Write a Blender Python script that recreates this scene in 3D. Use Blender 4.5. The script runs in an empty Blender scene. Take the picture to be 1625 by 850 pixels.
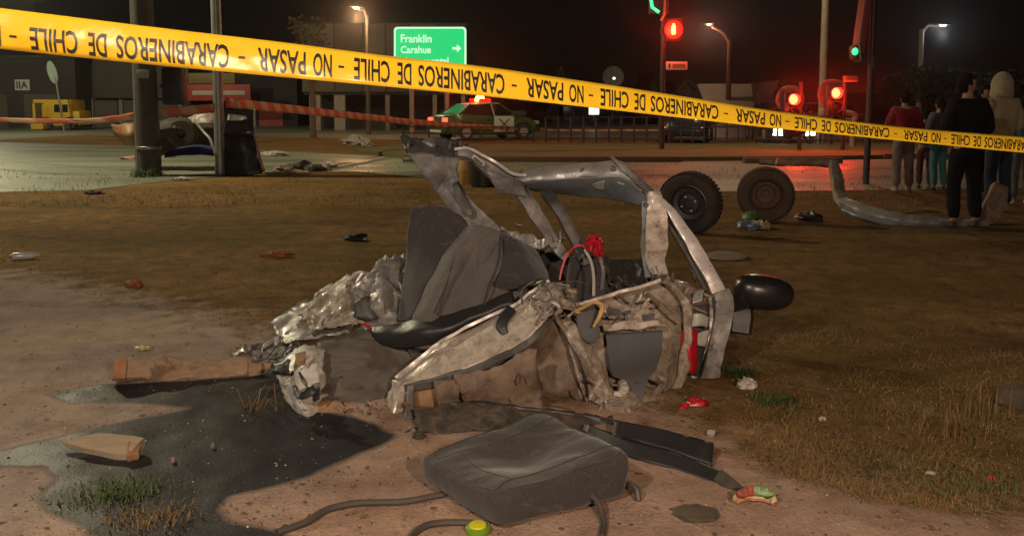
import bpy, bmesh, math, random
import numpy as np
from mathutils import Vector, Matrix, noise

random.seed(7)
rng = np.random.default_rng(7)
R = math.radians
sc = bpy.context.scene
col = sc.collection

# ------------------------------------------------------------------ camera
CAM_H, F, PITCH = 1.4, 1400.0, R(5.0)
cam_d = bpy.data.cameras.new("camera")
cam = bpy.data.objects.new("camera", cam_d)
col.objects.link(cam)
cam.location = (0, 0, CAM_H)
cam.rotation_euler = (R(90) - PITCH, 0, 0)
cam_d.sensor_width = 36.0
cam_d.lens = 36.0 * F / 1625.0
cam_d.shift_y = -137.5 / 1625.0
cam_d.clip_start = 0.05
cam_d.clip_end = 3000
sc.camera = cam

# ------------------------------------------------------------------ night sky, faint moonlight, exposure
SUN_EL, SUN_ROT = R(38), R(150)
world = bpy.data.worlds.new("World")
sc.world = world
world.use_nodes = True
wn, wl = world.node_tree.nodes, world.node_tree.links
wn.clear()
wo = wn.new("ShaderNodeOutputWorld")
wb = wn.new("ShaderNodeBackground")
ws = wn.new("ShaderNodeTexSky")
ws.sky_type = 'NISHITA'
ws.sun_disc = False
ws.sun_elevation = SUN_EL
ws.sun_rotation = SUN_ROT
wm = wn.new("ShaderNodeMix")
wm.data_type = 'RGBA'
wm.blend_type = 'MULTIPLY'
wm.inputs[0].default_value = 1.0
wm.inputs[7].default_value = (1.0, 0.62, 0.42, 1)      # town glow
wl.new(ws.outputs[0], wm.inputs[6])
wl.new(wm.outputs[2], wb.inputs[0])
wb.inputs[1].default_value = 0.0008
wl.new(wb.outputs[0], wo.inputs[0])
sun_d = bpy.data.lights.new("moonlight", 'SUN')
sun_d.energy = 0.03
sun_d.angle = R(0.5)
sun_d.color = (1.0, 0.9, 0.8)
sun = bpy.data.objects.new("moonlight", sun_d)
col.objects.link(sun)
sun.rotation_euler = (R(52), 0, R(30))
vs = sc.view_settings
vs.view_transform = 'Standard'
vs.look = 'None'
vs.exposure = 0.0
vs.gamma = 1.0
vs.use_curve_mapping = False
sc.cycles.use_denoising = True
sc.cycles.max_bounces = 6
sc.cycles.sample_clamp_indirect = 4.0

# ------------------------------------------------------------------ projection helpers (photo pixel -> place)
RT = Vector((1, 0, 0))
FW = Vector((0, math.cos(PITCH), -math.sin(PITCH)))
UP = Vector((0, math.sin(PITCH), math.cos(PITCH)))
CO = Vector((0, 0, CAM_H))

def ray(px, py):
    return RT * ((px - 812.5) / F) + UP * ((287.5 - py) / F) + FW

def P(px, py, Y):
    d = ray(px, py)
    return CO + d * (Y / d.y)

def G(px, py, z=0.0):
    d = ray(px, py)
    return CO + d * ((z - CAM_H) / d.z)

def mpp(Y):
    return Y / F

# ------------------------------------------------------------------ object helpers
def tag(o, label=None, cat=None, group=None, kind=None):
    if label: o["label"] = label
    if cat: o["category"] = cat
    if group: o["group"] = group
    if kind: o["kind"] = kind
    return o

def empty(name, loc=(0, 0, 0), rz=0, label=None, cat=None, group=None):
    o = bpy.data.objects.new(name, None)
    col.objects.link(o)
    o.location = loc
    o.rotation_euler = (0, 0, rz)
    o.empty_display_size = 0.1
    return tag(o, label, cat, group)

def root_of(o):
    while o.parent: o = o.parent
    return o

def obj(name, verts, faces, mat, parent=None, local=False, smooth=40):
    """one mesh object; verts in world space unless local"""
    me = bpy.data.meshes.new(name)
    if parent is not None and not local:
        L = root_of(parent).location
        verts = [(v[0] - L[0], v[1] - L[1], v[2] - L[2]) for v in verts]
    me.from_pydata([tuple(v) for v in verts], [], faces)
    me.validate()
    o = bpy.data.objects.new(name, me)
    col.objects.link(o)
    if mat is not None:
        me.materials.append(mat)
    if smooth:
        me.polygons.foreach_set("use_smooth", [True] * len(me.polygons))
        try: me.set_sharp_from_angle(angle=R(smooth))
        except Exception: pass
    me.update()
    if parent is not None:
        o.parent = parent
    return o

class MB:
    """collects simple solids into one mesh"""
    def __init__(s): s.v, s.f = [], []
    def add(s, v, f):
        n = len(s.v)
        s.v += [tuple(x) for x in v]
        s.f += [tuple(i + n for i in q) for q in f]
        return s
    def box(s, c, d, rot=None, bev=0.0):
        x, y, z = d[0] / 2, d[1] / 2, d[2] / 2
        if bev <= 0:
            v = [Vector((a * x, b * y, e * z)) for a in (-1, 1) for b in (-1, 1) for e in (-1, 1)]
            f = [(0, 1, 3, 2), (4, 6, 7, 5), (0, 4, 5, 1), (2, 3, 7, 6), (0, 2, 6, 4), (1, 5, 7, 3)]
        else:
            bm = bmesh.new()
            bmesh.ops.create_cube(bm, size=1)
            bmesh.ops.scale(bm, vec=d, verts=bm.verts)
            bmesh.ops.bevel(bm, geom=list(bm.edges), offset=bev, segments=2, affect='EDGES', profile=0.6)
            bm.verts.index_update()
            v = [w.co.copy() for w in bm.verts]
            f = [[w.index for w in q.verts] for q in bm.faces]
            bm.free()
        if rot is not None: v = [rot @ w for w in v]
        c = Vector(c)
        return s.add([w + c for w in v], f)
    def tube(s, pts, r, n=10, cap=True):
        pts = [Vector(p) for p in pts]
        rs = r if isinstance(r, (list, tuple)) else [r] * len(pts)
        v, f = [], []
        N = None
        for i, p in enumerate(pts):
            T = (pts[min(i + 1, len(pts) - 1)] - pts[max(i - 1, 0)]).normalized()
            if N is None:
                N = T.orthogonal().normalized()
            N = (N - T * N.dot(T))
            N = N.normalized() if N.length > 1e-6 else T.orthogonal().normalized()
            B = T.cross(N)
            for k in range(n):
                a = 2 * math.pi * k / n
                v.append(p + (N * math.cos(a) + B * math.sin(a)) * rs[i])
        for i in range(len(pts) - 1):
            for k in range(n):
                f.append((i * n + k, i * n + (k + 1) % n, (i + 1) * n + (k + 1) % n, (i + 1) * n + k))
        if cap:
            f.append(tuple(range(n - 1, -1, -1)))
            f.append(tuple((len(pts) - 1) * n + k for k in range(n)))
        return s.add(v, f)
    def lathe(s, prof, c, axis='Z', n=24, M=None):
        v, f = [], []
        for (r, h) in prof:
            for k in range(n):
                a = 2 * math.pi * k / n
                q = Vector((r * math.cos(a), r * math.sin(a), h))
                if M is not None: q = M @ q
                elif axis == 'Y': q = Vector((q.x, q.z, q.y))
                elif axis == 'X': q = Vector((q.z, q.x, q.y))
                v.append(q + Vector(c))
        for i in range(len(prof) - 1):
            for k in range(n):
                f.append((i * n + k, i * n + (k + 1) % n, (i + 1) * n + (k + 1) % n, (i + 1) * n + k))
        return s.add(v, f)
    def prism(s, poly, d):
        """poly: 3d outline, d: thickness vector"""
        n = len(poly)
        d = Vector(d)
        v = [Vector(p) for p in poly] + [Vector(p) + d for p in poly]
        f = [tuple(range(n)), tuple(range(2 * n - 1, n - 1, -1))]
        f += [(k, (k + 1) % n, n + (k + 1) % n, n + k) for k in range(n)]
        return s.add(v, f)
    def build(s, name, mat, parent=None, local=False, smooth=35):
        return obj(name, s.v, s.f, mat, parent, local, smooth)

def cr(p0, p1, p2, p3, t):
    return 0.5 * ((2 * p1) + (p2 - p0) * t + (2 * p0 - 5 * p1 + 4 * p2 - p3) * t * t + (3 * p1 - p0 - 3 * p2 + p3) * t ** 3)

def curve(pts, sub=6):
    pts = [Vector(p) for p in pts]
    if len(pts) < 3:
        return [pts[0].lerp(pts[1], k / sub) for k in range(sub + 1)]
    out = []
    e = [pts[0] * 2 - pts[1]] + pts + [pts[-1] * 2 - pts[-2]]
    for i in range(1, len(e) - 2):
        for k in range(sub):
            out.append(cr(e[i - 1], e[i], e[i + 1], e[i + 2], k / sub))
    out.append(pts[-1])
    return out

_FOLD = []
_fr = random.Random(99)
for _k in range(7):
    _FOLD.append((Vector((_fr.gauss(0, 1), _fr.gauss(0, .6), _fr.gauss(0, 1))).normalized(), _fr.uniform(.35, 1.3), _fr.uniform(0, 9)))
def crump(p, amp, freq, seed):
    """dented, creased displacement field: soft dents plus straight sharp folds"""
    p = Vector(p)
    q = p * freq + Vector((seed * 7.13, seed * 3.7, seed * 1.9))
    a = Vector((noise.noise(q), noise.noise(q + Vector((31, 5, 9))), noise.noise(q + Vector((3, 47, 21)))))
    h = 0.0
    w = noise.noise(q * .45) * .9
    for k, (n_, f_, o_) in enumerate(_FOLD):
        x = (n_.dot(p) * freq * f_ + o_ + seed * (1.7 + k) + w) % 2.0
        h += (abs(x - 1.0) - .5) * (1.0 if k < 4 else .55)
    b = 1 - abs(noise.noise(q * 2.6 + Vector((11, 2, 5)))) * 2
    return a * amp * .75 + Vector((0.15, -0.75, 0.5)) * amp * (h * .55 + b * .35 - .15)

def surf(name, rows, mat, parent, th=0.004, sub=6, amp=0.0, freq=7.0, seed=1, px=True, smooth=30, tear=0.0):
    """curved sheet through a grid of control points, dented, with real thickness"""
    g = [[(P(*q) if px else Vector(q)) for q in r] for r in rows]
    g1 = [curve(r, sub) for r in g]
    cols_ = [curve([r[i] for r in g1], sub) for i in range(len(g1[0]))]
    nu, nv = len(cols_), len(cols_[0])
    v = []
    for i in range(nu):
        for j in range(nv):
            p = cols_[i][j]
            if amp: p = p + crump(p, amp, freq, seed)
            v.append(p)
    if tear:
        for i in range(nu):
            for j in (0, nv - 1):
                q = v[i * nv + j]
                v[i * nv + j] = q + Vector((noise.noise(q * 40), 0, noise.noise(q * 40 + Vector((9, 9, 9))))) * tear
        for j in range(nv):
            for i in (0, nu - 1):
                q = v[i * nv + j]
                v[i * nv + j] = q + Vector((noise.noise(q * 40), 0, noise.noise(q * 40 + Vector((9, 9, 9))))) * tear
    f = [(i * nv + j, i * nv + j + 1, (i + 1) * nv + j + 1, (i + 1) * nv + j) for i in range(nu - 1) for j in range(nv - 1)]
    o = obj(name, v, f, mat, parent, smooth=smooth)
    if th:
        m = o.modifiers.new("thick", 'SOLIDIFY')
        m.thickness = th
        m.offset = 0
    return o

def sweep(name, pts, w, t, mat, parent, ref=(0, -1, 0.4), sub=9, amp=0.0, freq=10.0, seed=1, px=True, prof=None, smooth=26, local=False):
    """rounded bar swept along a path; w width (across), t depth (towards ref); lists allowed"""
    p3 = [(P(*q) if px else Vector(q)) for q in pts]
    c = curve(p3, sub)
    n = len(c)
    ws_ = w if isinstance(w, (list, tuple)) else [w] * len(pts)
    ts_ = t if isinstance(t, (list, tuple)) else [t] * len(pts)
    def at(a, i):
        x = i / (n - 1) * (len(a) - 1)
        k = min(int(x), len(a) - 2)
        return a[k] + (a[k + 1] - a[k]) * (x - k)
    if prof is None:
        prof = [(-1, -.7), (-.7, -1), (.7, -1), (1, -.7), (1, .7), (.7, 1), (-.7, 1), (-1, .7)]
    m = len(prof)
    ref = Vector(ref).normalized()
    v, f = [], []
    for i in range(n):
        T = (c[min(i + 1, n - 1)] - c[max(i - 1, 0)]).normalized()
        N = ref - T * T.dot(ref)
        N = N.normalized() if N.length > 1e-4 else T.orthogonal().normalized()
        B = T.cross(N)
        for (a, b) in prof:
            q = c[i] + B * (a * at(ws_, i) / 2) + N * (b * at(ts_, i) / 2)
            if amp: q = q + crump(q, amp, freq, seed)
            v.append(q)
    for i in range(n - 1):
        for k in range(m):
            f.append((i * m + k, i * m + (k + 1) % m, (i + 1) * m + (k + 1) % m, (i + 1) * m + k))
    f.append(tuple(range(m - 1, -1, -1)))
    f.append(tuple((n - 1) * m + k for k in range(m)))
    return obj(name, v, f, mat, parent, local, smooth)

CHAN = [(-1, 1), (-1, -1), (-.8, -1), (-.75, .55), (-.3, .75), (.3, .75), (.75, .55), (.8, -1), (1, -1), (1, 1), (.4, 1.15), (-.4, 1.15)]

def text_mesh(s, size=1.0, bold=0.02, fine=False):
    """flat lettering as (verts2d, faces)"""
    cu = bpy.data.curves.new("lettering", 'FONT')
    cu.body = s
    cu.size = size
    cu.resolution_u = 3
    cu.offset = bold
    cu.align_x = 'LEFT'
    o = bpy.data.objects.new("lettering", cu)
    col.objects.link(o)
    bpy.context.view_layer.update()
    me = o.evaluated_get(bpy.context.evaluated_depsgraph_get()).to_mesh()
    v = [(a.co.x, a.co.y) for a in me.vertices]
    f = [tuple(p.vertices) for p in me.polygons]
    if fine:
        bm = bmesh.new(); bm.from_mesh(me)
        bmesh.ops.remove_doubles(bm, verts=bm.verts, dist=1e-5)
        bmesh.ops.triangulate(bm, faces=bm.faces)
        for _ in range(3):
            le = [e for e in bm.edges if e.calc_length() > 0.13]
            if le: bmesh.ops.subdivide_edges(bm, edges=le, cuts=1)
            bmesh.ops.triangulate(bm, faces=bm.faces)
        bm.verts.index_update()
        v = [(a.co.x, a.co.y) for a in bm.verts]
        f = [tuple(q.index for q in p.verts) for p in bm.faces]
        bm.free()
    bpy.data.objects.remove(o)
    bpy.data.curves.remove(cu)
    return v, f

def lettering(name, s, o, ux, uy, w, h, mat, parent, off=(0, 0, 0), local=False, bold=0.0):
    """text fitted into a w x h box with origin o (lower left), axes ux, uy"""
    v, f = text_mesh(s)
    xs = [a[0] for a in v]; ys = [a[1] for a in v]
    x0, x1, y0, y1 = min(xs), max(xs), min(ys), max(ys)
    ux, uy, o = Vector(ux), Vector(uy), Vector(o) + Vector(off)
    V = [o + ux * ((a - x0) / (x1 - x0) * w) + uy * ((b - y0) / (y1 - y0) * h) for a, b in v]
    return obj(name, V, f, mat, parent, local, 0)

# ------------------------------------------------------------------ materials
def new_mat(name):
    m = bpy.data.materials.new(name)
    m.use_nodes = True
    n, l = m.node_tree.nodes, m.node_tree.links
    n.clear()
    o = n.new("ShaderNodeOutputMaterial")
    b = n.new("ShaderNodeBsdfPrincipled")
    l.new(b.outputs[0], o.inputs[0])
    return m, n, l, b

def c4(c): return (c[0], c[1], c[2], 1)

def ramp(n, stops, interp='LINEAR'):
    r = n.new("ShaderNodeValToRGB")
    r.color_ramp.interpolation = interp
    e = r.color_ramp.elements
    while len(e) < len(stops): e.new(0.5)
    for k, (p, c) in enumerate(stops):
        e[k].position = p
        e[k].color = c4(c) if isinstance(c, (tuple, list)) else (c, c, c, 1)
    return r

def nz(n, l, scale, detail=6, rough=0.6, dist=0.0, coord=None):
    t = n.new("ShaderNodeTexNoise")
    t.inputs["Scale"].default_value = scale
    t.inputs["Detail"].default_value = detail
    t.inputs["Roughness"].default_value = rough
    t.inputs["Distortion"].default_value = dist
    if coord is not None: l.new(coord, t.inputs["Vector"])
    return t

def mixc(n, l, fac, a, b, mode='MIX'):
    m = n.new("ShaderNodeMix")
    m.data_type = 'RGBA'
    m.blend_type = mode
    for s, x in ((0, fac), (6, a), (7, b)):
        if hasattr(x, "is_linked") or hasattr(x, "links"): l.new(x, m.inputs[s])
        elif isinstance(x, (int, float)): m.inputs[s].default_value = x
        else: m.inputs[s].default_value = c4(x)
    return m.outputs[2]

def mat(name, c1, c2=None, scale=6.0, rough=0.7, metal=0.0, bump=0.2, bscale=40.0, dirt=None, dirt_amt=0.5, dscale=5.0, r2=None, sheen=0, trans=0, coat=0, spec=0.5, chips=0):
    m, n, l, b = new_mat(name)
    tc = n.new("ShaderNodeTexCoord").outputs["Object"]
    c2 = c2 or tuple(x * 0.75 for x in c1)
    t = nz(n, l, scale, 7, 0.62, 0.3, tc)
    r = ramp(n, [(0.33, c1), (0.67, c2)])
    l.new(t.outputs["Fac"], r.inputs[0])
    out = r.outputs[0]
    if chips:
        ch = nz(n, l, chips, 5, 0.55, 0.6, tc)
        cr_ = ramp(n, [(0.64, 0.0), (0.67, 0.85)])
        l.new(ch.outputs["Fac"], cr_.inputs[0])
        out = mixc(n, l, cr_.outputs[0], out, (0.05, 0.038, 0.03))
    if dirt:
        d = nz(n, l, dscale, 9, 0.68, 0.8, tc)
        lo = 0.75 - 0.5 * dirt_amt
        dr = ramp(n, [(max(0.0, lo - 0.13), 0.0), (min(1.0, lo + 0.15), 0.85)])
        l.new(d.outputs["Fac"], dr.inputs[0])
        out = mixc(n, l, dr.outputs[0], out, dirt)
        rr = ramp(n, [(0, rough), (1, r2 if r2 is not None else min(1, rough + 0.35))])
        l.new(dr.outputs[0], rr.inputs[0])
        l.new(rr.outputs[0], b.inputs["Roughness"])
        if metal:
            mr = ramp(n, [(0, metal), (1, 0.0)])
            l.new(dr.outputs[0], mr.inputs[0])
            l.new(mr.outputs[0], b.inputs["Metallic"])
    else:
        b.inputs["Roughness"].default_value = rough
        b.inputs["Metallic"].default_value = metal
    l.new(out, b.inputs["Base Color"])
    b.inputs["Specular IOR Level"].default_value = spec
    if sheen: b.inputs["Sheen Weight"].default_value = sheen
    if coat: b.inputs["Coat Weight"].default_value = coat
    if bump:
        bt = nz(n, l, bscale, 8, 0.65, 0.0, tc)
        bn = n.new("ShaderNodeBump")
        bn.inputs["Strength"].default_value = bump
        bn.inputs["Distance"].default_value = 0.006
        l.new(bt.outputs["Fac"], bn.inputs["Height"])
        l.new(bn.outputs[0], b.inputs["Normal"])
    if trans:
        o = n["Material Output"]
        tr = n.new("ShaderNodeBsdfTranslucent")
        l.new(out, tr.inputs[0])
        ms = n.new("ShaderNodeMixShader")
        ms.inputs[0].default_value = trans
        l.new(b.outputs[0], ms.inputs[1])
        l.new(tr.outputs[0], ms.inputs[2])
        l.new(ms.outputs[0], o.inputs[0])
    return m

def glow(name, c, s):
    m, n, l, b = new_mat(name)
    b.inputs["Base Color"].default_value = c4(tuple(x * 0.5 for x in c))
    b.inputs["Emission Color"].default_value = c4(c)
    b.inputs["Emission Strength"].default_value = s
    b.inputs["Roughness"].default_value = 0.4
    return m

M = {}
# metal, paint and cloth of the wreck
RUST = (0.10, 0.055, 0.03)
MUD = (0.13, 0.095, 0.065)
M['cream'] = mat('cream_paint', (0.56, 0.475, 0.405), (0.47, 0.385, 0.315), 3, 0.28, 0.1, 0.3, 55, dirt=(0.10, 0.065, 0.042), dirt_amt=0.40, dscale=16, coat=0.3, chips=32)
M['cream_dirty'] = mat('cream_paint_dirty', (0.44, 0.365, 0.295), (0.31, 0.245, 0.19), 5, 0.38, 0.08, 0.4, 60, dirt=(0.085, 0.055, 0.035), dirt_amt=0.52, dscale=18, coat=0.2, chips=44)
M['white_paint'] = mat('torn_white_paint', (0.58, 0.57, 0.52), (0.44, 0.42, 0.37), 7, 0.35, 0, 0.2, 30, dirt=(0.18, 0.11, 0.07), dirt_amt=0.36, dscale=14, chips=40)
M['silver'] = mat('bare_bent_metal', (0.55, 0.52, 0.50), (0.30, 0.28, 0.27), 9, 0.36, 0.8, 0.4, 40, dirt=(0.10, 0.08, 0.065), dirt_amt=0.52, dscale=18)
M['silver_paint'] = mat('silver_paint', (0.42, 0.40, 0.39), (0.28, 0.27, 0.26), 6, 0.33, 0.35, 0.2, 30, dirt=MUD, dirt_amt=0.42, dscale=9, chips=48)
M['blue_grey'] = mat('blue_grey_paint', (0.22, 0.26, 0.30), (0.15, 0.17, 0.19), 6, 0.4, 0.2, 0.2, 30, dirt=MUD, dirt_amt=0.4, dscale=8, chips=40)
M['pink_silver'] = mat('pale_strip_paint', (0.60, 0.52, 0.50), (0.46, 0.40, 0.38), 4, 0.3, 0.25, 0.12, 30, dirt=(0.14, 0.11, 0.09), dirt_amt=0.33, dscale=9, chips=36)
M['grey_metal'] = mat('grey_pillar_metal', (0.27, 0.25, 0.24), (0.17, 0.155, 0.15), 6, 0.5, 0.25, 0.25, 30, dirt=(0.08, 0.06, 0.05), dirt_amt=0.45, dscale=10, chips=52)
M['dark_metal'] = mat('dark_metal', (0.10, 0.09, 0.085), (0.05, 0.045, 0.042), 8, 0.55, 0.3, 0.3, 30)
M['rust'] = mat('rusty_brown', (0.17, 0.105, 0.068), (0.08, 0.05, 0.033), 7, 0.6, 0, 0.6, 40, dirt=(0.28, 0.205, 0.15), dirt_amt=0.42, dscale=13)
M['underbody'] = mat('tarred_underbody', (0.05, 0.036, 0.028), (0.028, 0.021, 0.018), 8, 0.7, 0, 0.6, 40, dirt=(0.16, 0.11, 0.075), dirt_amt=0.42, dscale=14)
M['brown_plastic'] = mat('brown_grey_plastic', (0.105, 0.083, 0.068), (0.075, 0.058, 0.047), 5, 0.62, 0, 0.2, 60, dirt=(0.22, 0.19, 0.16), dirt_amt=0.33, dscale=5)
M['tan_board'] = mat('tan_board', (0.36, 0.21, 0.12), (0.27, 0.15, 0.085), 8, 0.85, 0, 0.4, 40, dirt=(0.13, 0.08, 0.05), dirt_amt=0.4, dscale=9)
M['foam'] = mat('pinkish_foam', (0.42, 0.27, 0.21), (0.28, 0.17, 0.12), 14, 0.95, 0, 0.9, 50)
M['felt'] = mat('grey_felt', (0.095, 0.092, 0.095), (0.075, 0.072, 0.075), 5, 0.95, 0, 0.25, 120)
M['black_plastic'] = mat('black_plastic', (0.018, 0.017, 0.018), (0.028, 0.026, 0.026), 6, 0.42, 0, 0.15, 60)
M['gloss_black'] = mat('gloss_black_shell', (0.012, 0.011, 0.012), (0.018, 0.016, 0.016), 6, 0.3, 0, 0.05, 40)
M['rubber'] = mat('tyre_rubber', (0.022, 0.020, 0.019), (0.045, 0.038, 0.03), 6, 0.85, 0, 0.4, 60, dirt=(0.09, 0.065, 0.042), dirt_amt=0.42, dscale=5)
M['rubber_dust'] = mat('dusty_rubber', (0.06, 0.045, 0.03), (0.10, 0.07, 0.045), 5, 0.95, 0, 0.4, 60)
M['rim'] = mat('steel_rim', (0.10, 0.10, 0.105), (0.05, 0.05, 0.052), 6, 0.45, 0.6, 0.2, 40)
M['rim_rust'] = mat('rusty_rim', (0.15, 0.09, 0.055), (0.09, 0.055, 0.035), 6, 0.7, 0.2, 0.3, 40)
def fabric(name, a, b_):
    m, n, l, b = new_mat(name)
    tc = n.new("ShaderNodeTexCoord").outputs["Object"]
    t = nz(n, l, 4, 8, 0.65, 0.4, tc)
    r = ramp(n, [(0.3, a), (0.7, b_)])
    l.new(t.outputs[0], r.inputs[0])
    w = n.new("ShaderNodeTexVoronoi")
    w.inputs["Scale"].default_value = 150
    l.new(tc, w.inputs["Vector"])
    d = nz(n, l, 13, 8, 0.7, 1.0, tc)
    dr = ramp(n, [(0.56, 0.0), (0.74, 0.55)])
    l.new(d.outputs[0], dr.inputs[0])
    out = mixc(n, l, dr.outputs[0], r.outputs[0], (0.17, 0.13, 0.10))
    out = mixc(n, l, 0.3, out, w.outputs["Distance"], 'OVERLAY')
    l.new(out, b.inputs["Base Color"])
    b.inputs["Roughness"].default_value = 0.95
    b.inputs["Specular IOR Level"].default_value = 0.2
    b.inputs["Sheen Weight"].default_value = 0.25
    bn = n.new("ShaderNodeBump")
    bn.inputs["Strength"].default_value = 0.35
    bn.inputs["Distance"].default_value = 0.004
    l.new(w.outputs["Distance"], bn.inputs["Height"])
    b2 = n.new("ShaderNodeBump")
    b2.inputs["Strength"].default_value = 0.35
    b2.inputs["Distance"].default_value = 0.02
    l.new(t.outputs[0], b2.inputs["Height"])
    l.new(bn.outputs[0], b2.inputs["Normal"])
    l.new(b2.outputs[0], b.inputs["Normal"])
    return m
M['seat'] = fabric('charcoal_seat_cloth', (0.052, 0.044, 0.043), (0.036, 0.030, 0.029))
M['seat_light'] = fabric('grey_seat_cloth', (0.125, 0.108, 0.102), (0.078, 0.067, 0.063))
M['seat_dark'] = fabric('dark_seat_back_cloth', (0.052, 0.043, 0.042), (0.040, 0.034, 0.033))
M['red'] = mat('red_plastic', (0.45, 0.01, 0.02), (0.35, 0.008, 0.015), 6, 0.35, 0, 0.1, 30)
M['red_lens'] = mat('red_lamp_lens', (0.30, 0.006, 0.012), (0.22, 0.004, 0.008), 6, 0.2, 0, 0.05, 30, coat=0.5)
M['yellow_rubber'] = mat('yellow_ochre_trim', (0.45, 0.28, 0.07), (0.36, 0.2, 0.05), 7, 0.5, 0, 0.2, 40)
M['lens_white'] = mat('pale_lamp_housing', (0.42, 0.40, 0.35), (0.28, 0.26, 0.22), 9, 0.35, 0, 0.1, 30)
# wood and rubbish
def wood(name, a, b_, sc_=(3, 40, 40)):
    m, n, l, b = new_mat(name)
    tc = n.new("ShaderNodeTexCoord").outputs["Object"]
    mp = n.new("ShaderNodeMapping")
    mp.inputs["Scale"].default_value = sc_
    l.new(tc, mp.inputs[0])
    t = nz(n, l, 1, 8, 0.65, 0.8, mp.outputs[0])
    r = ramp(n, [(0.3, a), (0.7, b_)])
    l.new(t.outputs[0], r.inputs[0])
    d = nz(n, l, 9, 6, 0.6, 0.4, tc)
    dr = ramp(n, [(0.58, 0.0), (0.66, 0.8)])
    l.new(d.outputs[0], dr.inputs[0])
    out = mixc(n, l, dr.outputs[0], r.outputs[0], (0.10, 0.06, 0.035))
    l.new(out, b.inputs["Base Color"])
    b.inputs["Roughness"].default_value = 0.85
    bn = n.new("ShaderNodeBump")
    bn.inputs["Strength"].default_value = 0.5
    bn.inputs["Distance"].default_value = 0.008
    l.new(t.outputs[0], bn.inputs["Height"])
    l.new(bn.outputs[0], b.inputs["Normal"])
    return m
M['wood_raw'] = wood('rough_tan_wood', (0.34, 0.22, 0.135), (0.19, 0.12, 0.072))
M['wood_pale'] = wood('pale_wood', (0.36, 0.27, 0.18), (0.27, 0.19, 0.12))
M['wood_end'] = mat('orange_split_wood', (0.34, 0.16, 0.075), (0.22, 0.10, 0.045), 20, 0.85, 0, 0.4, 60)
M['hose'] = mat('grey_rubber_hose', (0.075, 0.06, 0.05), (0.05, 0.04, 0.034), 9, 0.7, 0, 0.2, 60)
M['lime'] = mat('lime_yellow_cap', (0.62, 0.60, 0.02), (0.55, 0.5, 0.02), 6, 0.35, 0, 0, 30)
M['lime_dark'] = mat('green_cap_rim', (0.16, 0.30, 0.02), (0.12, 0.24, 0.02), 6, 0.4, 0, 0, 30)
M['paper'] = mat('white_paper', (0.55, 0.50, 0.44), (0.42, 0.37, 0.31), 14, 0.8, 0, 0.3, 40, dirt=(0.10, 0.07, 0.045), dirt_amt=0.45, dscale=30)
M['foil_green'] = mat('green_wrapper', (0.06, 0.16, 0.03), (0.12, 0.24, 0.06), 14, 0.3, 0, 0.3, 40, dirt=(0.10, 0.07, 0.045), dirt_amt=0.45, dscale=30)
M['foil_yellow'] = mat('yellow_wrapper', (0.55, 0.40, 0.18), (0.45, 0.3, 0.12), 14, 0.35, 0, 0.3, 40, dirt=(0.10, 0.07, 0.045), dirt_amt=0.45, dscale=30)
M['foil_red'] = mat('red_wrapper', (0.36, 0.035, 0.02), (0.28, 0.02, 0.02), 14, 0.35, 0, 0.3, 40, dirt=(0.10, 0.07, 0.045), dirt_amt=0.45, dscale=30)
M['foil_blue'] = mat('blue_wrapper', (0.10, 0.16, 0.30), (0.16, 0.2, 0.3), 14, 0.35, 0, 0.3, 40, dirt=(0.10, 0.07, 0.045), dirt_amt=0.45, dscale=30)
M['stone'] = mat('stone', (0.24, 0.18, 0.14), (0.14, 0.10, 0.075), 11, 0.9, 0, 0.4, 60)
M['leaf_orange'] = mat('orange_scrap', (0.30, 0.10, 0.03), (0.20, 0.07, 0.02), 14, 0.8, 0, 0.3, 40)
M['clear_plastic'] = mat('clear_bottle_plastic', (0.50, 0.50, 0.48), (0.38, 0.38, 0.36), 14, 0.15, 0, 0.1, 40)
M['glass_bit'] = mat('glass_shard', (0.45, 0.47, 0.45), (0.35, 0.37, 0.36), 14, 0.08, 0, 0, 40)
# street
M['pole_dark'] = mat('weathered_pole', (0.085, 0.075, 0.06), (0.055, 0.047, 0.037), 4, 0.85, 0, 0.4, 25)
M['pole_metal'] = mat('galvanised_pole', (0.34, 0.34, 0.31), (0.24, 0.24, 0.22), 4, 0.45, 0.5, 0.15, 25)
M['pole_pale'] = mat('pale_post', (0.24, 0.21, 0.16), (0.17, 0.145, 0.11), 4, 0.6, 0, 0.15, 25)
M['pole_black'] = mat('black_post', (0.03, 0.03, 0.032), (0.022, 0.022, 0.024), 4, 0.5, 0.2, 0.15, 25)
M['concrete'] = mat('concrete', (0.30, 0.28, 0.24), (0.22, 0.20, 0.17), 3, 0.9, 0, 0.3, 25)
M['kerb'] = mat('red_brown_kerb', (0.16, 0.075, 0.04), (0.11, 0.055, 0.03), 3, 0.9, 0, 0.3, 25)
M['wall_brown'] = mat('brown_cladding', (0.085, 0.07, 0.055), (0.065, 0.053, 0.042), 1, 0.8, 0, 0.1, 12)
M['wall_grey'] = mat('grey_render', (0.11, 0.098, 0.08), (0.085, 0.076, 0.064), 0.7, 0.85, 0, 0.1, 12)
M['wall_dark'] = mat('dark_wall', (0.05, 0.045, 0.042), (0.035, 0.032, 0.03), 0.7, 0.85, 0, 0.1, 12)
M['roof_pale'] = mat('pale_metal_roof', (0.30, 0.32, 0.24), (0.24, 0.25, 0.19), 1, 0.55, 0.1, 0.1, 8)
M['roof_dark'] = mat('dark_roof', (0.06, 0.05, 0.045), (0.04, 0.035, 0.03), 1, 0.7, 0, 0.1, 8)
M['glass_dark'] = mat('dark_glass', (0.015, 0.016, 0.018), (0.02, 0.02, 0.022), 1, 0.08, 0, 0, 8)
M['sign_red'] = mat('red_shop_board', (0.42, 0.06, 0.045), (0.34, 0.045, 0.035), 1, 0.5, 0, 0, 8)
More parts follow.
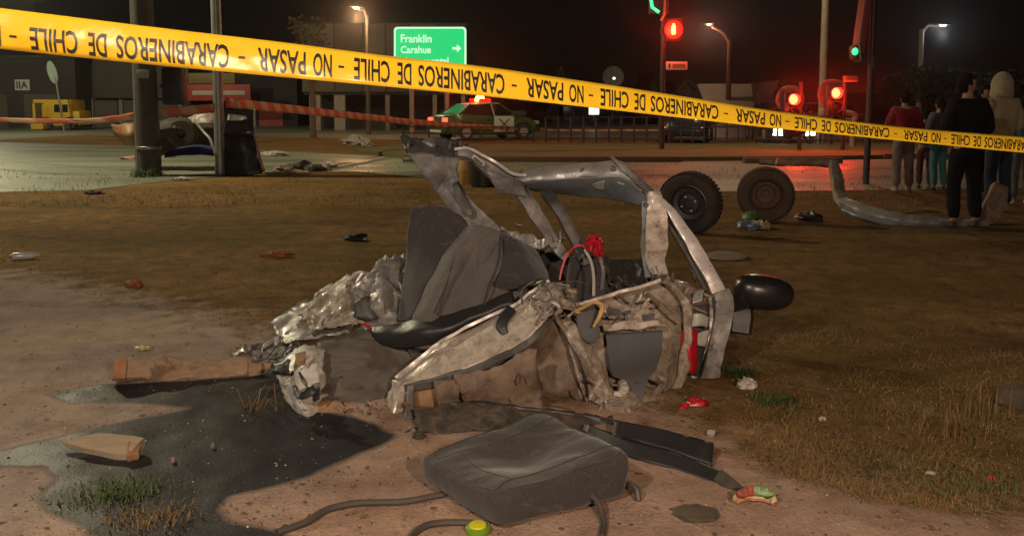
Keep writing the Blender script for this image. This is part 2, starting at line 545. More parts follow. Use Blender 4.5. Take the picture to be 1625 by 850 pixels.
M['sign_ochre'] = mat('ochre_shop_board', (0.24, 0.17, 0.045), (0.2, 0.14, 0.04), 1, 0.5, 0, 0, 8)
M['sign_white'] = mat('white_sign', (0.62, 0.62, 0.58), (0.55, 0.55, 0.5), 1, 0.5, 0, 0, 8)
M['sign_grey'] = mat('pale_green_sign', (0.28, 0.36, 0.29), (0.2, 0.27, 0.22), 1, 0.5, 0, 0, 8)
M['letter_pale'] = mat('pale_lettering', (0.60, 0.50, 0.42), None, 1, 0.5, 0, 0, 8)
M['letter_dark'] = mat('dark_lettering', (0.03, 0.025, 0.025), None, 1, 0.5, 0, 0, 8)
M['machine'] = mat('yellow_machine_paint', (0.55, 0.36, 0.02), (0.42, 0.26, 0.015), 2, 0.5, 0, 0.1, 12)
M['tarp_blue'] = mat('blue_tarp', (0.018, 0.018, 0.12), (0.01, 0.01, 0.07), 6, 0.95, 0, 0.3, 20)
M['bumper_tan'] = mat('red_tan_bumper', (0.22, 0.075, 0.035), (0.26, 0.15, 0.06), 3, 0.55, 0, 0.2, 20)
M['police_green'] = mat('dark_green_car_paint', (0.06, 0.115, 0.04), (0.05, 0.095, 0.033), 2, 0.25, 0.1, 0, 8, coat=0.5)
M['car_white'] = mat('white_car_paint', (0.62, 0.62, 0.55), (0.55, 0.55, 0.5), 2, 0.3, 0, 0, 8, coat=0.4)
M['car_dark'] = mat('dark_car_paint', (0.03, 0.03, 0.035), (0.025, 0.025, 0.03), 2, 0.3, 0.2, 0, 8, coat=0.4)
M['alloy'] = mat('pale_alloy', (0.55, 0.53, 0.48), (0.45, 0.43, 0.4), 2, 0.35, 0.5, 0, 8)
M['chrome_strip'] = mat('reflective_strip', (0.8, 0.8, 0.68), (0.7, 0.7, 0.6), 2, 0.35, 0, 0, 8)
# lights, and glows that imitate reflected light and bloom
M['g_red'] = glow('red_signal_light', (1.0, 0.03, 0.01), 30)
M['g_red_core'] = glow('red_signal_figure', (1.0, 0.22, 0.02), 25)
M['g_red_lens'] = glow('red_signal_lens', (1.0, 0.012, 0.006), 1.6)  # deep red glow imitating bloom round the red lamps
M['g_beacon'] = glow('red_beacon_light', (1.0, 0.16, 0.02), 40)
M['g_green'] = glow('green_signal_light', (0.05, 0.9, 0.35), 1.6)
M['g_sodium'] = glow('sodium_lamp', (1.0, 0.42, 0.16), 30)
M['g_white'] = glow('white_lamp', (1.0, 0.95, 0.9), 30)
M['g_head'] = glow('headlamp', (1.0, 0.80, 0.55), 35)
M['g_tail'] = glow('tail_lamp', (1.0, 0.06, 0.03), 4)
M['g_sign'] = glow('lit_green_sign', (0.0, 0.60, 0.17), 1.0)  # emission painted in for light the sheeting throws back
M['g_signw'] = glow('lit_white_sign', (0.55, 0.95, 0.70), 0.9)  # border and letters: reflected light put in as emission
M['g_box'] = glow('lit_white_box', (0.85, 1.0, 0.85), 1.6)
M['lamp_body'] = mat('lamp_housing', (0.12, 0.12, 0.12), None, 2, 0.5, 0.3, 0, 8)

# ------------------------------------------------------------------ polygons on the ground
def gpoly(pp):
    return np.array([[G(x, y).x, G(x, y).y] for x, y in pp])

def sdist(pts, poly):
    """signed distance, positive inside"""
    n = len(poly)
    ins = np.zeros(len(pts), bool)
    dmin = np.full(len(pts), 1e9)
    for i in range(n):
        a, b = poly[i], poly[(i + 1) % n]
        ab = b - a
        t = np.clip(((pts - a) @ ab) / max(ab @ ab, 1e-9), 0, 1)
        dmin = np.minimum(dmin, np.hypot(*(pts - a - t[:, None] * ab).T))
        c = (a[1] > pts[:, 1]) != (b[1] > pts[:, 1])
        if abs(b[1] - a[1]) > 1e-9:
            x = (b[0] - a[0]) * (pts[:, 1] - a[1]) / (b[1] - a[1]) + a[0]
            ins ^= c & (pts[:, 0] < x)
    return np.where(ins, dmin, -dmin)

WET = gpoly([(-60, 735), (0, 718), (120, 690), (270, 656), (350, 642), (440, 640), (520, 655), (600, 672), (630, 690), (600, 708), (545, 730), (490, 755), (420, 772),
             (365, 785), (349, 805), (370, 826), (440, 840), (480, 865), (300, 885), (160, 885), (130, 832), (72, 812), (62, 790), (88, 762), (70, 745), (0, 742), (-60, 750)])
BEAM_SHADE = gpoly([(60, 625), (120, 612), (190, 606), (300, 600), (430, 590), (470, 560), (560, 600), (560, 650), (300, 652), (200, 640), (110, 640)])  # the beam's cast shadow, painted dark into the ground
DUST = gpoly([(-700, 425), (0, 430), (250, 475), (430, 530), (700, 615), (1050, 640), (1110, 680), (1250, 735), (1400, 775), (1625, 805), (2400, 900), (2400, 1400), (-1500, 1400), (-1500, 700)])

_WL = [tuple(q) for q in WET]
def in_wet(x, y):
    c = False
    for k in range(len(_WL)):
        (x0, y0), (x1, y1) = _WL[k], _WL[k - 1]
        if (y0 > y) != (y1 > y) and x < (x1 - x0) * (y - y0) / (y1 - y0) + x0: c = not c
    return c

def gh(x, y):
    """ground relief"""
    if y > 13 or abs(x) > 12: return 0.0
    k = min(1.0, (13 - y) / 3.0) * min(1.0, (12 - abs(x)) / 3.0)
    p = Vector((x, y, 0))
    return k * (noise.noise(p * 0.9) * 0.022 + noise.noise(p * 3.1 + Vector((4, 1, 0))) * 0.008 + noise.noise(p * 9.0) * 0.006 + noise.noise(p * 22.0) * 0.003)

def axis(lo, hi, step, far, grow=1.22):
    a = list(np.arange(lo, hi + 1e-6, step))
    s, x = step, hi
    while x < far[1]:
        s *= grow; x += s; a.append(x)
    s, x = step, lo
    pre = []
    while x > far[0]:
        s *= grow; x -= s; pre.append(x)
    return pre[::-1] + a

gx = axis(-3.6, 4.6, 0.035, (-260, 260))
gy = axis(1.9, 8.2, 0.035, (-60, 330))
nx, ny = len(gx), len(gy)
gv = [(x, y, gh(x, y)) for x in gx for y in gy]
gf = [(i * ny + j, (i + 1) * ny + j, (i + 1) * ny + j + 1, i * ny + j + 1) for i in range(nx - 1) for j in range(ny - 1)]

m, n, l, b = new_mat('dusty_ground')
tc = n.new("ShaderNodeTexCoord").outputs["Object"]
def attr(nm):
    a = n.new("ShaderNodeAttribute")
    a.attribute_name = nm
    return a.outputs["Fac"]
def math_(op, a, b_):
    k = n.new("ShaderNodeMath")
    k.operation = op
    for s, x in ((0, a), (1, b_)):
        if isinstance(x, (int, float)): k.inputs[s].default_value = x
        else: l.new(x, k.inputs[s])
    return k.outputs[0]
big = nz(n, l, 0.7, 6, 0.6, 0.4, tc)
mid = nz(n, l, 5, 8, 0.65, 0.3, tc)
fine = nz(n, l, 55, 8, 0.7, 0.0, tc)
grit = n.new("ShaderNodeTexVoronoi")
grit.inputs["Scale"].default_value = 75
l.new(tc, grit.inputs["Vector"])
dust_c = ramp(n, [(0.28, (0.24, 0.150, 0.108)), (0.5, (0.345, 0.225, 0.165)), (0.75, (0.43, 0.295, 0.22))])
l.new(mid.outputs[0], dust_c.inputs[0])
sx = n.new("ShaderNodeSeparateXYZ")
l.new(tc, sx.inputs[0])
gm = n.new("ShaderNodeMapRange")
gm.inputs[1].default_value, gm.inputs[2].default_value = -0.5, -1.7
l.new(math_('ADD', sx.outputs[0], math_('MULTIPLY', math_('SUBTRACT', big.outputs[0], 0.5), 1.2)), gm.inputs[0])
dust_out = mixc(n, l, gm.outputs[0], dust_c.outputs[0], mixc(n, l, 1.0, dust_c.outputs[0], (0.98, 1.14, 1.28), 'MULTIPLY'))
soil_c = ramp(n, [(0.28, (0.088, 0.050, 0.020)), (0.5, (0.185, 0.105, 0.040)), (0.72, (0.28, 0.168, 0.070))])
l.new(mid.outputs[0], soil_c.inputs[0])
grass_c = ramp(n, [(0.3, (0.075, 0.050, 0.014)), (0.55, (0.155, 0.098, 0.026)), (0.75, (0.26, 0.165, 0.046))])
l.new(fine.outputs[0], grass_c.inputs[0])
bigr = ramp(n, [(0.45, 0.0), (0.62, 0.75)])
l.new(big.outputs[0], bigr.inputs[0])
base = mixc(n, l, bigr.outputs[0], soil_c.outputs[0], grass_c.outputs[0])
dm = math_('ADD', attr('dust'), math_('MULTIPLY', math_('SUBTRACT', mid.outputs[0], 0.5), 1.1))
dmr = ramp(n, [(0.30, 0.0), (0.70, 1.0)])
l.new(dm, dmr.inputs[0])
base = mixc(n, l, dmr.outputs[0], base, dust_out)
fr = ramp(n, [(0.3, 0.80), (0.52, 1.0), (0.78, 1.12)])
l.new(fine.outputs[0], fr.inputs[0])
base = mixc(n, l, 1.0, base, fr.outputs[0], 'MULTIPLY')
gr = ramp(n, [(0.0, 0.45), (0.16, 1.0)])
l.new(grit.outputs["Distance"], gr.inputs[0])
base = mixc(n, l, 0.25, base, gr.outputs[0], 'MULTIPLY')
mpg = n.new("ShaderNodeMapping")
mpg.inputs["Scale"].default_value = (0.32, 0.75, 1)
l.new(tc, mpg.inputs[0])
pat = nz(n, l, 1.0, 7, 0.6, 0.6, mpg.outputs[0])
patr = ramp(n, [(0.32, (0.55, 0.52, 0.50)), (0.5, (1.0, 1.0, 1.0)), (0.68, (1.35, 1.25, 1.05))])
l.new(pat.outputs[0], patr.inputs[0])
base = mixc(n, l, 0.8, base, patr.outputs[0], 'MULTIPLY')
wm_ = math_('ADD', attr('wet'), math_('MULTIPLY', math_('SUBTRACT', mid.outputs[0], 0.5), 0.10))
wm_ = math_('ADD', wm_, math_('MULTIPLY', math_('SUBTRACT', fine.outputs[0], 0.5), 0.03))
wr = ramp(n, [(0.46, 0.0), (0.535, 1.0)])
l.new(wm_, wr.inputs[0])
wet_shade_c = ramp(n, [(0.3, (0.017, 0.016, 0.018)), (0.7, (0.034, 0.031, 0.034))])  # colour shared by the wet stain and the painted shadow
l.new(mid.outputs[0], wet_shade_c.inputs[0])
base = mixc(n, l, wr.outputs[0], base, wet_shade_c.outputs[0])
l.new(base, b.inputs["Base Color"])
rr = ramp(n, [(0, 0.95), (1, 0.46)])
l.new(wr.outputs[0], rr.inputs[0])
l.new(rr.outputs[0], b.inputs["Roughness"])
b.inputs["Specular IOR Level"].default_value = 0.12
bn = n.new("ShaderNodeBump")
bn.inputs["Distance"].default_value = 0.012
l.new(math_('SUBTRACT', 0.6, math_('MULTIPLY', wr.outputs[0], 0.46)), bn.inputs["Strength"])
hsum = math_('ADD', math_('MULTIPLY', fine.outputs[0], 0.9), math_('MULTIPLY', grit.outputs["Distance"], 0.4))
l.new(hsum, bn.inputs["Height"])
l.new(bn.outputs[0], b.inputs["Normal"])
M['ground'] = m

ground = obj('ground', gv, gf, m, None, True, 180)
tag(ground, kind='structure')
gp = np.array(gv)[:, :2]
dw = np.maximum(sdist(gp, WET), sdist(gp, BEAM_SHADE) - 0.02)  # one mask holds the wet stain and the beam's painted shadow
dd = sdist(gp, DUST)
for nm, val in (("wet", np.clip(0.5 + dw * 2.0, 0, 1)), ("dust", np.clip(0.5 + dd * 0.9, 0, 1))):  # "wet" also carries the beam's painted shadow
    a = ground.data.attributes.new(nm, 'FLOAT', 'POINT')
    a.data.foreach_set("value", val.astype(np.float32))

# ------------------------------------------------------------------ roads, median
m, n, l, b = new_mat('worn_asphalt')
tc = n.new("ShaderNodeTexCoord").outputs["Object"]
mp = n.new("ShaderNodeMapping")
mp.inputs["Scale"].default_value = (0.12, 0.9, 1)
l.new(tc, mp.inputs[0])
s1 = nz(n, l, 1, 6, 0.6, 0.3, mp.outputs[0])
s2 = nz(n, l, 9, 6, 0.6, 0, tc)
r = ramp(n, [(0.3, (0.135, 0.148, 0.105)), (0.7, (0.215, 0.225, 0.165))])
l.new(s1.outputs[0], r.inputs[0])
r2 = ramp(n, [(0.3, 0.8), (0.7, 1.15)])
l.new(s2.outputs[0], r2.inputs[0])
l.new(mixc(n, l, 1.0, r.outputs[0], r2.outputs[0], 'MULTIPLY'), b.inputs["Base Color"])
rr = ramp(n, [(0.35, 0.38), (0.7, 0.7)])
l.new(s1.outputs[0], rr.inputs[0])
l.new(rr.outputs[0], b.inputs["Roughness"])
M['asphalt'] = m

def flat(name, pts, z, mt, kind='structure', parent=None):
    o = obj(name, [(p[0], p[1], z) for p in pts], [tuple(range(len(pts)))], mt, parent, True, 0)
    if kind: tag(o, kind=kind)
    return o
def gxy(px, py):
    g = G(px, py)
    return (g.x, g.y)
flat('near_road', [(-260, 9.0), gxy(0, 305), gxy(130, 303), gxy(260, 288), gxy(420, 275), gxy(560, 272), gxy(700, 285), gxy(900, 303), gxy(1100, 305), gxy(1300, 303), gxy(1640, 300), (260, 9), (260, 50), gxy(1640, 249), gxy(1300, 255), gxy(1000, 257), gxy(700, 257), gxy(600, 248), gxy(400, 238), (-20, 33), (-19, 46), (-260, 90)], 0.006, M['asphalt'])
flat('side_road', [gxy(200, 217), gxy(420, 217), gxy(640, 222), gxy(900, 222), gxy(1640, 222), (400, 48), (400, 130), (-120, 130), (-40, 60)], 0.004, M['asphalt'])
M['median_grass'] = mat('median_turf', (0.075, 0.075, 0.02), (0.13, 0.105, 0.03), 2, 0.95, 0, 0.6, 12)
mb = MB()
mpoly = [gxy(560, 242), gxy(640, 252), gxy(1000, 256), gxy(1300, 254), gxy(1640, 248), (70, 30), (70, 37), gxy(1640, 232), gxy(1200, 233), gxy(640, 234)]
mb.prism([(x, y, -0.02) for x, y in mpoly], (0, 0, 0.12))
tag(mb.build('median', M['median_grass'], None, True, 20), kind='structure')
for a, b_ in ((640, 1080), (1180, 1335), (1400, 1640)):
    yy = 257 if a < 1100 else (259 if a < 1350 else 252)
    A, B = G(a, yy), G(b_, yy)
    d = (B - A)
    k = MB().box((A + B) / 2 + Vector((0, 0, 0.06)), (d.length, 0.22, 0.15), Matrix.Rotation(math.atan2(d.y, d.x), 3, 'Z'), 0.02)
    tag(k.build('kerb', M['kerb'], None, True), kind='structure')

# ------------------------------------------------------------------ street lamps (each carries its own light)
def street_lamp(base, H, arm, label, color, power, gmat, pmat, rad=0.09, head=0.5, group='street lamps', rl=0.12, drop=0.25):
    base = Vector((base[0], base[1], 0))
    L = empty('street_lamp', base, 0, label, 'street lamp', group)
    MB().tube([base, base + Vector((0, 0, H * 0.5)), base + Vector((0, 0, H))], [rad, rad * 0.85, rad * 0.7], 14).build('pole', pmat, L)
    arm = Vector(arm)
    top = base + Vector((0, 0, H))
    tip = top + arm
    MB().tube(curve([top - Vector((0, 0, 0.3)), top + arm * 0.35 + Vector((0, 0, 0.12)), tip], 5), rad * 0.45, 8).build('arm', pmat, L)
    ang = math.atan2(arm.y, arm.x)
    rot = Matrix.Rotation(ang, 3, 'Z')
    hc = tip + arm.normalized() * (head * 0.35)
    MB().box(hc + Vector((0, 0, 0.05)), (head, head * 0.42, 0.1), rot, 0.03).build('lamp_head', M['lamp_body'], L)
    MB().lathe([(0.001, -0.07), (head * 0.1, -0.06), (head * 0.19, -0.02), (head * 0.2, 0.0)], hc + Vector((0, 0, 0.0)), n=14).build('lens', gmat, L)
    d = bpy.data.lights.new('lamp_light', 'POINT')
    d.energy = power
    d.color = color
    d.shadow_soft_size = rl
    o = bpy.data.objects.new('lamp_light', d)
    col.objects.link(o)
    o.parent = L
    o.location = hc - base + Vector((0, 0, -drop - rl))
    return L

# two added lamps, unseen behind the camera, stand in for a flash-like light
street_lamp((2.4, -1.5), 2.4, (-1.0, 0.5, 0.05), 'low grey verge lamp behind the viewpoint, right side', (1.0, 0.74, 0.53), 560, M['g_sodium'], M['pole_metal'], 0.08, rl=0.1)
street_lamp((-3.7, -1.6), 3.7, (1.3, 0.9, 0.1), 'grey street lamp on the verge behind the viewpoint, left side', (1.0, 0.86, 0.70), 600, M['g_white'], M['pole_metal'], 0.08, rl=0.1)
# galvanised pole beside the dark utility pole: its lamp hangs over the road above the frame
pB = G(350, 276)
street_lamp((pB.x, pB.y), 9.0, (-5.5, -0.4, 0.3), 'galvanised lamp pole beside the black waste bin', (1.0, 0.88, 0.56), 4200, M['g_sodium'], M['pole_metal'], 0.105, rl=0.2)
street_lamp((-26.5, 39), 8.0, (2.2, -1.0, 0.2), 'galvanised street lamp by the far left road, past the left edge', (1.0, 0.9, 0.6), 2200, M['g_sodium'], M['pole_metal'], 0.1, rl=0.2)  # added out of view to brighten the loader and left road
pS = G(585, 214)
street_lamp((pS.x, pS.y), 5.35, (-0.25, -0.6, 0.2), 'orange sodium street lamp left of the green road sign', (1.0, 0.55, 0.26), 450, M['g_sodium'], M['pole_dark'], 0.11, 0.7, drop=0.3)
pE = P(1303, 232, 29.5)
street_lamp((pE.x, pE.y), 8.4, (-3.0, -3.0, 0.2), 'tall pale lamp pole rising between the two red signals', (1.0, 0.85, 0.5), 900, M['g_sodium'], M['pole_pale'], 0.14, rl=0.2)
pF = P(1458, 165, 44)
hF = P(1495, 40, 44)
street_lamp((pF.x, pF.y), hF.z - 0.2, (hF.x - pF.x - 0.2, 0.0, 0.15), 'pale lamp pole with white lamp above the bystanders', (0.9, 0.95, 1.0), 70, M['g_white'], M['pole_pale'], 0.15, 0.7, drop=0.3)
pG = P(1155, 190, 60)
hG = P(1125, 40, 60)
street_lamp((pG.x, pG.y), hG.z - 1.0, (hG.x - pG.x + 0.2, 0.0, 0.9), 'reddish lamp pole right of the walking-figure signal', (1.0, 0.5, 0.35), 250, M['g_sodium'], M['kerb'], 0.2, 0.7, drop=0.3)

# ------------------------------------------------------------------ poles on the left
pA = G(238, 279)
L = empty('utility_pole', (pA.x, pA.y, 0), 0, 'thick dark utility pole with strap band and black box', 'utility pole')
MB().tube([pA, pA + Vector((-0.03, 0, 3)), pA + Vector((-0.08, 0, 9.5))], [0.225, 0.20, 0.165], 18).build('shaft', M['pole_dark'], L)
MB().tube([pA + Vector((-0.2, -0.12, 0)), pA + Vector((-0.205, -0.10, 3)), pA + Vector((-0.21, -0.08, 9.4))], 0.028, 8).build('conduit', M['pole_metal'], L)
zb = P(238, 234, pA.y).z
MB().lathe([(0.235, zb - 0.03), (0.243, zb - 0.02), (0.243, zb + 0.02), (0.235, zb + 0.03)], (pA.x, pA.y, 0), n=20).build('strap', M['pole_metal'], L)
zp = P(240, 118, pA.y).z
MB().box((pA.x + 0.02, pA.y - 0.215, zp), (0.24, 0.03, 0.16), None, 0.005).build('number_plate', M['sign_grey'], L)
bb = P(277, 137, pA.y)
MB().box((bb.x, bb.y + 0.02, bb.z), (0.42, 0.3, 0.72), None, 0.05).build('junction_box', M['black_plastic'], L)
MB().box((bb.x - 0.23, bb.y + 0.02, bb.z), (0.12, 0.06, 0.06)).build('bracket', M['black_plastic'], L)

pp = G(66, 198)
L = empty('utility_pole', (pp.x, pp.y, 0), 0, 'slim weathered pole standing in front of the yellow machine', 'utility pole')
MB().tube([pp, (pp.x - 0.08, pp.y, 4), (pp.x - 0.16, pp.y, 9)], [0.15, 0.13, 0.11], 12).build('shaft', M['pole_dark'], L)
MB().box((pp.x - 0.16, pp.y, 8.2), (1.6, 0.1, 0.12), None, 0.01).build('crossarm', M['pole_dark'], L)

# ------------------------------------------------------------------ far left: machine, sign, shops
def quadbox(px0, py0, px1, py1, Y, depth):
    a, b_ = P(px0, py1, Y), P(px1, py0, Y)
    return Vector(((a.x + b_.x) / 2, Y + depth / 2, (a.z + b_.z) / 2)), (b_.x - a.x, depth, b_.z - a.z)

Ym = 47
base = P(88, 206, Ym)
L = empty('loader', (base.x, base.y, 0), 0, 'small yellow loader parked beyond the left road', 'loader')
c, d = quadbox(70, 158, 112, 200, Ym, 1.6)
MB().box(c, d, None, 0.08).build('cab', M['machine'], L)
c, d = quadbox(86, 166, 96, 178, Ym - 0.02, 0.04)
MB().box(c, d).build('window', M['glass_dark'], L)
c, d = quadbox(99, 166, 107, 178, Ym - 0.02, 0.04)
MB().box(c, d).build('window', M['glass_dark'], L)
c, d = quadbox(52, 158, 72, 164, Ym, 1.6)
MB().box(c, d, None, 0.05).build('canopy', M['machine'], L)
for x in (54, 69):
    c, d = quadbox(x - 1.2, 164, x + 1.2, 200, Ym + 0.1, 0.1)
    MB().box(c, d).build('canopy_post', M['machine'], L)
c, d = quadbox(108, 176, 126, 200, Ym + 0.1, 1.4)
MB().box(c, d, None, 0.15).build('bonnet', M['machine'], L)
c, d = quadbox(48, 196, 68, 206, Ym - 0.6, 0.5)
MB().box(c, d, None, 0.08).build('bucket', M['machine'], L)
for x in (74, 112):
    w = P(x, 200, Ym)
    MB().lathe([(0.05, -0.15), (0.3, -0.15), (0.36, -0.1), (0.36, 0.1), (0.3, 0.15), (0.05, 0.15)], (w.x, Ym - 0.05, 0.36), 'Y', 20).build('wheel', M['rubber'], L)

sb = P(97, 205, 46)
L = empty('road_sign', (sb.x, 46, 0), 0, 'pale oval road sign leaning on a thin post behind yellow loader', 'road sign')
t1 = P(88, 122, 46)
MB().tube([(sb.x + 0.15, 46, 0), t1], 0.05, 8).build('post', M['pole_pale'], L)
cs = P(83, 115, 46)
_Mr = Matrix.Rotation(R(-12), 3, 'Y') @ Matrix.Rotation(R(62), 3, 'Z') @ Matrix.Rotation(R(90), 3, 'X')
MB().lathe([(0.001, -0.02), (0.56, -0.02), (0.58, 0), (0.56, 0.02), (0.001, 0.02)], cs, M=Matrix.Rotation(R(-14), 3, 'Y') @ Matrix.Diagonal((0.42, 1, 1.05)).to_3x3() @ Matrix.Rotation(R(90), 3, 'X'), n=24).build('plate', M['sign_grey'], L)

def building(name, label, px0, px1, ptop, Y, depth, wallm, roofm, cat='building', group=None):
    a, b_ = P(px0, ptop, Y), P(px1, ptop, Y)
    L = empty(name, ((a.x + b_.x) / 2, Y, 0), 0, label, cat, group)
    w, h = b_.x - a.x, a.z
    MB().box(((a.x + b_.x) / 2, Y + depth / 2, h / 2), (w, depth, h)).build('wall', wallm, L)
    MB().box(((a.x + b_.x) / 2, Y + depth / 2, h + 0.07), (w + 0.3, depth + 0.3, 0.14)).build('roof', roofm, L)
    return L, a.x, b_.x, h

L, x0, x1, h = building('shop_building', 'low dark shop with white lettered plate at far left edge', -160, 118, 92, 52, 9, M['wall_dark'], M['roof_dark'], group='shops along the far road')
for k in range(3):
    c, d = quadbox(-120 + k * 80, 150, -70 + k * 80, 205, 51.97, 0.05)
    MB().box(c, d).build('shutter', M['wall_grey'], L)
pl = P(35, 135, 51.9)
L = empty('lettered_plate', (pl.x, 51.95, pl.z - 0.3), 0, 'small white lettered plate on the dark shop front', 'sign')
MB().box((pl.x, 51.93, pl.z), (0.85, 0.05, 0.62)).build('plate', M['sign_white'], L)
lettering('lettering', 'IIA', (pl.x - 0.33, 51.9, pl.z - 0.22), (1, 0, 0), (0, 0, 1), 0.66, 0.44, M['letter_dark'], L)

L, x0, x1, h = building('shop_building', 'grey fronted shop behind the thick utility pole', 120, 300, 84, 54, 8, M['wall_dark'], M['roof_dark'], group='shops along the far road')
c, d = quadbox(150, 90, 298, 156, 53.6, 0.5)
MB().box(c, d, None, 0.03).build('fascia', M['wall_brown'], L)
for x in (168, 215, 262):
    c, d = quadbox(x - 17, 160, x + 17, 204, 53.96, 0.06)
    MB().box(c, d).build('shutter', M['wall_grey'], L)
for x in (145, 192, 239, 286):
    c, d = quadbox(x - 2, 156, x + 2, 206, 53.9, 0.14)
    MB().box(c, d).build('column', M['pole_pale'], L)

L, x0, x1, h = building('shop_building', 'dark shop carrying the red and ochre sign board', 302, 470, 78, 56, 8, M['wall_dark'], M['roof_dark'], group='shops along the far road')
for x in (330, 380, 430):
    c, d = quadbox(x - 18, 165, x + 18, 205, 55.96, 0.06)
    MB().box(c, d).build('shutter', M['sign_red'] if x > 400 else M['wall_dark'], L)
c0, d0 = quadbox(297, 116, 397, 160, 53, 0.25)
L = empty('shop_sign_board', (c0.x, 53, c0.z - d0[2] / 2), 0, 'red and ochre shop sign board behind the galvanised pole', 'sign')
c, d = quadbox(297, 134, 397, 160, 53, 0.25)
MB().box(c, d, None, 0.02).build('lower_board', M['sign_red'], L)
c, d = quadbox(299, 116, 372, 133, 53, 0.22)
MB().box(c, d, None, 0.02).build('upper_board', M['sign_ochre'], L)
c, d = quadbox(305, 144, 389, 151, 52.96, 0.05)
MB().box(c, d, None, 0.01).build('pale_stripe', M['letter_pale'], L)

# building with overhanging upper floor behind the green sign
Yb = 47
a, b_ = P(478, 36, Yb), P(742, 36, Yb)
zt, zu = a.z, P(600, 150, Yb).z
L = empty('overhanging_building', ((a.x + b_.x) / 2, Yb, 0), 0, 'dark building with panelled upper floor behind the green road sign', 'building')
MB().box(((a.x + b_.x) / 2, Yb + 4.5, (zt + zu) / 2), (b_.x - a.x, 8.6, zt - zu)).build('upper_floor', M['wall_dark'], L)
xs = [478, 530, 575, 612, 650, 696, 742]
for k in range(6):
    c, d = quadbox(xs[k] + 1.5, 38, xs[k + 1] - 1.5, 146, Yb, 0.2)
    MB().box(c, d, None, 0.02).build('panel', M['wall_brown'] if k % 2 else M['wall_grey'], L)
MB().box(((a.x + b_.x) / 2, Yb + 6, zu / 2), (b_.x - a.x - 0.4, 5, zu - 0.01)).build('ground_floor', M['wall_dark'], L)
for x in (500, 539, 615, 690, 735):
    c, d = quadbox(x - 8 if x < 600 else x - 3, 150, x + 8 if x < 600 else x + 3, 216, Yb + 0.3, 0.35)
    MB().box(c, d).build('column', M['concrete'] if x < 600 else M['pole_pale'], L)

# green road sign
Yg = 37.5
L = empty('green_road_sign', (P(682, 213, Yg).x, Yg, 0), 0, 'glowing green road sign with white place names and arrow', 'road sign')
for x in (653, 709):
    q = P(x, 150, Yg)
    MB().tube([(q.x, Yg + 0.1, 0), (q.x, Yg + 0.1, P(682, 46, Yg).z)], 0.1, 10).build('post', M['pole_pale'], L)
def rrect(px0, py0, px1, py1, Y, r_px, n=5):
    pts = []
    for (cx, cy, a0) in ((px1 - r_px, py0 + r_px, 0), (px0 + r_px, py0 + r_px, 90), (px0 + r_px, py1 - r_px, 180), (px1 - r_px, py1 - r_px, 270)):
        for k in range(n + 1):
            a = R(a0 + 90 * k / n)
            pts.append(P(cx + r_px * math.cos(a), cy - r_px * math.sin(a), Y))
    for p in pts: p.y = Y
    return pts
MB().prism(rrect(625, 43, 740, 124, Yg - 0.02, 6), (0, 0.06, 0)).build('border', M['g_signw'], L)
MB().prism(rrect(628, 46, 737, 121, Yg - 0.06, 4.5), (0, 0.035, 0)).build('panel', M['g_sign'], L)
for s, x0, x1, y0, y1 in (('Franklin', 636, 685, 55, 68), ('Carahue', 636, 684, 73, 85), ('Monumental', 636, 712, 91, 103)):
    A, B, C = P(x0, y1, Yg - 0.075), P(x1, y1, Yg - 0.075), P(x0, y0, Yg - 0.075)
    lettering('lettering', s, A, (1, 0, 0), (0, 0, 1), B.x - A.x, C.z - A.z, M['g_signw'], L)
ar = [(718, 75), (725, 75), (725, 70.5), (732, 77), (725, 83.5), (725, 79), (718, 79)]
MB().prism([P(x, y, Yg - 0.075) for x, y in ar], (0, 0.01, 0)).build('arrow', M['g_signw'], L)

# ------------------------------------------------------------------ trees
def leaf_mat(name, a, b_):
    return mat(name, a, b_, 3, 0.8, 0, 0, 8, trans=0.25)
M['leaf'] = leaf_mat('leaves', (0.03, 0.042, 0.011), (0.05, 0.058, 0.017))
M['leaf_dull'] = leaf_mat('dull_leaves', (0.075, 0.07, 0.03), (0.10, 0.09, 0.035))
M['bark'] = mat('bark', (0.14, 0.10, 0.06), (0.085, 0.06, 0.035), 6, 0.9, 0, 0.5, 30)
def tree(loc, h, rx, rz, zc, label, lm, nleaf=1800, ls=0.16, group='trees', seed=1):
    rr_ = random.Random(seed)
    L = empty('tree', loc, 0, label, 'tree', group)
    loc = Vector(loc)
    mb = MB()
    top = loc + Vector((rr_.uniform(-.2, .2), 0, zc))
    mb.tube(curve([loc, loc + Vector((rr_.uniform(-.12, .12), 0, zc * 0.45)), top], 4), [0.16] + [0.12] * 4 + [0.09] * 3 + [0.07], 8)
    clumps = []
    for k in range(11):
        a = rr_.uniform(0, 6.28)
        e = rr_.uniform(-.4, 1)
        q = loc + Vector((math.cos(a) * rx * rr_.uniform(.35, .85), math.sin(a) * rx * rr_.uniform(.35, .85), zc + e * rz * .75))
        clumps.append((q, rr_.uniform(.25, .5) * rx))
        s0 = loc + Vector((0, 0, zc * rr_.uniform(.45, .8)))
        mb.tube(curve([s0, s0.lerp(q, .5) + Vector((0, 0, .15)), q], 3), [.05] * 3 + [.035] * 3 + [.015], 5)
    mb.build('trunk', M['bark'], L)
    v, f = [], []
    for k in range(nleaf):
        c_, r_ = rr_.choice(clumps)
        u = Vector((rr_.gauss(0, 1), rr_.gauss(0, 1), rr_.gauss(0, .8))).normalized() * r_ * rr_.random() ** .5
        p = c_ + u
        a = Vector((rr_.gauss(0, 1), rr_.gauss(0, 1), rr_.gauss(0, 1))).normalized()
        b2 = a.orthogonal().normalized() * ls * .4
        a = a * ls * rr_.uniform(.6, 1.3)
        n0 = len(v)
        v += [p - a * .5, p + b2, p + a * .5, p - b2]
        f.append((n0, n0 + 1, n0 + 2, n0 + 3))
    obj('crown', v, f, lm, L, smooth=0)
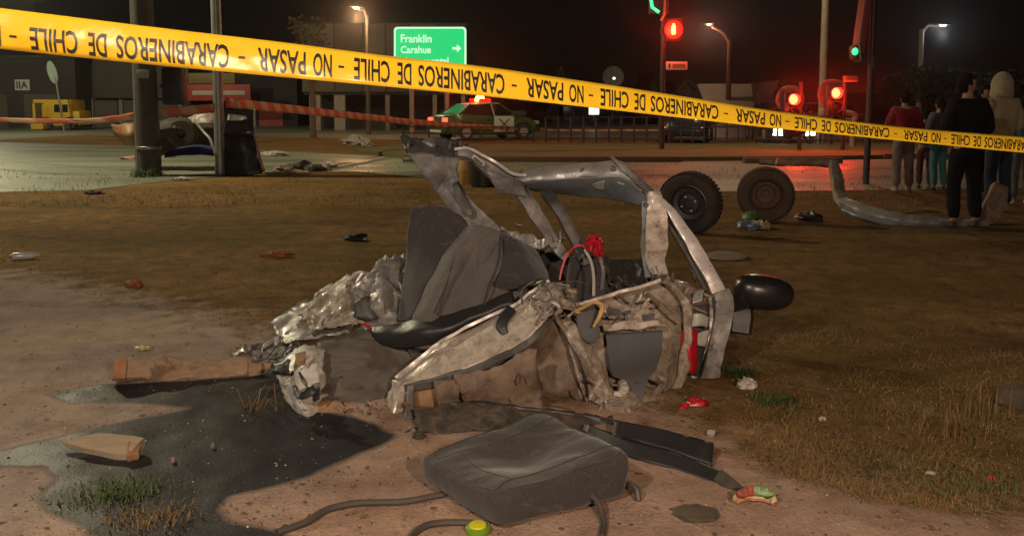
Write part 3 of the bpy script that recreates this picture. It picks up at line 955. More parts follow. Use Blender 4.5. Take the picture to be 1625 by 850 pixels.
q = P(497, 217, 36)
tree((q.x, 36, 0), 5, 1.0, 1.4, 3.6, 'slender bare-stemmed tree left of the orange street lamp', M['leaf_dull'], 500, 0.16, seed=3)
for k, (px, Y, h, lab) in enumerate(((1490, 40, 3.2, 'dim green tree behind the white street lamp pole'), (1545, 46, 3.4, 'dim green tree behind the man in black'), (1612, 38, 3.0, 'dim green tree at the right edge behind the bystanders'), (1700, 42, 3.3, 'dim green tree just past the right edge'), (1425, 50, 3.0, 'dim green tree behind the person in red'))):
    q = P(px, 200, Y)
    tree((q.x, Y, 0), h, 1.5, 1.1, h * 0.62, lab, M['leaf'], 1500, 0.2, seed=10 + k)

# ------------------------------------------------------------------ houses behind
def house(name, label, px0, px1, peave, pridge, Y, depth, wm_, rm, front_gable=True, group='houses across the junction'):
    a, b_ = P(px0, peave, Y), P(px1, peave, Y)
    zr = P((px0 + px1) / 2, pridge, Y).z
    L = empty(name, ((a.x + b_.x) / 2, Y, 0), 0, label, 'house', group)
    x0, x1, ze = a.x, b_.x, a.z
    xm = (x0 + x1) / 2
    if front_gable:
        MB().prism([(x0, Y, 0), (x1, Y, 0), (x1, Y, ze), (xm, Y, zr), (x0, Y, ze)], (0, depth, 0)).build('wall', wm_, L, smooth=0)
        for s, e in ((x0 - 0.3, -1), (x1 + 0.3, 1)):
            zz = ze - (zr - ze) / (x1 - xm) * 0.3
            MB().prism([(s, Y - 0.3, zz + 0.02), (xm, Y - 0.3, zr + 0.02), (xm, Y - 0.3, zr + 0.16), (s, Y - 0.3, zz + 0.16)], (0, depth + 0.6, 0)).build('roof_slope', rm, L, smooth=0)
    else:
        MB().box((xm, Y + depth / 2, ze / 2), (x1 - x0, depth, ze)).build('wall', wm_, L)
        MB().prism([(x0 - 0.4, Y - 0.4, ze), (x0 - 0.4, Y + depth / 2, zr), (x0 - 0.4, Y + depth + 0.4, ze)], (x1 - x0 + 0.8, 0, 0)).build('roof', rm, L, smooth=0)
    for k in (0.28, 0.72):
        xx = x0 + (x1 - x0) * k
        w = MB().box((xx, Y - 0.02, ze * 0.55), (0.9, 0.08, 0.9)).build('window', M['glass_dark'], L)
        MB().box((xx, Y - 0.06, ze * 0.55 - 0.5), (1.1, 0.12, 0.08)).build('sill', M['concrete'], w)
    return L
house('gabled_house', 'house with large pale green metal roof beside the red signal', 1135, 1222, 188, 131, 58, 8, M['wall_grey'], M['roof_pale'], False)
house('gabled_house', 'narrow dark gable just right of the pale roofed house', 1216, 1248, 178, 132, 56, 7, M['wall_brown'], M['roof_dark'])
house('gabled_house', 'dark gabled house behind the street name plate', 1046, 1134, 175, 128, 64, 8, M['wall_dark'], M['roof_dark'])
house('gabled_house', 'small pointed gable left of the signal pole', 1022, 1052, 178, 118, 60, 7, M['wall_brown'], M['roof_dark'])
house('gabled_house', 'thin steep gable with lamp above the tape', 876, 905, 165, 108, 66, 6, M['wall_dark'], M['roof_pale'])
L, x0, x1, h = building('low_building', 'long low dark building behind the junction fence', 745, 1045, 165, 70, 8, M['wall_dark'], M['roof_dark'], group='houses across the junction')
for k in range(6):
    c, d = quadbox(765 + k * 45, 176, 790 + k * 45, 196, 69.97, 0.06)
    MB().box(c, d).build('window', M['glass_dark'], L)
L, x0, x1, h = building('low_building', 'low dark building behind the bystanders', 1255, 1700, 150, 74, 8, M['wall_dark'], M['roof_dark'], group='houses across the junction')
for k in range(7):
    c, d = quadbox(1270 + k * 55, 166, 1300 + k * 55, 192, 73.97, 0.06)
    MB().box(c, d).build('window', M['glass_dark'], L)
q = P(973, 122, 58)
L = empty('satellite_dish', (q.x, 58, 0), 0, 'round pale dish on a mast above the tape', 'dish')
MB().lathe([(0.1, -0.25), (0.45, -0.18), (0.66, -0.03), (0.7, 0.04), (0.62, 0.0), (0.3, -0.12), (0.001, -0.18)], q, M=Matrix.Rotation(R(90), 3, 'X'), n=24).build('bowl', M['pole_pale'], L)
MB().tube([(q.x, 58.2, 0), (q.x, 58.2, q.z)], 0.08, 8).build('mast', M['pole_dark'], L)
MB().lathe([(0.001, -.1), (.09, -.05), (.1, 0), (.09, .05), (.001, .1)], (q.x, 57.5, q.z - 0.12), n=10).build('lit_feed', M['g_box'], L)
c, d = quadbox(935, 162, 951, 182, 52, 0.3)
L = empty('light_box', (c.x, 52, 0), 0, 'small bright white light box below the tape', 'light box')
MB().box(c, d, None, 0.03).build('lit_face', M['g_box'], L)
MB().tube([(c.x, 52.2, 0), (c.x, 52.2, c.z)], 0.06, 8).build('post', M['pole_dark'], L)

# ------------------------------------------------------------------ traffic signals
def signal_head(L, c, facing, lit, s=0.3, nl=3, gl='g_red'):
    """c: centre of the head; facing: angle about z of the lens side (-90 = towards the camera)"""
    rot = Matrix.Rotation(facing + R(90), 3, 'Z')
    hd = MB().box(c, (s * 1.25, s * 0.7, s * 1.15 * nl + s * 0.15), rot, s * 0.1).build('signal_head', M['black_plastic'], L)
    fwd = rot @ Vector((0, -1, 0))
    for k in range(nl):
        z = (nl / 2 - 0.5 - k) * s * 1.15
        q = Vector(c) + Vector((0, 0, z)) + fwd * (s * 0.36)
        mt = M[gl] if k == lit else M['glass_dark']
        Mx = rot @ Matrix.Rotation(R(90), 3, 'X')
        MB().lathe([(s * .42, 0), (s * .4, .02), (s * .25, .05), (0.001, .06)], q, M=Mx, n=18).build('lens', mt, hd)
        MB().lathe([(s * .46, 0), (s * .47, 0), (s * .49, s * .5), (s * .47, s * .5), (s * .44, 0)], q, M=Mx, n=18).build('visor', M['black_plastic'], hd)

def point(L, loc, color, power, r=0.1):
    d = bpy.data.lights.new('lamp_light', 'POINT')
    d.energy, d.color, d.shadow_soft_size = power, color, r
    o = bpy.data.objects.new('lamp_light', d)
    col.objects.link(o)
    o.parent = L
    o.location = Vector(loc) - L.location
    return o

# signal with the red figure
Y1 = 25.5
b1 = P(1050, 243, Y1)
L = empty('traffic_signal', (b1.x, Y1, 0), 0, 'signal post with glowing red walking figure and street plate', 'traffic signal', 'traffic signals')
zt = P(1050, -60, Y1).z
MB().tube([(b1.x, Y1, 0), (b1.x, Y1, zt)], 0.075, 12).build('post', M['pole_black'], L)
q = P(1069, 47, Y1 - 0.15)
MB().box(q + Vector((0, 0.13, 0)), (0.46, 0.22, 0.62), None, 0.04).build('signal_head', M['black_plastic'], L)
MB().box(q + Vector((-0.25, 0.14, 0)), (0.2, 0.06, 0.06)).build('bracket', M['black_plastic'], L)
MB().lathe([(0.001, 0), (0.33, 0), (0.34, .02), (0.001, .02)], q + Vector((0, 0.30, 0)), 'Y', 24).build('backing_board', M['lamp_body'], L)  # added disc, catches the red lamp to imitate a round halo
fig = MB()
s = 0.34 / 16
for (x, z, w, h) in ((0, 6.2, 2.4, 2.6), (0, 2.2, 4.6, 5.0), (-1.2, -3.2, 1.8, 6.4), (1.2, -3.2, 1.8, 6.4)):
    fig.box(q + Vector((x * s, -0.0, z * s)), (w * s, 0.03, h * s), None, 0.008)
fig.build('lit_red_figure', M['g_red_core'], L)
MB().lathe([(0.001, 0), (0.25, 0), (0.26, .02), (0.001, .02)], q + Vector((0, 0.012, 0)), 'Y', 24).build('lit_red_lens', M['g_red_lens'], L)  # glowing disc painted in for the red halo round the figure
point(L, q + Vector((0, -0.3, 0)), (1, 0.03, 0.01), 150)
q2 = P(1041, 8, Y1 - 0.15)
MB().box(q2 + Vector((0.1, 0.15, 0.25)), (0.55, 0.25, 1.0), None, 0.04).build('upper_signal_head', M['black_plastic'], L)
ar = MB()
pts = [P(1033, -2, Y1 - 0.2), P(1035, 12, Y1 - 0.2), P(1046, 20, Y1 - 0.2)]
ar.tube(pts, 0.045, 6)
ar.build('lit_green_arrow', M['g_green'], L)
f0 = [P(1056, -20, Y1 - 0.2), P(1054, 24, Y1 - 0.2), P(1048, 33, Y1 - 0.2)]
MB().tube(f0, 0.03, 6).build('backplate_edge', M['pole_pale'], L)
c, d = quadbox(1057, 98, 1091, 111, Y1 - 0.1, 0.04)
pt = MB().box(c, d, None, 0.006).build('street_name_plate', M['sign_white'], L)
c, d = quadbox(1061, 101, 1064, 108, Y1 - 0.115, 0.01)
MB().box(c, d).build('mark', M['letter_dark'], pt)
c, d = quadbox(1067, 101.5, 1088, 108, Y1 - 0.112, 0.008)
MB().box(c, d).build('name_band', M['sign_ochre'], pt)

for (px, py, Y, base_px, lab) in ((1258, 158, 25, 1262, 'red traffic signal left of the tall pale pole'), (1325, 148, 25, 1331, 'red traffic signal right of the tall pale pole')):
    q = P(px, py, Y)
    bx_ = P(base_px, 220, Y).x + 0.15
    L = empty('traffic_signal', (bx_, Y, 0), 0, lab, 'traffic signal', 'traffic signals')
    MB().tube([(bx_, Y + 0.1, 0), (bx_, Y + 0.1, q.z + 0.5)], 0.06, 10).build('post', M['pole_black'], L)
    MB().lathe([(0.001, 0), (0.40, 0), (0.41, .02), (0.001, .02)], (q.x, Y + 0.24, q.z), 'Y', 28).build('backing_board', M['lamp_body'], L)  # disc added behind the lens so red light spreads like bloom
    signal_head(L, q + Vector((0, 0.1, -0.39)), R(-90), 0, 0.34)
    point(L, q + Vector((0, -0.4, 0)), (1, 0.03, 0.01), 150)
    if px > 1300:
        c, d = quadbox(1340, 121, 1362, 130, Y, 0.04)
        MB().box(c, d, None, 0.005).build('street_name_plate', M['sign_ochre'], L)
        MB().tube([(bx_, Y + 0.1, c.z), (c.x, Y + 0.06, c.z)], 0.03, 6).build('plate_arm', M['pole_black'], L)
        c, d = quadbox(1341.5, 123, 1360.5, 128, Y - 0.02, 0.02)
        MB().box(c, d).build('name_band', M['wall_dark'], L)

Y4 = 15.6
b4 = G(1374, 292)
L = empty('traffic_signal', (b4.x, b4.y, 0), 0, 'near dark signal post with small green light and red side', 'traffic signal', 'traffic signals')
MB().tube([(b4.x, b4.y, 0), (b4.x + 0.04, b4.y, 3.6)], 0.055, 12).build('post', M['pole_black'], L)
qh = P(1372, 40, b4.y)
hd = MB().box((qh.x - 0.05, b4.y, qh.z), (0.13, 0.3, 1.05), Matrix.Rotation(R(6), 3, 'Y'), 0.03).build('signal_head', M['foil_red'], L)
qg = P(1357, 82, b4.y - 0.2)
MB().lathe([(0.065, 0), (0.06, .015), (0.04, .03), (0.001, .035)], qg, M=Matrix.Rotation(R(-62), 3, 'Z') @ Matrix.Rotation(R(90), 3, 'X'), n=16).build('green_lens', M['g_green'], hd)
MB().box((qg.x + 0.1, b4.y, qg.z), (0.16, 0.3, 0.24), None, 0.04).build('green_lens_box', M['black_plastic'], hd)
MB().tube([P(1364, 70, b4.y - 0.2), P(1366, 96, b4.y - 0.2), P(1356, 98, b4.y - 0.2)], 0.014, 6).build('backplate_edge', M['pole_pale'], hd)
MB().box((b4.x + 0.06, b4.y - 0.02, P(1380, 100, b4.y).z), (0.08, 0.12, 0.2), None, 0.02).build('push_button', M['black_plastic'], L)

# bent pale pipe rail seen above the tape between the signals
q = P(1330, 180, 27)
pr = [P(1306, 178, 27), P(1322, 180, 27), P(1345, 179, 27), P(1357, 184, 27), P(1354, 200, 27), P(1354, 231, 27)]
L = empty('bent_pipe_rail', (P(1354, 232, 27).x, 27, 0), 0, 'bent pale pipe rail beside the tall pale pole', 'rail')
MB().tube(curve(pr[:5] + [Vector((pr[4].x, 27, 0.02))], 5), 0.09, 10).build('pipe', M['pole_pale'], L)
MB().box(P(1310, 178, 27), (0.35, 0.3, 0.24), None, 0.05).build('end_block', M['concrete'], L)

# pedestrian fence on the median
fx = [(848, 30.0), (1345, 29.0)]
def fence(px0, px1, Y0, Y1_, n_, ztop, label):
    a, b_ = P(px0, 230, Y0), P(px1, 230, Y1_)
    L = empty('pedestrian_fence', ((a.x + b_.x) / 2, (Y0 + Y1_) / 2, 0.09), 0, label, 'fence', 'fence runs on the median')
    pts = [Vector((a.x + (b_.x - a.x) * k / n_, a.y + (b_.y - a.y) * k / n_, 0.1)) for k in range(n_ + 1)]
    for p in pts:
        MB().tube([p, p + Vector((0, 0, ztop))], 0.035, 6).build('post', M['pole_black'], L)
    for z in (ztop, ztop * 0.55, ztop * 0.15):
        MB().tube([pts[0] + Vector((0, 0, z)), pts[-1] + Vector((0, 0, z))], 0.022, 6).build('rail', M['pole_black'], L)
    return L
fence(866, 1046, 30, 30, 9, 0.85, 'dark post-and-rail fence left of the red figure signal')
fence(1062, 1190, 30, 30, 7, 0.95, 'dark post-and-rail fence between signal and headlights')
fence(1200, 1372, 29, 28, 10, 0.95, 'dark post-and-rail fence in front of the headlights')
fence(640, 846, 31, 30.5, 5, 0.5, 'low sparse post fence in front of the police car')

# ------------------------------------------------------------------ cars
def car_profile(x):
    """lower body top (bonnet/belt/boot) height for x in -2.1..2.1, front = +x"""
    pts = [(-2.15, .62), (-2.1, .86), (-1.95, .97), (-1.45, 1.02), (-1.0, .97), (.6, .93), (.95, .95), (1.7, .84), (2.05, .68), (2.15, .5)]
    return np.interp(x, [p[0] for p in pts], [p[1] for p in pts])

def car(loc, rz, label, paint, headlights=False, tails=False, police=False, group=None, scale=1.0, lz=0.0):
    L = empty('police_car' if police else 'parked_car', loc, rz, label, 'police car' if police else 'car', group)
    L.scale = (scale,) * 3
    X = np.linspace(-2.15, 2.15, 45)
    sec = []
    for x in X:
        e = max(0.0, (abs(x) - 1.5) / .65)
        w = .86 - .20 * e ** 2
        zt = car_profile(x)
        zb = .20 + (.08 * e)
        wheel = min(abs(x - 1.32), abs(x + 1.30))
        if wheel < .36: zb = max(zb, .30 + math.sqrt(max(0, .36 ** 2 - wheel ** 2)) * .98)
        zm = max(zb + .02, zt - .22)
        sec.append([(-w * .93, zb), (-w, zb + (zm - zb) * .5), (-w * .985, zm), (-w * .9, zt), (-w * .4, zt + .03), (w * .4, zt + .03), (w * .9, zt), (w * .985, zm), (w, zb + (zm - zb) * .5), (w * .93, zb)])
    v, f = [], []
    k = 10
    for x, s in zip(X, sec): v += [(x, a, b2) for a, b2 in s]
    for i in range(len(X) - 1):
        for j in range(k):
            f.append((i * k + j, (i + 1) * k + j, (i + 1) * k + (j + 1) % k, i * k + (j + 1) % k))
    f += [tuple(range(k)), tuple(range((len(X) - 1) * k + k - 1, (len(X) - 1) * k - 1, -1))]
    obj('body', v, f, paint, L, True, 40)
    # greenhouse
    st = [(-1.62, 1.0, .70), (-.95, 1.40, .56), (-.2, 1.47, .58), (.35, 1.42, .56), (1.02, .95, .70)]
    roofm = M['car_white'] if police else paint
    vb = [(-1.62, -.74, .98), (-1.62, .74, .98), (1.05, .74, .93), (1.05, -.74, .93)]
    rf = MB()
    rt = [(-.98, .56, 1.39), (-.2, .59, 1.465), (.34, .56, 1.42)]
    V = [(x, -y, z) for x, y, z in rt] + [(x, y, z) for x, y, z in rt] + [(x, -y * 1.02, z - .05) for x, y, z in rt] + [(x, y * 1.02, z - .05) for x, y, z in rt]
    Fc = [(0, 1, 4, 3), (1, 2, 5, 4), (0, 6, 7, 1), (1, 7, 8, 2), (3, 4, 10, 9), (4, 5, 11, 10), (0, 3, 9, 6), (2, 8, 11, 5)]
    rf.add(V, Fc)
    rf.build('roof', roofm, L, True)
    for s in (-1, 1):
        g = MB()
        lo = [(-1.55, .76 * s, .98), (-.98, .77 * s, .96), (-.02, .78 * s, .94), (.98, .77 * s, .94)]
        hi = [(-.98, .565 * s, 1.375), (-.75, .57 * s, 1.39), (-.08, .595 * s, 1.43), (.32, .57 * s, 1.40)]
        g.add(lo + hi, [(0, 1, 5, 4), (1, 2, 6, 5), (2, 3, 7, 6)] if s < 0 else [(4, 5, 1, 0), (5, 6, 2, 1), (6, 7, 3, 2)])
        g.build('side_window', M['glass_dark'], L, True, 0)
        for (a, b2) in (((-1.6, .78 * s, .98), (-.99, .58 * s, 1.40)), ((-.02, .79 * s, .94), (-.08, .605 * s, 1.44)), ((1.02, .78 * s, .94), (.33, .58 * s, 1.42))):
            MB().tube([a, b2], .035, 6).build('window_pillar', paint, L, True)
        MB().box((.78, .88 * s, 1.0), (.12, .2, .13), None, .03).build('door_mirror', paint, L, True)
        MB().box((-.35, .885 * s, .80), (.16, .03, .035), None, .01).build('door_handle', M['black_plastic'], L, True)
    MB().add([(1.04, -.72, .95), (1.04, .72, .95), (.36, .54, 1.41), (.36, -.54, 1.41)], [(0, 1, 2, 3)]).build('windscreen', M['glass_dark'], L, True, 0)
    MB().add([(-1.6, -.7, 1.0), (-1.6, .7, 1.0), (-1.0, .54, 1.385), (-1.0, -.54, 1.385)], [(3, 2, 1, 0)]).build('rear_window', M['glass_dark'], L, True, 0)
    for x in (1.32, -1.30):
        for s in (-1, 1):
            w = MB().lathe([(.18, -.09), (.28, -.1), (.315, -.07), (.315, .07), (.28, .1), (.18, .09)], (x, s * .76, .315), 'Y', 22).build('wheel', M['rubber'], L, True)
            rm = MB().lathe([(.2, s * .07), (.18, s * .095), (.06, s * .07), (.001, s * .075)], (x, s * .76, .315), 'Y', 16)
            for k in range(5):
                a = k * 1.2566
                rm.box((x + math.cos(a) * .1, s * (.76 + .10), .315 + math.sin(a) * .1), (.15, .02, .045), Matrix.Rotation(-a, 3, 'Y'))
            rm.build('rim', M['alloy'], w, True)
    for s in (-1, 1):
        MB().box((2.12 if headlights else 2.08, s * .56, .66 + lz), (.14, .34, .2 if headlights else .14), None, .03).build('headlight', M['g_head'] if headlights else M['lens_white'], L, True)
        MB().box((-2.10, s * .58, .80 + lz), (.1, .3, .16), None, .03).build('tail_light', M['g_tail'] if tails else M['red_lens'], L, True)
    MB().box((2.1, 0, .42), (.18, 1.5, .2), None, .05).build('front_bumper', M['black_plastic'], L, True)
    MB().box((-2.12, 0, .45), (.16, 1.5, .22), None, .05).build('rear_bumper', paint, L, True)
    return L

pc = G(768, 222)
PCZ = R(33)
L = car((pc.x, pc.y + 0.6, 0), PCZ, 'dark green police car with white roof, door panel and red beacon', M['police_green'], tails=True, police=True)
for s in (-1, 1):
    dp = MB().box((.38, s * .872, .62), (.92, .02, .62), None, .008).build('door_panel', M['car_white'], L, True)
    em = MB()
    for a in (40, -40):
        em.box((.38, s * .884, .62), (.62, .012, .05), Matrix.Rotation(R(a), 3, 'Y'))
    em.lathe([(.14, -.006), (.14, .006), (.001, .006)], (.38, s * .886, .62), 'Y', 14)
    em.build('emblem', M['police_green'], dp, True)
for y0 in (-.62, .0, .62):
    MB().box((-2.19, y0, .62), (.03, .42, .13), None, .01).build('reflective_strip', M['chrome_strip'], L, True)
MB().box((-2.20, 0, .36), (.03, .9, .1), None, .01).build('plate_strip', M['chrome_strip'], L, True)
lb = MB().box((-.2, 0, 1.53), (.3, 1.1, .1), None, .03).build('light_bar', M['car_white'], L, True)
for y0 in (-.0,):
    MB().lathe([(.2, 0), (.21, .06), (.18, .14), (.1, .24), (.001, .27)], (-.2, y0, 1.5), n=16).build('red_beacon', M['g_beacon'], lb, True)
bl = bpy.data.lights.new('beacon_light', 'POINT')
bl.energy, bl.color, bl.shadow_soft_size = 240, (1, 0.05, 0.02), 0.1
for y0 in (-.38, .38):
    MB().box((-.2, y0, 1.545), (.34, .36, .13), None, .03).build('red_lens', M['g_red_lens'], lb, True)  # glowing blocks added to widen the beacon's red bloom
bo = bpy.data.objects.new('beacon_light', bl)
col.objects.link(bo)
bo.parent = L
bo.location = (-.2, 0, 1.95)

for px, Yc, rz, lab, hl, tl, lz in ((1234, 33.2, R(-92), 'oncoming dark car with two bright headlights behind the fence', True, False, -.25),
                                    (1300, 46, R(-86), 'second dark car standing further back behind the tape', False, False, 0),
                                    (1092, 33.5, R(74), 'dark car with red tail light beyond the fence', False, True, -.3)):
    q = P(px, 220, Yc)
    car((q.x, Yc, 0), rz, lab, M['car_dark'], hl, tl, group='cars beyond the fence', lz=lz)

# ------------------------------------------------------------------ yellow police tape in the foreground
M['tape'] = mat('yellow_tape_plastic', (0.84, 0.55, 0.03), (0.80, 0.48, 0.018), 3, 0.26, 0, 0.25, 22, trans=0.2)
M['tape_ink'] = mat('black_tape_ink', (0.018, 0.014, 0.012), None, 3, 0.4, 0, 0, 14)
TX = [-260, 0, 240, 480, 592, 760, 840, 1060, 1200, 1420, 1625, 1900]
TT = [-20, 13, 43, 71, 86.5, 104.5, 116, 149, 172.5, 201.5, 218, 236]
TB = [44, 78, 103, 125.5, 135.5, 151.5, 160, 184.5, 201, 222.5, 243, 262]
TW, D0 = 0.0885, 1.95
def t_s(x): return (x - 50) / (600 - 0.156 * x)
def t_x(s): return (50 + 600 * s) / (1 + 0.156 * s)
def t_D(x): return D0 * (1 + 0.156 * t_s(x))
def smooth_interp(x, xs, ys):
    return np.interp(x, xs, ys)
def tape_pt(x, f, off=0.0):
    D = t_D(x)
    tt = sum(smooth_interp(x + o, TX, TT) for o in (-60, -30, 0, 30, 60)) / 5
    tb = sum(smooth_interp(x + o, TX, TB) for o in (-60, -30, 0, 30, 60)) / 5
    v = (tb - tt) * mpp(D)
    lean = math.sqrt(max(0.0, TW * TW - v * v))
    wob = 0.006 * noise.noise(Vector((x * 0.006, 0, 3)))
    a = P(x, tt, D + wob + lean * 0.5)
    b_ = P(x, tb, D - wob - lean * 0.5)
    p = a.lerp(b_, f)
    bow = math.sin(math.pi * min(1.0, max(0.0, f))) * 0.006 + 0.0038 * noise.noise(Vector((x * 0.03, f * 2.5, 1)))
    return p + Vector((0, -1, 0)) * (bow + off)
L = empty('police_tape', tape_pt(812, 1.0), 0, 'yellow police tape with upside-down black lettering stretched across the foreground', 'tape')
xs = np.arange(-250, 1880, 8)
nf = 9
v = [tape_pt(x, k / (nf - 1)) for x in xs for k in range(nf)]
f = [(i * nf + k, i * nf + k + 1, (i + 1) * nf + k + 1, (i + 1) * nf + k) for i in range(len(xs) - 1) for k in range(nf - 1)]
tp = obj('ribbon', v, f, M['tape'], L, smooth=180)
sm = tp.modifiers.new('thick', 'SOLIDIFY'); sm.thickness = 0.0004; sm.offset = 1
words = [('CHILE', 50, 126), ('DE', 142, 171), ('CARABINEROS', 185.5, 365), ('-', 380, 390), ('PASAR', 410, 486), ('NO', 498, 527.5), ('-', 538, 547)]
for per in range(-1, 5):
    for wd, a, b_ in words:
        s0, s1 = t_s(a) + per, t_s(b_) + per
        x0, x1 = t_x(s0), t_x(s1)
        if x1 < -60 or x0 > 1660: continue
        vv, ff = text_mesh(wd, 1.0, 0.016, True)
        ax = [q[0] for q in vv]; ay = [q[1] for q in vv]
        mx0, mx1, my0, my1 = min(ax), max(ax), min(ay), max(ay)
        V = []
        for (tx, ty) in vv:
            u = (tx - mx0) / (mx1 - mx0)
            h = (ty - my0) / (my1 - my0)
            if wd == '-': h = 0.44 + h * 0.10
            x = t_x(s1 - (s1 - s0) * u)
            k = min(1.0, max(0.0, x / 520))
            f0, f1 = 0.40 * (1 - k) + 0.18 * k, 0.95 * (1 - k) + 0.88 * k
            V.append(tape_pt(x, f0 + h * (f1 - f0), 0.0016))
        obj('lettering', V, ff, M['tape_ink'], L, smooth=0)

# pink and white barrier tapes further back
M['tape_pink'] = mat('pink_white_tape', (0.62, 0.26, 0.16), (0.55, 0.42, 0.30), 1.6, 0.5, 0, 0.1, 8, trans=0.2)
m, n, l, b = new_mat('red_white_striped_tape')
tc = n.new("ShaderNodeTexCoord").outputs["Object"]
wv = n.new("ShaderNodeTexWave")
wv.bands_direction = 'DIAGONAL'
wv.inputs["Scale"].default_value = 0.9
wv.inputs["Distortion"].default_value = 1.2
l.new(tc, wv.inputs["Vector"])
r = ramp(n, [(0.42, (0.62, 0.20, 0.12)), (0.58, (0.66, 0.42, 0.30))])
l.new(wv.outputs[0], r.inputs[0])
l.new(r.outputs[0], b.inputs["Base Color"])
b.inputs["Roughness"].default_value = 0.4
tr = n.new("ShaderNodeBsdfTranslucent")
l.new(r.outputs[0], tr.inputs[0])
ms = n.new("ShaderNodeMixShader")
ms.inputs[0].default_value = 0.4
l.new(b.outputs[0], ms.inputs[1]); l.new(tr.outputs[0], ms.inputs[2])
l.new(ms.outputs[0], n["Material Output"].inputs[0])
M['tape_pink'] = m
def back_tape(label, st):
    pts = [(P(x, y0, Y), P(x, y1, Y + dz)) for x, y0, y1, Y, dz in st]
    A = curve([p[0] for p in pts], 8)
    B = curve([p[1] for p in pts], 8)
    v = []
    for i, (a, b_) in enumerate(zip(A, B)):
        for k in range(4):
            q = a.lerp(b_, k / 3)
            v.append(q + Vector((0, 0.03 * noise.noise(Vector((i * .5, k, 2))), 0.012 * noise.noise(Vector((i * .45, 5, 2))))))
    f = [(i * 4 + k, i * 4 + k + 1, i * 4 + 5 + k, i * 4 + 4 + k) for i in range(len(A) - 1) for k in range(3)]
    o = obj('barrier_tape', v, f, M['tape_pink'], None, smooth=180)
    m_ = o.modifiers.new('thick', 'SOLIDIFY'); m_.thickness = 0.002
    tag(o, label, 'tape', 'pink barrier tapes')
back_tape('pink and white barrier tape sagging from left edge to thick utility pole', [(-60, 184, 192, 22, 0), (60, 188, 196, 20, 0), (150, 187, 196, 18.6, 0.05), (215, 178, 190, 17.2, 0.1)])
back_tape('pink barrier tape between the thick pole and the galvanised pole', [(256, 171, 187, 17.15, 0.1), (300, 168, 183, 17.2, 0.08), (341, 164, 178, 17.35, 0)])
back_tape('pink barrier tape running from galvanised pole towards the police car', [(358, 155, 171, 17.3, 0), (440, 164, 178, 19.5, 0), (560, 178, 189, 24, 0), (690, 192, 201, 30, 0), (860, 203, 208, 36, 0), (1050, 204, 208, 36, 0), (1200, 190, 195, 34, 0)])

# ------------------------------------------------------------------ the wrecked car body
WL = G(860, 640)
W = empty('wrecked_car_body', (WL.x, WL.y + 0.4, 0), 0, 'torn and crushed car body shell with grey seat back and bent pillars', 'car wreck')
# floor and rear, behind everything
surf('floor_pan', [[(470, 520, 5.3), (640, 505, 5.5), (860, 480, 5.6), (1080, 470, 5.4)], [(470, 560, 4.75), (640, 560, 4.8), (860, 540, 4.9), (1090, 520, 4.9)], [(500, 640, 4.1), (660, 650, 4.2), (860, 640, 4.3), (1060, 620, 4.35)]], M['rust'], W, 0.0025, 9, 0.03, 5, 2)
surf('rear_bulkhead', [[(850, 395, 5.2), (900, 405, 5.15), (960, 412, 5.1), (1035, 405, 5.0)], [(850, 440, 5.15), (905, 450, 5.1), (970, 452, 5.05), (1045, 445, 4.95)], [(850, 520, 5.0), (910, 520, 4.95), (980, 515, 4.9), (1055, 500, 4.85)]], M['seat_dark'], W, 0.01, 6, 0.02, 9, 3)
surf('rear_bulkhead_trim', [[(905, 408, 5.0), (935, 400, 4.98), (965, 408, 4.95)], [(900, 450, 4.95), (935, 440, 4.9), (968, 450, 4.92)], [(900, 492, 4.9), (935, 488, 4.85), (970, 492, 4.88)]], M['seat'], W, 0.02, 5, 0.012, 8, 5)
# crumpled metal behind the seat on the left
surf('crumpled_sheet', [[(596, 425, 5.0), (622, 408, 5.05), (650, 402, 5.1)], [(566, 450, 4.9), (605, 448, 4.8), (648, 440, 5.0)], [(560, 485, 4.8), (606, 490, 4.7), (648, 492, 4.85)], [(555, 525, 4.75), (602, 530, 4.7), (650, 528, 4.8)]], M['silver'], W, 0.002, 9, 0.043, 10, 4, smooth=22, tear=0.03)
surf('torn_flap', [[(478, 500, 5.0), (515, 462, 5.05), (560, 434, 5.05), (605, 436, 5.0)], [(485, 515, 4.85), (520, 492, 4.85), (565, 470, 4.85), (606, 468, 4.85)], [(492, 530, 4.75), (520, 522, 4.7), (555, 515, 4.7), (585, 512, 4.72)]], M['cream_dirty'], W, 0.002, 9, 0.027, 10, 6, smooth=22, tear=0.015)
surf('flattened_sheet', [[(428, 512, 5.1), (470, 488, 5.15), (515, 470, 5.15), (550, 468, 5.1)], [(440, 528, 4.95), (480, 512, 4.95), (520, 500, 4.95), (552, 498, 4.92)], [(450, 545, 4.75), (486, 540, 4.75), (525, 530, 4.75), (556, 526, 4.72)]], M['silver_paint'], W, 0.002, 9, 0.022, 9, 101, smooth=22, tear=0.02)
surf('flattened_sheet', [[(400, 556, 4.9), (430, 540, 4.95), (466, 534, 4.95)], [(410, 572, 4.72), (440, 564, 4.72), (470, 556, 4.72)], [(425, 590, 4.5), (446, 588, 4.5), (466, 582, 4.5)]], M['grey_metal'], W, 0.002, 9, 0.020, 10, 103, smooth=22, tear=0.02)
sweep('flap_edge', [(528, 468, 4.98), (545, 455, 4.97), (562, 436, 4.95), (575, 432, 4.94), (566, 448, 4.92), (572, 462, 4.9), (582, 468, 4.9)], 0.014, 0.012, M['pink_silver'], W)
surf('pale_inner_panel', [[(500, 465, 5.2), (530, 448, 5.25), (556, 450, 5.2)], [(492, 490, 5.1), (520, 475, 5.1), (545, 475, 5.05)]], M['cream_dirty'], W, 0.004, 6, 0.012, 9, 8)
sweep('dark_rail', [(428, 518, 5.1), (460, 500, 5.15), (492, 480, 5.2)], [0.03, 0.06, 0.07], 0.04, M['grey_metal'], W, amp=0.0216, freq=14)
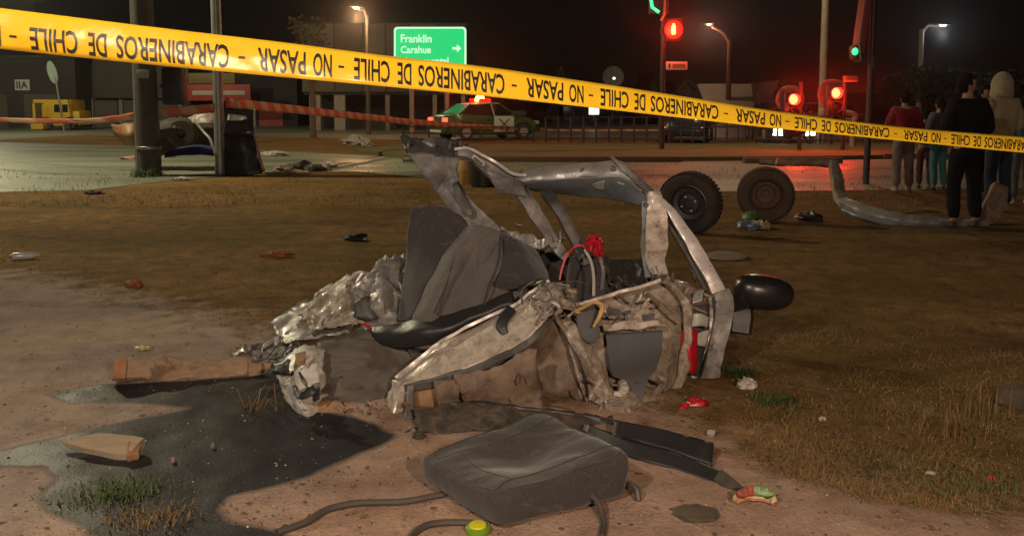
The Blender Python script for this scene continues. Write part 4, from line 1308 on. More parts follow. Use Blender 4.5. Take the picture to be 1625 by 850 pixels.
surf('dark_hole_lining', [[(560, 480, 4.72), (585, 470, 4.74), (606, 485, 4.74)], [(562, 505, 4.68), (588, 508, 4.66), (604, 505, 4.7)]], M['dark_metal'], W, 0.006, 6, 0.014, 15, 9)
sweep('torn_edge', [(370, 566, 4.75), (395, 553, 4.8), (420, 548, 4.85), (445, 540, 4.9), (470, 530, 4.92)], [0.03, 0.045, 0.03, 0.045, 0.03], [0.03, 0.03, 0.04, 0.02, 0.02], M['silver'], W, amp=0.0396, freq=22, seed=3, smooth=24)
surf('broken_under_edge', [[(402, 560, 4.75), (430, 555, 4.75), (462, 548, 4.7)], [(395, 590, 4.65), (425, 600, 4.6), (455, 590, 4.5)]], M['grey_metal'], W, 0.0025, 9, 0.037, 14, 12, smooth=22, tear=0.02)
sweep('red_wire', [(578, 514, 4.62), (595, 521, 4.55), (618, 522, 4.5), (645, 518, 4.48), (668, 508, 4.5)], 0.016, 0.014, M['red'], W)
# left sill block
surf('sill_cover', [[(505, 545, 4.45), (560, 538, 4.5), (620, 545, 4.5), (690, 560, 4.45)], [(505, 590, 4.2), (560, 585, 4.25), (620, 590, 4.3), (680, 600, 4.3)], [(510, 632, 4.0), (560, 636, 4.02), (610, 640, 4.08), (655, 640, 4.15)], [(515, 650, 4.0), (560, 648, 4.02), (610, 652, 4.06), (650, 655, 4.1)]], M['brown_plastic'], W, 0.01, 8, 0.016, 7, 14)
surf('torn_white_end', [[(472, 548, 4.3), (492, 546, 4.28), (515, 552, 4.3)], [(440, 585, 4.15), (478, 588, 4.02), (515, 588, 4.1)], [(446, 615, 4.02), (480, 620, 3.93), (513, 618, 4.02)], [(456, 642, 3.95), (484, 650, 3.87), (512, 645, 3.96)], [(474, 668, 3.9), (492, 674, 3.85), (512, 668, 3.9)]], M['white_paint'], W, 0.002, 9, 0.016, 11, 16, smooth=22, tear=0.012)
surf('split_white_skin', [[(466, 592, 3.94), (482, 578, 3.93), (506, 574, 3.96)], [(466, 622, 3.88), (488, 615, 3.86), (508, 612, 3.9)]], M['white_paint'], W, 0.004, 6, 0.01, 14, 18)
sweep('torn_tar_strip', [(466, 612, 3.86), (474, 626, 3.85), (490, 625, 3.84), (503, 612, 3.85), (504, 632, 3.85)], [0.015, 0.03, 0.03, 0.035, 0.015], 0.012, M['black_plastic'], W, amp=0.0108, freq=20)
sweep('torn_tar_strip', [(475, 590, 3.9), (482, 604, 3.87), (488, 614, 3.86)], [0.008, 0.016, 0.006], 0.008, M['black_plastic'], W)
surf('rust_flap', [[(470, 560, 4.12), (486, 556, 4.1)], [(466, 580, 4.0), (482, 588, 3.97)], [(470, 594, 3.97), (480, 592, 3.95)]], M['tan_board'], W, 0.004, 6, 0.012, 16, 20)
surf('black_socket', [[(436, 578, 4.1), (458, 574, 4.06)], [(434, 592, 4.05), (458, 594, 4.0)]], M['black_plastic'], W, 0.02, 6, 0.01, 15, 21)
surf('inner_foam', [[(520, 638, 3.98), (560, 640, 4.0), (600, 640, 4.02), (632, 634, 4.06)], [(520, 655, 3.93), (560, 655, 3.95), (600, 658, 3.96), (632, 655, 4.0)], [(518, 664, 3.93), (560, 668, 3.95), (595, 678, 3.9), (628, 676, 3.95)]], M['foam'], W, 0.02, 8, 0.02, 14, 22, smooth=30)
surf('tan_sill_board', [[(500, 640, 3.95), (520, 636, 3.96), (560, 640, 3.98), (585, 642, 3.98)], [(500, 668, 3.88), (520, 662, 3.89), (560, 655, 3.94), (585, 658, 3.93)]], M['tan_board'], W, 0.015, 6, 0.008, 12, 24)
# bright arched rail
surf('arch_rail', [[(628, 602, 4.15), (655, 580, 4.2), (700, 545, 4.25), (760, 512, 4.3), (812, 488, 4.32), (842, 466, 4.34), (870, 448, 4.36), (905, 452, 4.38)],
                   [(634, 607, 4.06), (662, 592, 4.1), (710, 565, 4.14), (770, 535, 4.16), (820, 512, 4.18), (852, 486, 4.22), (878, 466, 4.26), (908, 470, 4.3)],
                   [(640, 612, 4.03), (668, 608, 4.05), (722, 592, 4.05), (785, 566, 4.06), (832, 542, 4.08), (866, 508, 4.14), (884, 486, 4.2), (910, 490, 4.24)]],
     M['cream'], W, 0.0025, 9, 0.010, 9, 26, tear=0.004)
sweep('rail_flange', [(642, 616, 4.03), (670, 611, 4.05), (722, 597, 4.05), (785, 571, 4.06), (832, 547, 4.08), (866, 513, 4.14), (884, 490, 4.2)], [0.03, 0.042, 0.045, 0.04, 0.035, 0.03, 0.02], 0.03, M['dark_metal'], W, ref=(0, -1, 0), amp=0.0108)
sweep('rail_edge_seam', [(628, 600, 4.13), (656, 577, 4.18), (702, 542, 4.23), (762, 509, 4.28), (814, 485, 4.3), (845, 462, 4.32), (872, 445, 4.34)], 0.018, 0.02, M['pink_silver'], W, amp=0.0108)
surf('rail_foot', [[(622, 602, 4.12), (640, 606, 4.06), (658, 612, 4.08)], [(615, 640, 4.02), (632, 642, 3.96), (650, 645, 4.0)], [(608, 682, 3.86), (622, 686, 3.8), (640, 688, 3.82)]], M['cream'], W, 0.0025, 9, 0.012, 12, 28, tear=0.008)
sweep('foot_stem', [(652, 616, 4.02), (650, 650, 3.9), (648, 688, 3.76)], [0.03, 0.04, 0.05], 0.03, M['grey_metal'], W, amp=0.0144, freq=15)
surf('crumpled_joint', [[(838, 470, 4.26), (862, 450, 4.3), (890, 448, 4.3), (910, 462, 4.3)], [(850, 490, 4.16), (874, 472, 4.18), (900, 470, 4.2), (918, 486, 4.22)], [(866, 508, 4.1), (886, 494, 4.12), (905, 492, 4.16), (925, 505, 4.18)]], M['cream_dirty'], W, 0.002, 9, 0.033, 16, 30, smooth=22, tear=0.012)
sweep('bent_pin', [(868, 492, 4.08), (876, 480, 4.05), (888, 488, 4.04), (882, 500, 4.05)], 0.014, 0.014, M['silver'], W)
surf('bent_tab', [[(845, 470, 4.2), (862, 458, 4.22)], [(858, 478, 4.16), (870, 468, 4.17)]], M['silver'], W, 0.0025, 9, 0.012, 18, 31)
# rusty wheel arch and boards below the rail
surf('wheel_arch', [[(720, 585, 4.14), (790, 566, 4.16), (850, 535, 4.18), (890, 500, 4.24), (912, 520, 4.24)],
                    [(735, 605, 4.14), (800, 598, 4.2), (860, 575, 4.24), (905, 560, 4.24), (932, 575, 4.2)],
                    [(740, 628, 4.1), (805, 630, 4.12), (870, 625, 4.16), (918, 615, 4.16), (940, 622, 4.12)],
                    [(745, 645, 4.02), (805, 652, 4.0), (870, 660, 3.98), (918, 664, 3.98), (942, 664, 4.0)]], M['rust'], W, 0.0025, 9, 0.018, 10, 32, smooth=24)
sweep('arch_lip', [(880, 500, 4.2), (905, 540, 4.18), (925, 580, 4.14), (938, 625, 4.08), (940, 660, 4.02)], [0.02, 0.03, 0.035, 0.035, 0.03], 0.025, M['rust'], W, amp=0.0180, freq=12)
surf('tan_panel', [[(655, 618, 4.06), (720, 600, 4.08), (800, 580, 4.1)], [(655, 664, 3.96), (720, 650, 3.97), (805, 644, 3.98)]], M['tan_board'], W, 0.012, 7, 0.01, 6, 34)
surf('hanging_bracket', [[(688, 606, 4.0), (730, 602, 4.0)], [(694, 640, 3.92), (728, 640, 3.92)], [(704, 682, 3.78), (724, 680, 3.78)]], M['rust'], W, 0.02, 6, 0.008, 10, 36)
surf('small_tab', [[(755, 590, 4.1), (768, 586, 4.1)], [(754, 604, 4.08), (766, 602, 4.08)]], M['grey_metal'], W, 0.0025, 9, 0.004, 10, 37)
surf('underbody', [[(655, 652, 3.84), (740, 640, 3.86), (830, 644, 3.86), (900, 652, 3.85), (970, 660, 3.84)], [(662, 668, 3.76), (745, 660, 3.78), (835, 662, 3.78), (905, 668, 3.77), (978, 673, 3.76)], [(668, 688, 3.66), (750, 682, 3.68), (840, 682, 3.68), (910, 686, 3.67), (985, 688, 3.68)]], M['underbody'], W, 0.003, 9, 0.012, 10, 104, smooth=22, tear=0.015)
surf('hanging_skirt', [[(715, 596, 4.0), (790, 578, 4.02), (850, 552, 4.04)], [(730, 622, 3.97), (795, 612, 3.98), (856, 595, 4.0)], [(742, 650, 3.9), (800, 648, 3.9), (862, 650, 3.9)]], M['rust'], W, 0.0025, 9, 0.022, 11, 106, smooth=22, tear=0.015)
sweep('lower_rubber_lip', [(640, 690, 3.68), (668, 676, 3.74), (690, 652, 3.86), (730, 641, 3.88), (775, 642, 3.87), (830, 650, 3.85), (890, 657, 3.83), (950, 666, 3.8), (990, 676, 3.77)], [0.02, 0.02, 0.022, 0.026, 0.026, 0.026, 0.026, 0.028, 0.03], 0.02, M['black_plastic'], W, amp=0.0108, freq=9)
for x, y in ((766, 655), (652, 686)):
    q = P(x, y, 3.9)
    sweep('rubber_mount', [(x, y - 12, 3.95), (x + 1, y, 3.92), (x, y + 12, 3.9)], [0.03, 0.045, 0.03], 0.035, M['dark_metal'], W, amp=0.004)
# door shell
surf('door_shell', [[(892, 488, 4.32), (940, 478, 4.35), (992, 462, 4.38), (1046, 446, 4.42), (1078, 470, 4.47)],
                    [(897, 515, 4.25), (945, 505, 4.28), (1000, 498, 4.3), (1056, 490, 4.35), (1087, 502, 4.42)],
                    [(905, 560, 4.17), (955, 545, 4.22), (1002, 545, 4.25), (1058, 545, 4.3), (1086, 550, 4.38)],
                    [(920, 610, 4.11), (960, 600, 4.14), (1006, 600, 4.17), (1052, 600, 4.22), (1078, 600, 4.33)],
                    [(935, 657, 4.02), (970, 662, 4.02), (1010, 658, 4.06), (1042, 655, 4.12), (1062, 645, 4.22)]], M['cream_dirty'], W, 0.0025, 9, 0.013, 10, 40)
mb = MB()
fp = [(962, 532), (1000, 530), (1052, 527), (1050, 560), (1040, 588), (1026, 604), (1020, 632), (998, 636), (990, 616), (992, 604), (972, 596), (966, 570)]
def doorY(py): return 4.235 - (py - 527) * 0.00155
mb.prism([P(x, y, doorY(y) - 0.055) for x, y in fp], (0, 0.03, 0.004))
mb.build('felt_pad', M['felt'], W, smooth=20)
sweep('door_top_seam', [(905, 486, 4.28), (950, 474, 4.31), (1000, 460, 4.33), (1048, 446, 4.36)], 0.02, 0.02, M['cream'], W, amp=0.0108)
sweep('door_mid_crease', [(958, 520, 4.19), (1000, 516, 4.21), (1045, 514, 4.24)], [0.03, 0.045, 0.03], 0.03, M['cream'], W, amp=0.0180, freq=12)
sweep('door_edge', [(1052, 448, 4.36), (1080, 470, 4.38), (1092, 500, 4.36), (1090, 545, 4.33), (1082, 590, 4.3), (1068, 625, 4.25), (1056, 650, 4.18)], [0.03, 0.04, 0.045, 0.045, 0.05, 0.05, 0.04], 0.03, M['cream_dirty'], W, amp=0.0216, freq=10)
sweep('door_brace', [(1028, 466, 4.3), (1055, 492, 4.3), (1078, 512, 4.31)], [0.02, 0.03, 0.02], 0.02, M['rust'], W, amp=0.0108)
for k, pts in enumerate([[(965, 488), (985, 492), (982, 508), (966, 506)], [(992, 494), (1002, 492), (998, 510)], [(1022, 500), (1040, 498), (1036, 508), (1024, 512)]]):
    MB().prism([P(x, y, 4.255) for x, y in pts], (0, 0.012, 0)).build('dark_cutout', M['dark_metal'], W, smooth=0)  # solid dark plates painted in for the shade inside openings
surf('dark_latch_plate', [[(922, 492, 4.2), (940, 482, 4.2), (955, 492, 4.2)], [(915, 505, 4.17), (935, 512, 4.15), (950, 520, 4.15)], [(925, 540, 4.12), (940, 545, 4.12), (955, 535, 4.13)]], M['felt'], W, 0.008, 6, 0.012, 12, 42)  # dark sheet standing in for a shaded gap in the door
sweep('yellow_trim', [(908, 496, 4.18), (925, 488, 4.15), (942, 480, 4.12), (955, 484, 4.1), (952, 500, 4.08), (942, 518, 4.08)], [0.012, 0.016, 0.014, 0.02, 0.02, 0.012], 0.012, M['yellow_rubber'], W)
surf('crumpled_quarter', [[(888, 500, 4.22), (910, 512, 4.2), (930, 530, 4.18)], [(905, 545, 4.14), (925, 552, 4.1), (945, 560, 4.12)], [(925, 590, 4.1), (945, 595, 4.06), (968, 600, 4.08)], [(938, 640, 4.0), (955, 648, 3.98), (980, 650, 4.0)]], M['cream_dirty'], W, 0.0025, 9, 0.019, 13, 44, smooth=22)
surf('lower_crumple', [[(970, 612, 4.08), (1000, 622, 4.05), (1030, 612, 4.1), (1060, 600, 4.2)], [(950, 640, 3.98), (985, 648, 3.96), (1020, 645, 4.0), (1052, 638, 4.1)], [(945, 668, 3.93), (985, 672, 3.93), (1020, 665, 3.96), (1050, 658, 4.05)]], M['cream_dirty'], W, 0.0025, 9, 0.033, 14, 46, smooth=22, tear=0.01)
sweep('gathered_metal', [(985, 605, 4.06), (992, 614, 4.03), (985, 625, 4.02), (972, 622, 4.02)], [0.03, 0.045, 0.03, 0.02], 0.03, M['cream'], W, amp=0.0216, freq=18)
# pillars on the right
sweep('inner_pillar', [(1034, 308, 4.85), (1040, 345, 4.8), (1042, 385, 4.72), (1040, 412, 4.66), (1048, 440, 4.58)], [0.07, 0.1, 0.115, 0.10, 0.08], 0.05, M['cream'], W, amp=0.0216, freq=9, seed=5, prof=CHAN)
sweep('pillar_flange', [(1024, 320, 4.84), (1025, 360, 4.78), (1024, 405, 4.68), (1030, 440, 4.6)], [0.04, 0.05, 0.045, 0.03], 0.012, M['blue_grey'], W, amp=0.0090)
for y in (325, 368):
    q = P(1025, y, 4.755 if y > 340 else 4.80)
    MB().lathe([(0.001, -.012), (.012, -.012), (.014, 0), (.014, .01)], q, 'Y', 10).build('bolt', M['dark_metal'], W)
sweep('outer_strip', [(1050, 318, 4.8), (1078, 355, 4.75), (1105, 398, 4.68), (1128, 438, 4.62), (1143, 468, 4.58)], [0.03, 0.06, 0.068, 0.07, 0.075], 0.022, M['pink_silver'], W, amp=0.0072)
sweep('strip_seal', [(1045, 335, 4.86), (1068, 368, 4.8), (1092, 408, 4.73), (1110, 442, 4.67), (1120, 462, 4.63)], 0.022, 0.025, M['dark_metal'], W)
sweep('lower_strip', [(1142, 462, 4.58), (1148, 482, 4.56), (1146, 510, 4.54), (1138, 550, 4.5), (1128, 585, 4.46), (1118, 612, 4.42)], [0.075, 0.09, 0.085, 0.075, 0.075, 0.07], 0.06, M['grey_metal'], W, amp=0.0108, freq=9, prof=CHAN)
sweep('lower_strip_edge', [(1126, 468, 4.56), (1128, 495, 4.53), (1125, 525, 4.5), (1112, 565, 4.46), (1100, 600, 4.42)], [0.02, 0.024, 0.03, 0.03, 0.035], 0.02, M['silver'], W, amp=0.0072)
sweep('strip_toe', [(1136, 572, 4.46), (1136, 592, 4.44), (1132, 612, 4.4)], [0.03, 0.05, 0.05], 0.03, M['silver_paint'], W, amp=0.0108)
surf('pillar_base', [[(1035, 428, 4.66), (1065, 440, 4.64), (1095, 452, 4.62), (1120, 466, 4.6)], [(1048, 446, 4.5), (1078, 458, 4.5), (1102, 470, 4.52), (1122, 480, 4.52)], [(1062, 466, 4.45), (1085, 482, 4.46), (1105, 492, 4.47), (1122, 500, 4.48)]], M['cream_dirty'], W, 0.0025, 9, 0.02, 12, 50)
surf('base_tab', [[(1100, 462, 4.5), (1118, 458, 4.5)], [(1098, 482, 4.46), (1114, 476, 4.46)]], M['silver_paint'], W, 0.006, 6, 0.01, 14, 51)
surf('lamp_panel', [[(1086, 486, 4.46), (1126, 482, 4.5)], [(1084, 540, 4.42), (1122, 540, 4.46)], [(1082, 592, 4.36), (1108, 596, 4.4)]], M['dark_metal'], W, 0.008, 6, 0.008, 10, 52)
surf('tail_lamp', [[(1083, 524, 4.38), (1094, 522, 4.36), (1104, 524, 4.38)], [(1083, 555, 4.35), (1094, 555, 4.32), (1104, 556, 4.35)], [(1085, 586, 4.32), (1096, 592, 4.3), (1104, 586, 4.33)]], M['red'], W, 0.02, 6, 0.004, 12, 53)
surf('lamp_housing', [[(1086, 504, 4.4), (1105, 498, 4.37), (1124, 502, 4.4)], [(1088, 522, 4.38), (1105, 518, 4.36), (1122, 518, 4.4)]], M['lens_white'], W, 0.02, 6, 0.008, 12, 54)
surf('lamp_housing', [[(1106, 528, 4.39), (1124, 524, 4.42)], [(1104, 548, 4.38), (1118, 550, 4.4)]], M['lens_white'], W, 0.02, 6, 0.008, 12, 55)
# roof rail
surf('roof_rail', [[(812, 280, 5.1), (850, 268, 5.08), (900, 261, 5.05), (950, 258, 5.0), (985, 256, 4.96), (1012, 280, 4.92), (1042, 308, 4.86)],
                   [(815, 286, 5.04), (850, 277, 5.02), (900, 271, 4.99), (950, 269, 4.95), (988, 268, 4.92), (1015, 290, 4.88), (1040, 318, 4.84)],
                   [(818, 294, 5.02), (850, 288, 5.0), (900, 284, 4.97), (950, 281, 4.93), (990, 282, 4.9), (1018, 300, 4.86), (1038, 328, 4.82)]], M['silver_paint'], W, 0.008, 8, 0.008, 10, 60)
surf('roof_rail_inner', [[(822, 293, 5.0), (880, 285, 4.96), (940, 281, 4.93), (990, 282, 4.89), (1030, 316, 4.83)],
                         [(836, 300, 5.03), (890, 298, 5.0), (945, 300, 4.97), (992, 306, 4.92), (1030, 322, 4.84)],
                         [(848, 304, 5.07), (895, 308, 5.05), (945, 314, 5.02), (992, 320, 4.97), (1026, 328, 4.85)]], M['blue_grey'], W, 0.0025, 9, 0.006, 9, 61)
surf('flaking_paint', [[(940, 292, 4.94), (965, 286, 4.92), (990, 292, 4.9)], [(945, 300, 4.97), (968, 302, 4.95), (994, 304, 4.93)]], M['white_paint'], W, 0.003, 6, 0.006, 12, 62)
for x, y in ((924, 271), (973, 268)):
    MB().lathe([(0.001, -.016), (.013, -.016), (.017, -.004), (.017, .01)], P(x, y, 4.97 if x < 950 else 4.93), 'Y', 12).build('bolt', M['dark_metal'], W)  # dark discs painted in for the shade of holes in the rail
sweep('roof_spike', [(970, 249, 4.95), (990, 268, 4.9), (1015, 290, 4.86), (1040, 312, 4.82)], [0.012, 0.03, 0.035, 0.03], 0.02, M['grey_metal'], W, amp=0.0090)
# left torn pillar
surf('rear_pillar', [[(648, 246, 5.05), (670, 244, 5.04), (700, 248, 5.02), (728, 252, 5.0)],
                     [(664, 268, 5.0), (684, 268, 4.98), (706, 270, 4.97), (724, 270, 4.97)],
                     [(688, 298, 4.95), (702, 298, 4.93), (716, 296, 4.93), (732, 294, 4.93)],
                     [(712, 328, 4.9), (722, 324, 4.88), (734, 322, 4.88), (748, 318, 4.88)],
                     [(736, 346, 4.85), (746, 348, 4.84), (758, 346, 4.84), (772, 342, 4.84)],
                     [(752, 372, 4.8), (764, 374, 4.78), (780, 372, 4.78), (796, 366, 4.8)]], M['grey_metal'], W, 0.02, 7, 0.012, 8, 64)
sweep('pillar_slot', [(722, 290, 4.87), (730, 312, 4.84), (742, 332, 4.8), (746, 342, 4.79)], [0.03, 0.055, 0.05, 0.03], 0.02, M['dark_metal'], W, amp=0.0054)  # dark bar drawn for the shade of an open slot
surf('pillar_bright_tab', [[(712, 284, 4.88), (722, 282, 4.88)], [(716, 294, 4.86), (726, 292, 4.86)]], M['silver_paint'], W, 0.0025, 9, 0.003, 12, 65)
surf('torn_top_flap', [[(634, 216, 5.2), (660, 218, 5.2), (695, 222, 5.18), (730, 226, 5.15), (752, 236, 5.12)], [(640, 230, 5.12), (668, 234, 5.1), (700, 236, 5.1), (735, 240, 5.08), (758, 246, 5.06)], [(650, 246, 5.05), (672, 247, 5.04), (702, 250, 5.02), (732, 254, 5.0), (752, 256, 5.0)]], M['dark_metal'], W, 0.0025, 9, 0.02, 9, 66, tear=0.02)
sweep('upper_rail', [(726, 246, 5.02), (752, 250, 5.04), (776, 268, 5.06), (800, 284, 5.08), (826, 282, 5.08)], [0.04, 0.06, 0.085, 0.09, 0.07], 0.05, M['grey_metal'], W, amp=0.0144, prof=CHAN)
sweep('upper_rail_lip', [(722, 238, 5.0), (752, 240, 5.0), (784, 258, 5.0), (812, 274, 5.02), (835, 278, 5.03)], 0.018, 0.02, M['pink_silver'], W, amp=0.0108)
sweep('rail_clip', [(750, 248, 4.99), (768, 262, 4.99)], [0.03, 0.03], 0.02, M['silver_paint'], W)
sweep('rail_clip', [(752, 250, 4.975), (766, 261, 4.975)], [0.012, 0.012], 0.015, M['dark_metal'], W)
surf('rail_gusset', [[(770, 268, 5.0), (800, 280, 5.0), (830, 290, 5.0)], [(782, 292, 4.98), (805, 296, 4.98), (835, 302, 4.98)], [(792, 306, 4.98), (812, 308, 4.98), (842, 314, 4.97)]], M['grey_metal'], W, 0.015, 6, 0.012, 12, 68)
sweep('brace', [(822, 296, 5.06), (840, 324, 4.98), (862, 358, 4.97), (884, 392, 4.96), (900, 410, 4.95)], [0.08, 0.075, 0.07, 0.06, 0.05], 0.05, M['grey_metal'], W, amp=0.0108, prof=CHAN)
sweep('brace', [(866, 303, 5.08), (885, 330, 4.98), (902, 362, 4.96), (918, 394, 4.94), (930, 420, 4.92)], [0.075, 0.06, 0.055, 0.05, 0.045], 0.05, M['dark_metal'], W, amp=0.0090, prof=CHAN)
# bright crumple under the window opening
sweep('bent_beading', [(796, 362, 5.0), (815, 374, 5.0), (835, 382, 4.98), (856, 386, 4.97), (880, 384, 4.96)], [0.02, 0.05, 0.06, 0.05, 0.03], 0.03, M['silver'], W, amp=0.0324, freq=18, seed=9, smooth=28)
# cables
sweep('red_cable', [(888, 444, 4.7), (892, 425, 4.72), (900, 405, 4.74), (912, 392, 4.76), (924, 390, 4.76), (934, 398, 4.76)], 0.012, 0.012, M['red'], W, sub=8)
mb = MB()
for k in range(16):
    q = P(946 + random.uniform(-10, 10), 390 + random.uniform(-16, 16), 4.75 + random.uniform(-.05, .03))
    d = Vector((random.uniform(-1, 1), random.uniform(-1, 1), random.uniform(-1, 1))) * 0.03
    mb.tube(curve([q - d, q + Vector((0, -.012, 0.01)), q + d], 3), [0.008] * 2 + [0.014] * 2 + [0.013] * 2 + [0.008], 6)
mb.build('red_ribbon_bundle', M['red'], W)
sweep('pale_rod', [(928, 396, 4.74), (938, 416, 4.7), (942, 440, 4.66), (942, 470, 4.6)], 0.016, 0.014, M['lens_white'], W)
sweep('dark_rod', [(952, 408, 4.74), (957, 430, 4.7), (955, 460, 4.6)], 0.02, 0.016, M['grey_metal'], W)
# seat back
surf('seat_back_shell', [[(655, 330, 4.95), (690, 328, 4.92), (725, 336, 4.9), (760, 352, 4.9)], [(650, 390, 4.9), (682, 388, 4.82), (715, 392, 4.78), (750, 395, 4.76)], [(645, 450, 4.8), (668, 450, 4.68), (695, 448, 4.62), (730, 450, 4.62)], [(640, 508, 4.65), (655, 510, 4.55), (678, 508, 4.5), (715, 505, 4.5)]], M['seat_dark'], W, 0.05, 9, 0.013, 6, 70, smooth=180)
surf('seat_back_cushion', [[(742, 368, 4.8), (762, 362, 4.74), (790, 366, 4.74), (820, 382, 4.78), (846, 402, 4.85)],
                           [(712, 408, 4.7), (730, 402, 4.62), (752, 408, 4.66), (790, 412, 4.62), (850, 425, 4.72)],
                           [(688, 452, 4.6), (705, 448, 4.52), (722, 456, 4.57), (770, 455, 4.52), (860, 448, 4.62)],
                           [(664, 498, 4.5), (685, 496, 4.43), (706, 500, 4.47), (760, 498, 4.42), (850, 482, 4.5)],
                           [(660, 512, 4.48), (684, 512, 4.41), (706, 514, 4.45), (760, 512, 4.4), (840, 495, 4.48)]], M['seat_light'], W, 0.06, 9, 0.014, 7, 71, smooth=180)
surf('seat_bolster', [[(742, 366, 4.80), (752, 362, 4.76), (764, 366, 4.79)], [(714, 410, 4.70), (730, 404, 4.61), (746, 412, 4.69)], [(690, 454, 4.60), (706, 450, 4.51), (722, 456, 4.60)], [(664, 500, 4.50), (684, 498, 4.43), (706, 502, 4.51)]], M['seat_light'], W, 0.05, 9, 0.009, 8, 72, smooth=180)
surf('seat_lumbar_pad', [[(766, 386, 4.70), (778, 380, 4.66), (790, 386, 4.70)], [(756, 408, 4.65), (768, 404, 4.59), (782, 408, 4.64)], [(750, 426, 4.63), (762, 432, 4.58), (774, 426, 4.62)]], M['seat_light'], W, 0.04, 9, 0.006, 8, 73, smooth=180)
surf('seat_right_bolster', [[(792, 372, 4.74), (820, 386, 4.72), (848, 406, 4.8)], [(798, 420, 4.62), (830, 420, 4.58), (862, 432, 4.7)], [(780, 458, 4.5), (825, 452, 4.46), (868, 452, 4.58)]], M['seat'], W, 0.06, 9, 0.012, 8, 74, smooth=180)
sweep('seat_seam', [(745, 366, 4.73), (722, 408, 4.58), (708, 452, 4.48), (690, 496, 4.38)], .008, .008, M['seat_dark'], W)
sweep('seat_seam', [(796, 376, 4.66), (792, 415, 4.54), (778, 455, 4.44), (765, 495, 4.36)], .008, .008, M['seat_dark'], W)
surf('black_drape', [[(588, 520, 4.55), (640, 512, 4.48), (700, 500, 4.42), (760, 486, 4.4), (812, 462, 4.42)], [(590, 530, 4.5), (640, 532, 4.4), (700, 522, 4.33), (760, 500, 4.33), (816, 478, 4.36)], [(605, 545, 4.48), (645, 552, 4.4), (690, 545, 4.35), (745, 518, 4.36), (805, 492, 4.37)]], M['black_plastic'], W, 0.012, 9, 0.014, 7, 76, smooth=180)
sweep('belt_buckle', [(812, 490, 4.25), (800, 505, 4.2), (796, 518, 4.17), (802, 530, 4.15)], [0.05, 0.05, 0.055, 0.03], 0.025, M['black_plastic'], W)
# torn slivers of sheet metal, broken trim and hanging wires
rsh = random.Random(5)
def shard(px, py, Y, sz, mt, name='metal_shard'):
    c = P(px, py, Y)
    a = Vector((rsh.gauss(0, 1), rsh.gauss(0, .5), rsh.gauss(0, 1))).normalized()
    b2 = a.cross(Vector((rsh.gauss(0, .4), -1, rsh.gauss(0, .5)))).normalized()
    n_ = a.cross(b2)
    ln, wd = sz * rsh.uniform(.7, 1.4), sz * rsh.uniform(.2, .5)
    bend = rsh.uniform(-.6, .6)
    rows = []
    for i_ in range(4):
        t = i_ / 3 - .5
        w_ = wd * (1 - abs(t) * rsh.uniform(.6, 1.7))
        o_ = n_ * (bend * t * t * ln * 2 + rsh.uniform(-.08, .08) * ln)
        sh = b2 * rsh.uniform(-.25, .25) * wd
        rows.append([c + a * t * ln + o_ + sh - b2 * w_ / 2, c + a * t * ln + o_ + sh + n_ * wd * rsh.uniform(-.25, .25), c + a * t * ln + o_ + sh + b2 * w_ / 2])
    v = [q for r_ in rows for q in r_]
    f = [(i_ * 3 + j_, i_ * 3 + j_ + 1, i_ * 3 + j_ + 4, i_ * 3 + j_ + 3) for i_ in range(3) for j_ in range(2)]
    o = obj(name, v, f, mt, W, smooth=15)
    m_ = o.modifiers.new('t', 'SOLIDIFY'); m_.thickness = .0022
ZN = [((548, 445, 648, 522), 4.78, 14, ('silver', 'cream_dirty', 'silver_paint', 'dark_metal', 'grey_metal'), .06),
      ((490, 495, 560, 530), 4.74, 8, ('silver', 'cream_dirty', 'dark_metal'), .05),
      ((390, 552, 462, 582), 4.68, 8, ('silver', 'grey_metal', 'dark_metal', 'tan_board'), .08),
      ((450, 555, 520, 665), 3.95, 9, ('white_paint', 'tan_board', 'cream', 'dark_metal'), .08),
      ((525, 640, 650, 685), 3.9, 16, ('foam', 'tan_board', 'cream_dirty', 'dark_metal'), .06),
      ((845, 445, 925, 515), 4.16, 12, ('cream', 'cream_dirty', 'dark_metal'), .045),
      ((935, 600, 1060, 662), 4.0, 14, ('cream_dirty', 'cream', 'rust'), .05),
      ((955, 470, 1075, 525), 4.22, 14, ('cream_dirty', 'dark_metal', 'cream'), .05),
      ((1040, 430, 1125, 500), 4.46, 14, ('cream_dirty', 'silver_paint', 'dark_metal'), .06),
      ((740, 600, 930, 655), 4.02, 12, ('rust', 'cream_dirty'), .05),
      ((790, 355, 890, 400), 4.95, 12, ('silver', 'grey_metal'), .07),
      ((635, 215, 760, 255), 5.04, 10, ('grey_metal', 'dark_metal'), .07),
      ((960, 420, 1035, 460), 4.85, 10, ('dark_metal', 'grey_metal'), .07)]
for (x0, y0, x1, y1), Y, n_, ms_, sz in ZN:
    for k in range(n_):
        shard(rsh.uniform(x0, x1), rsh.uniform(y0, y1), Y + rsh.uniform(-.05, .06), sz, M[rsh.choice(ms_)])
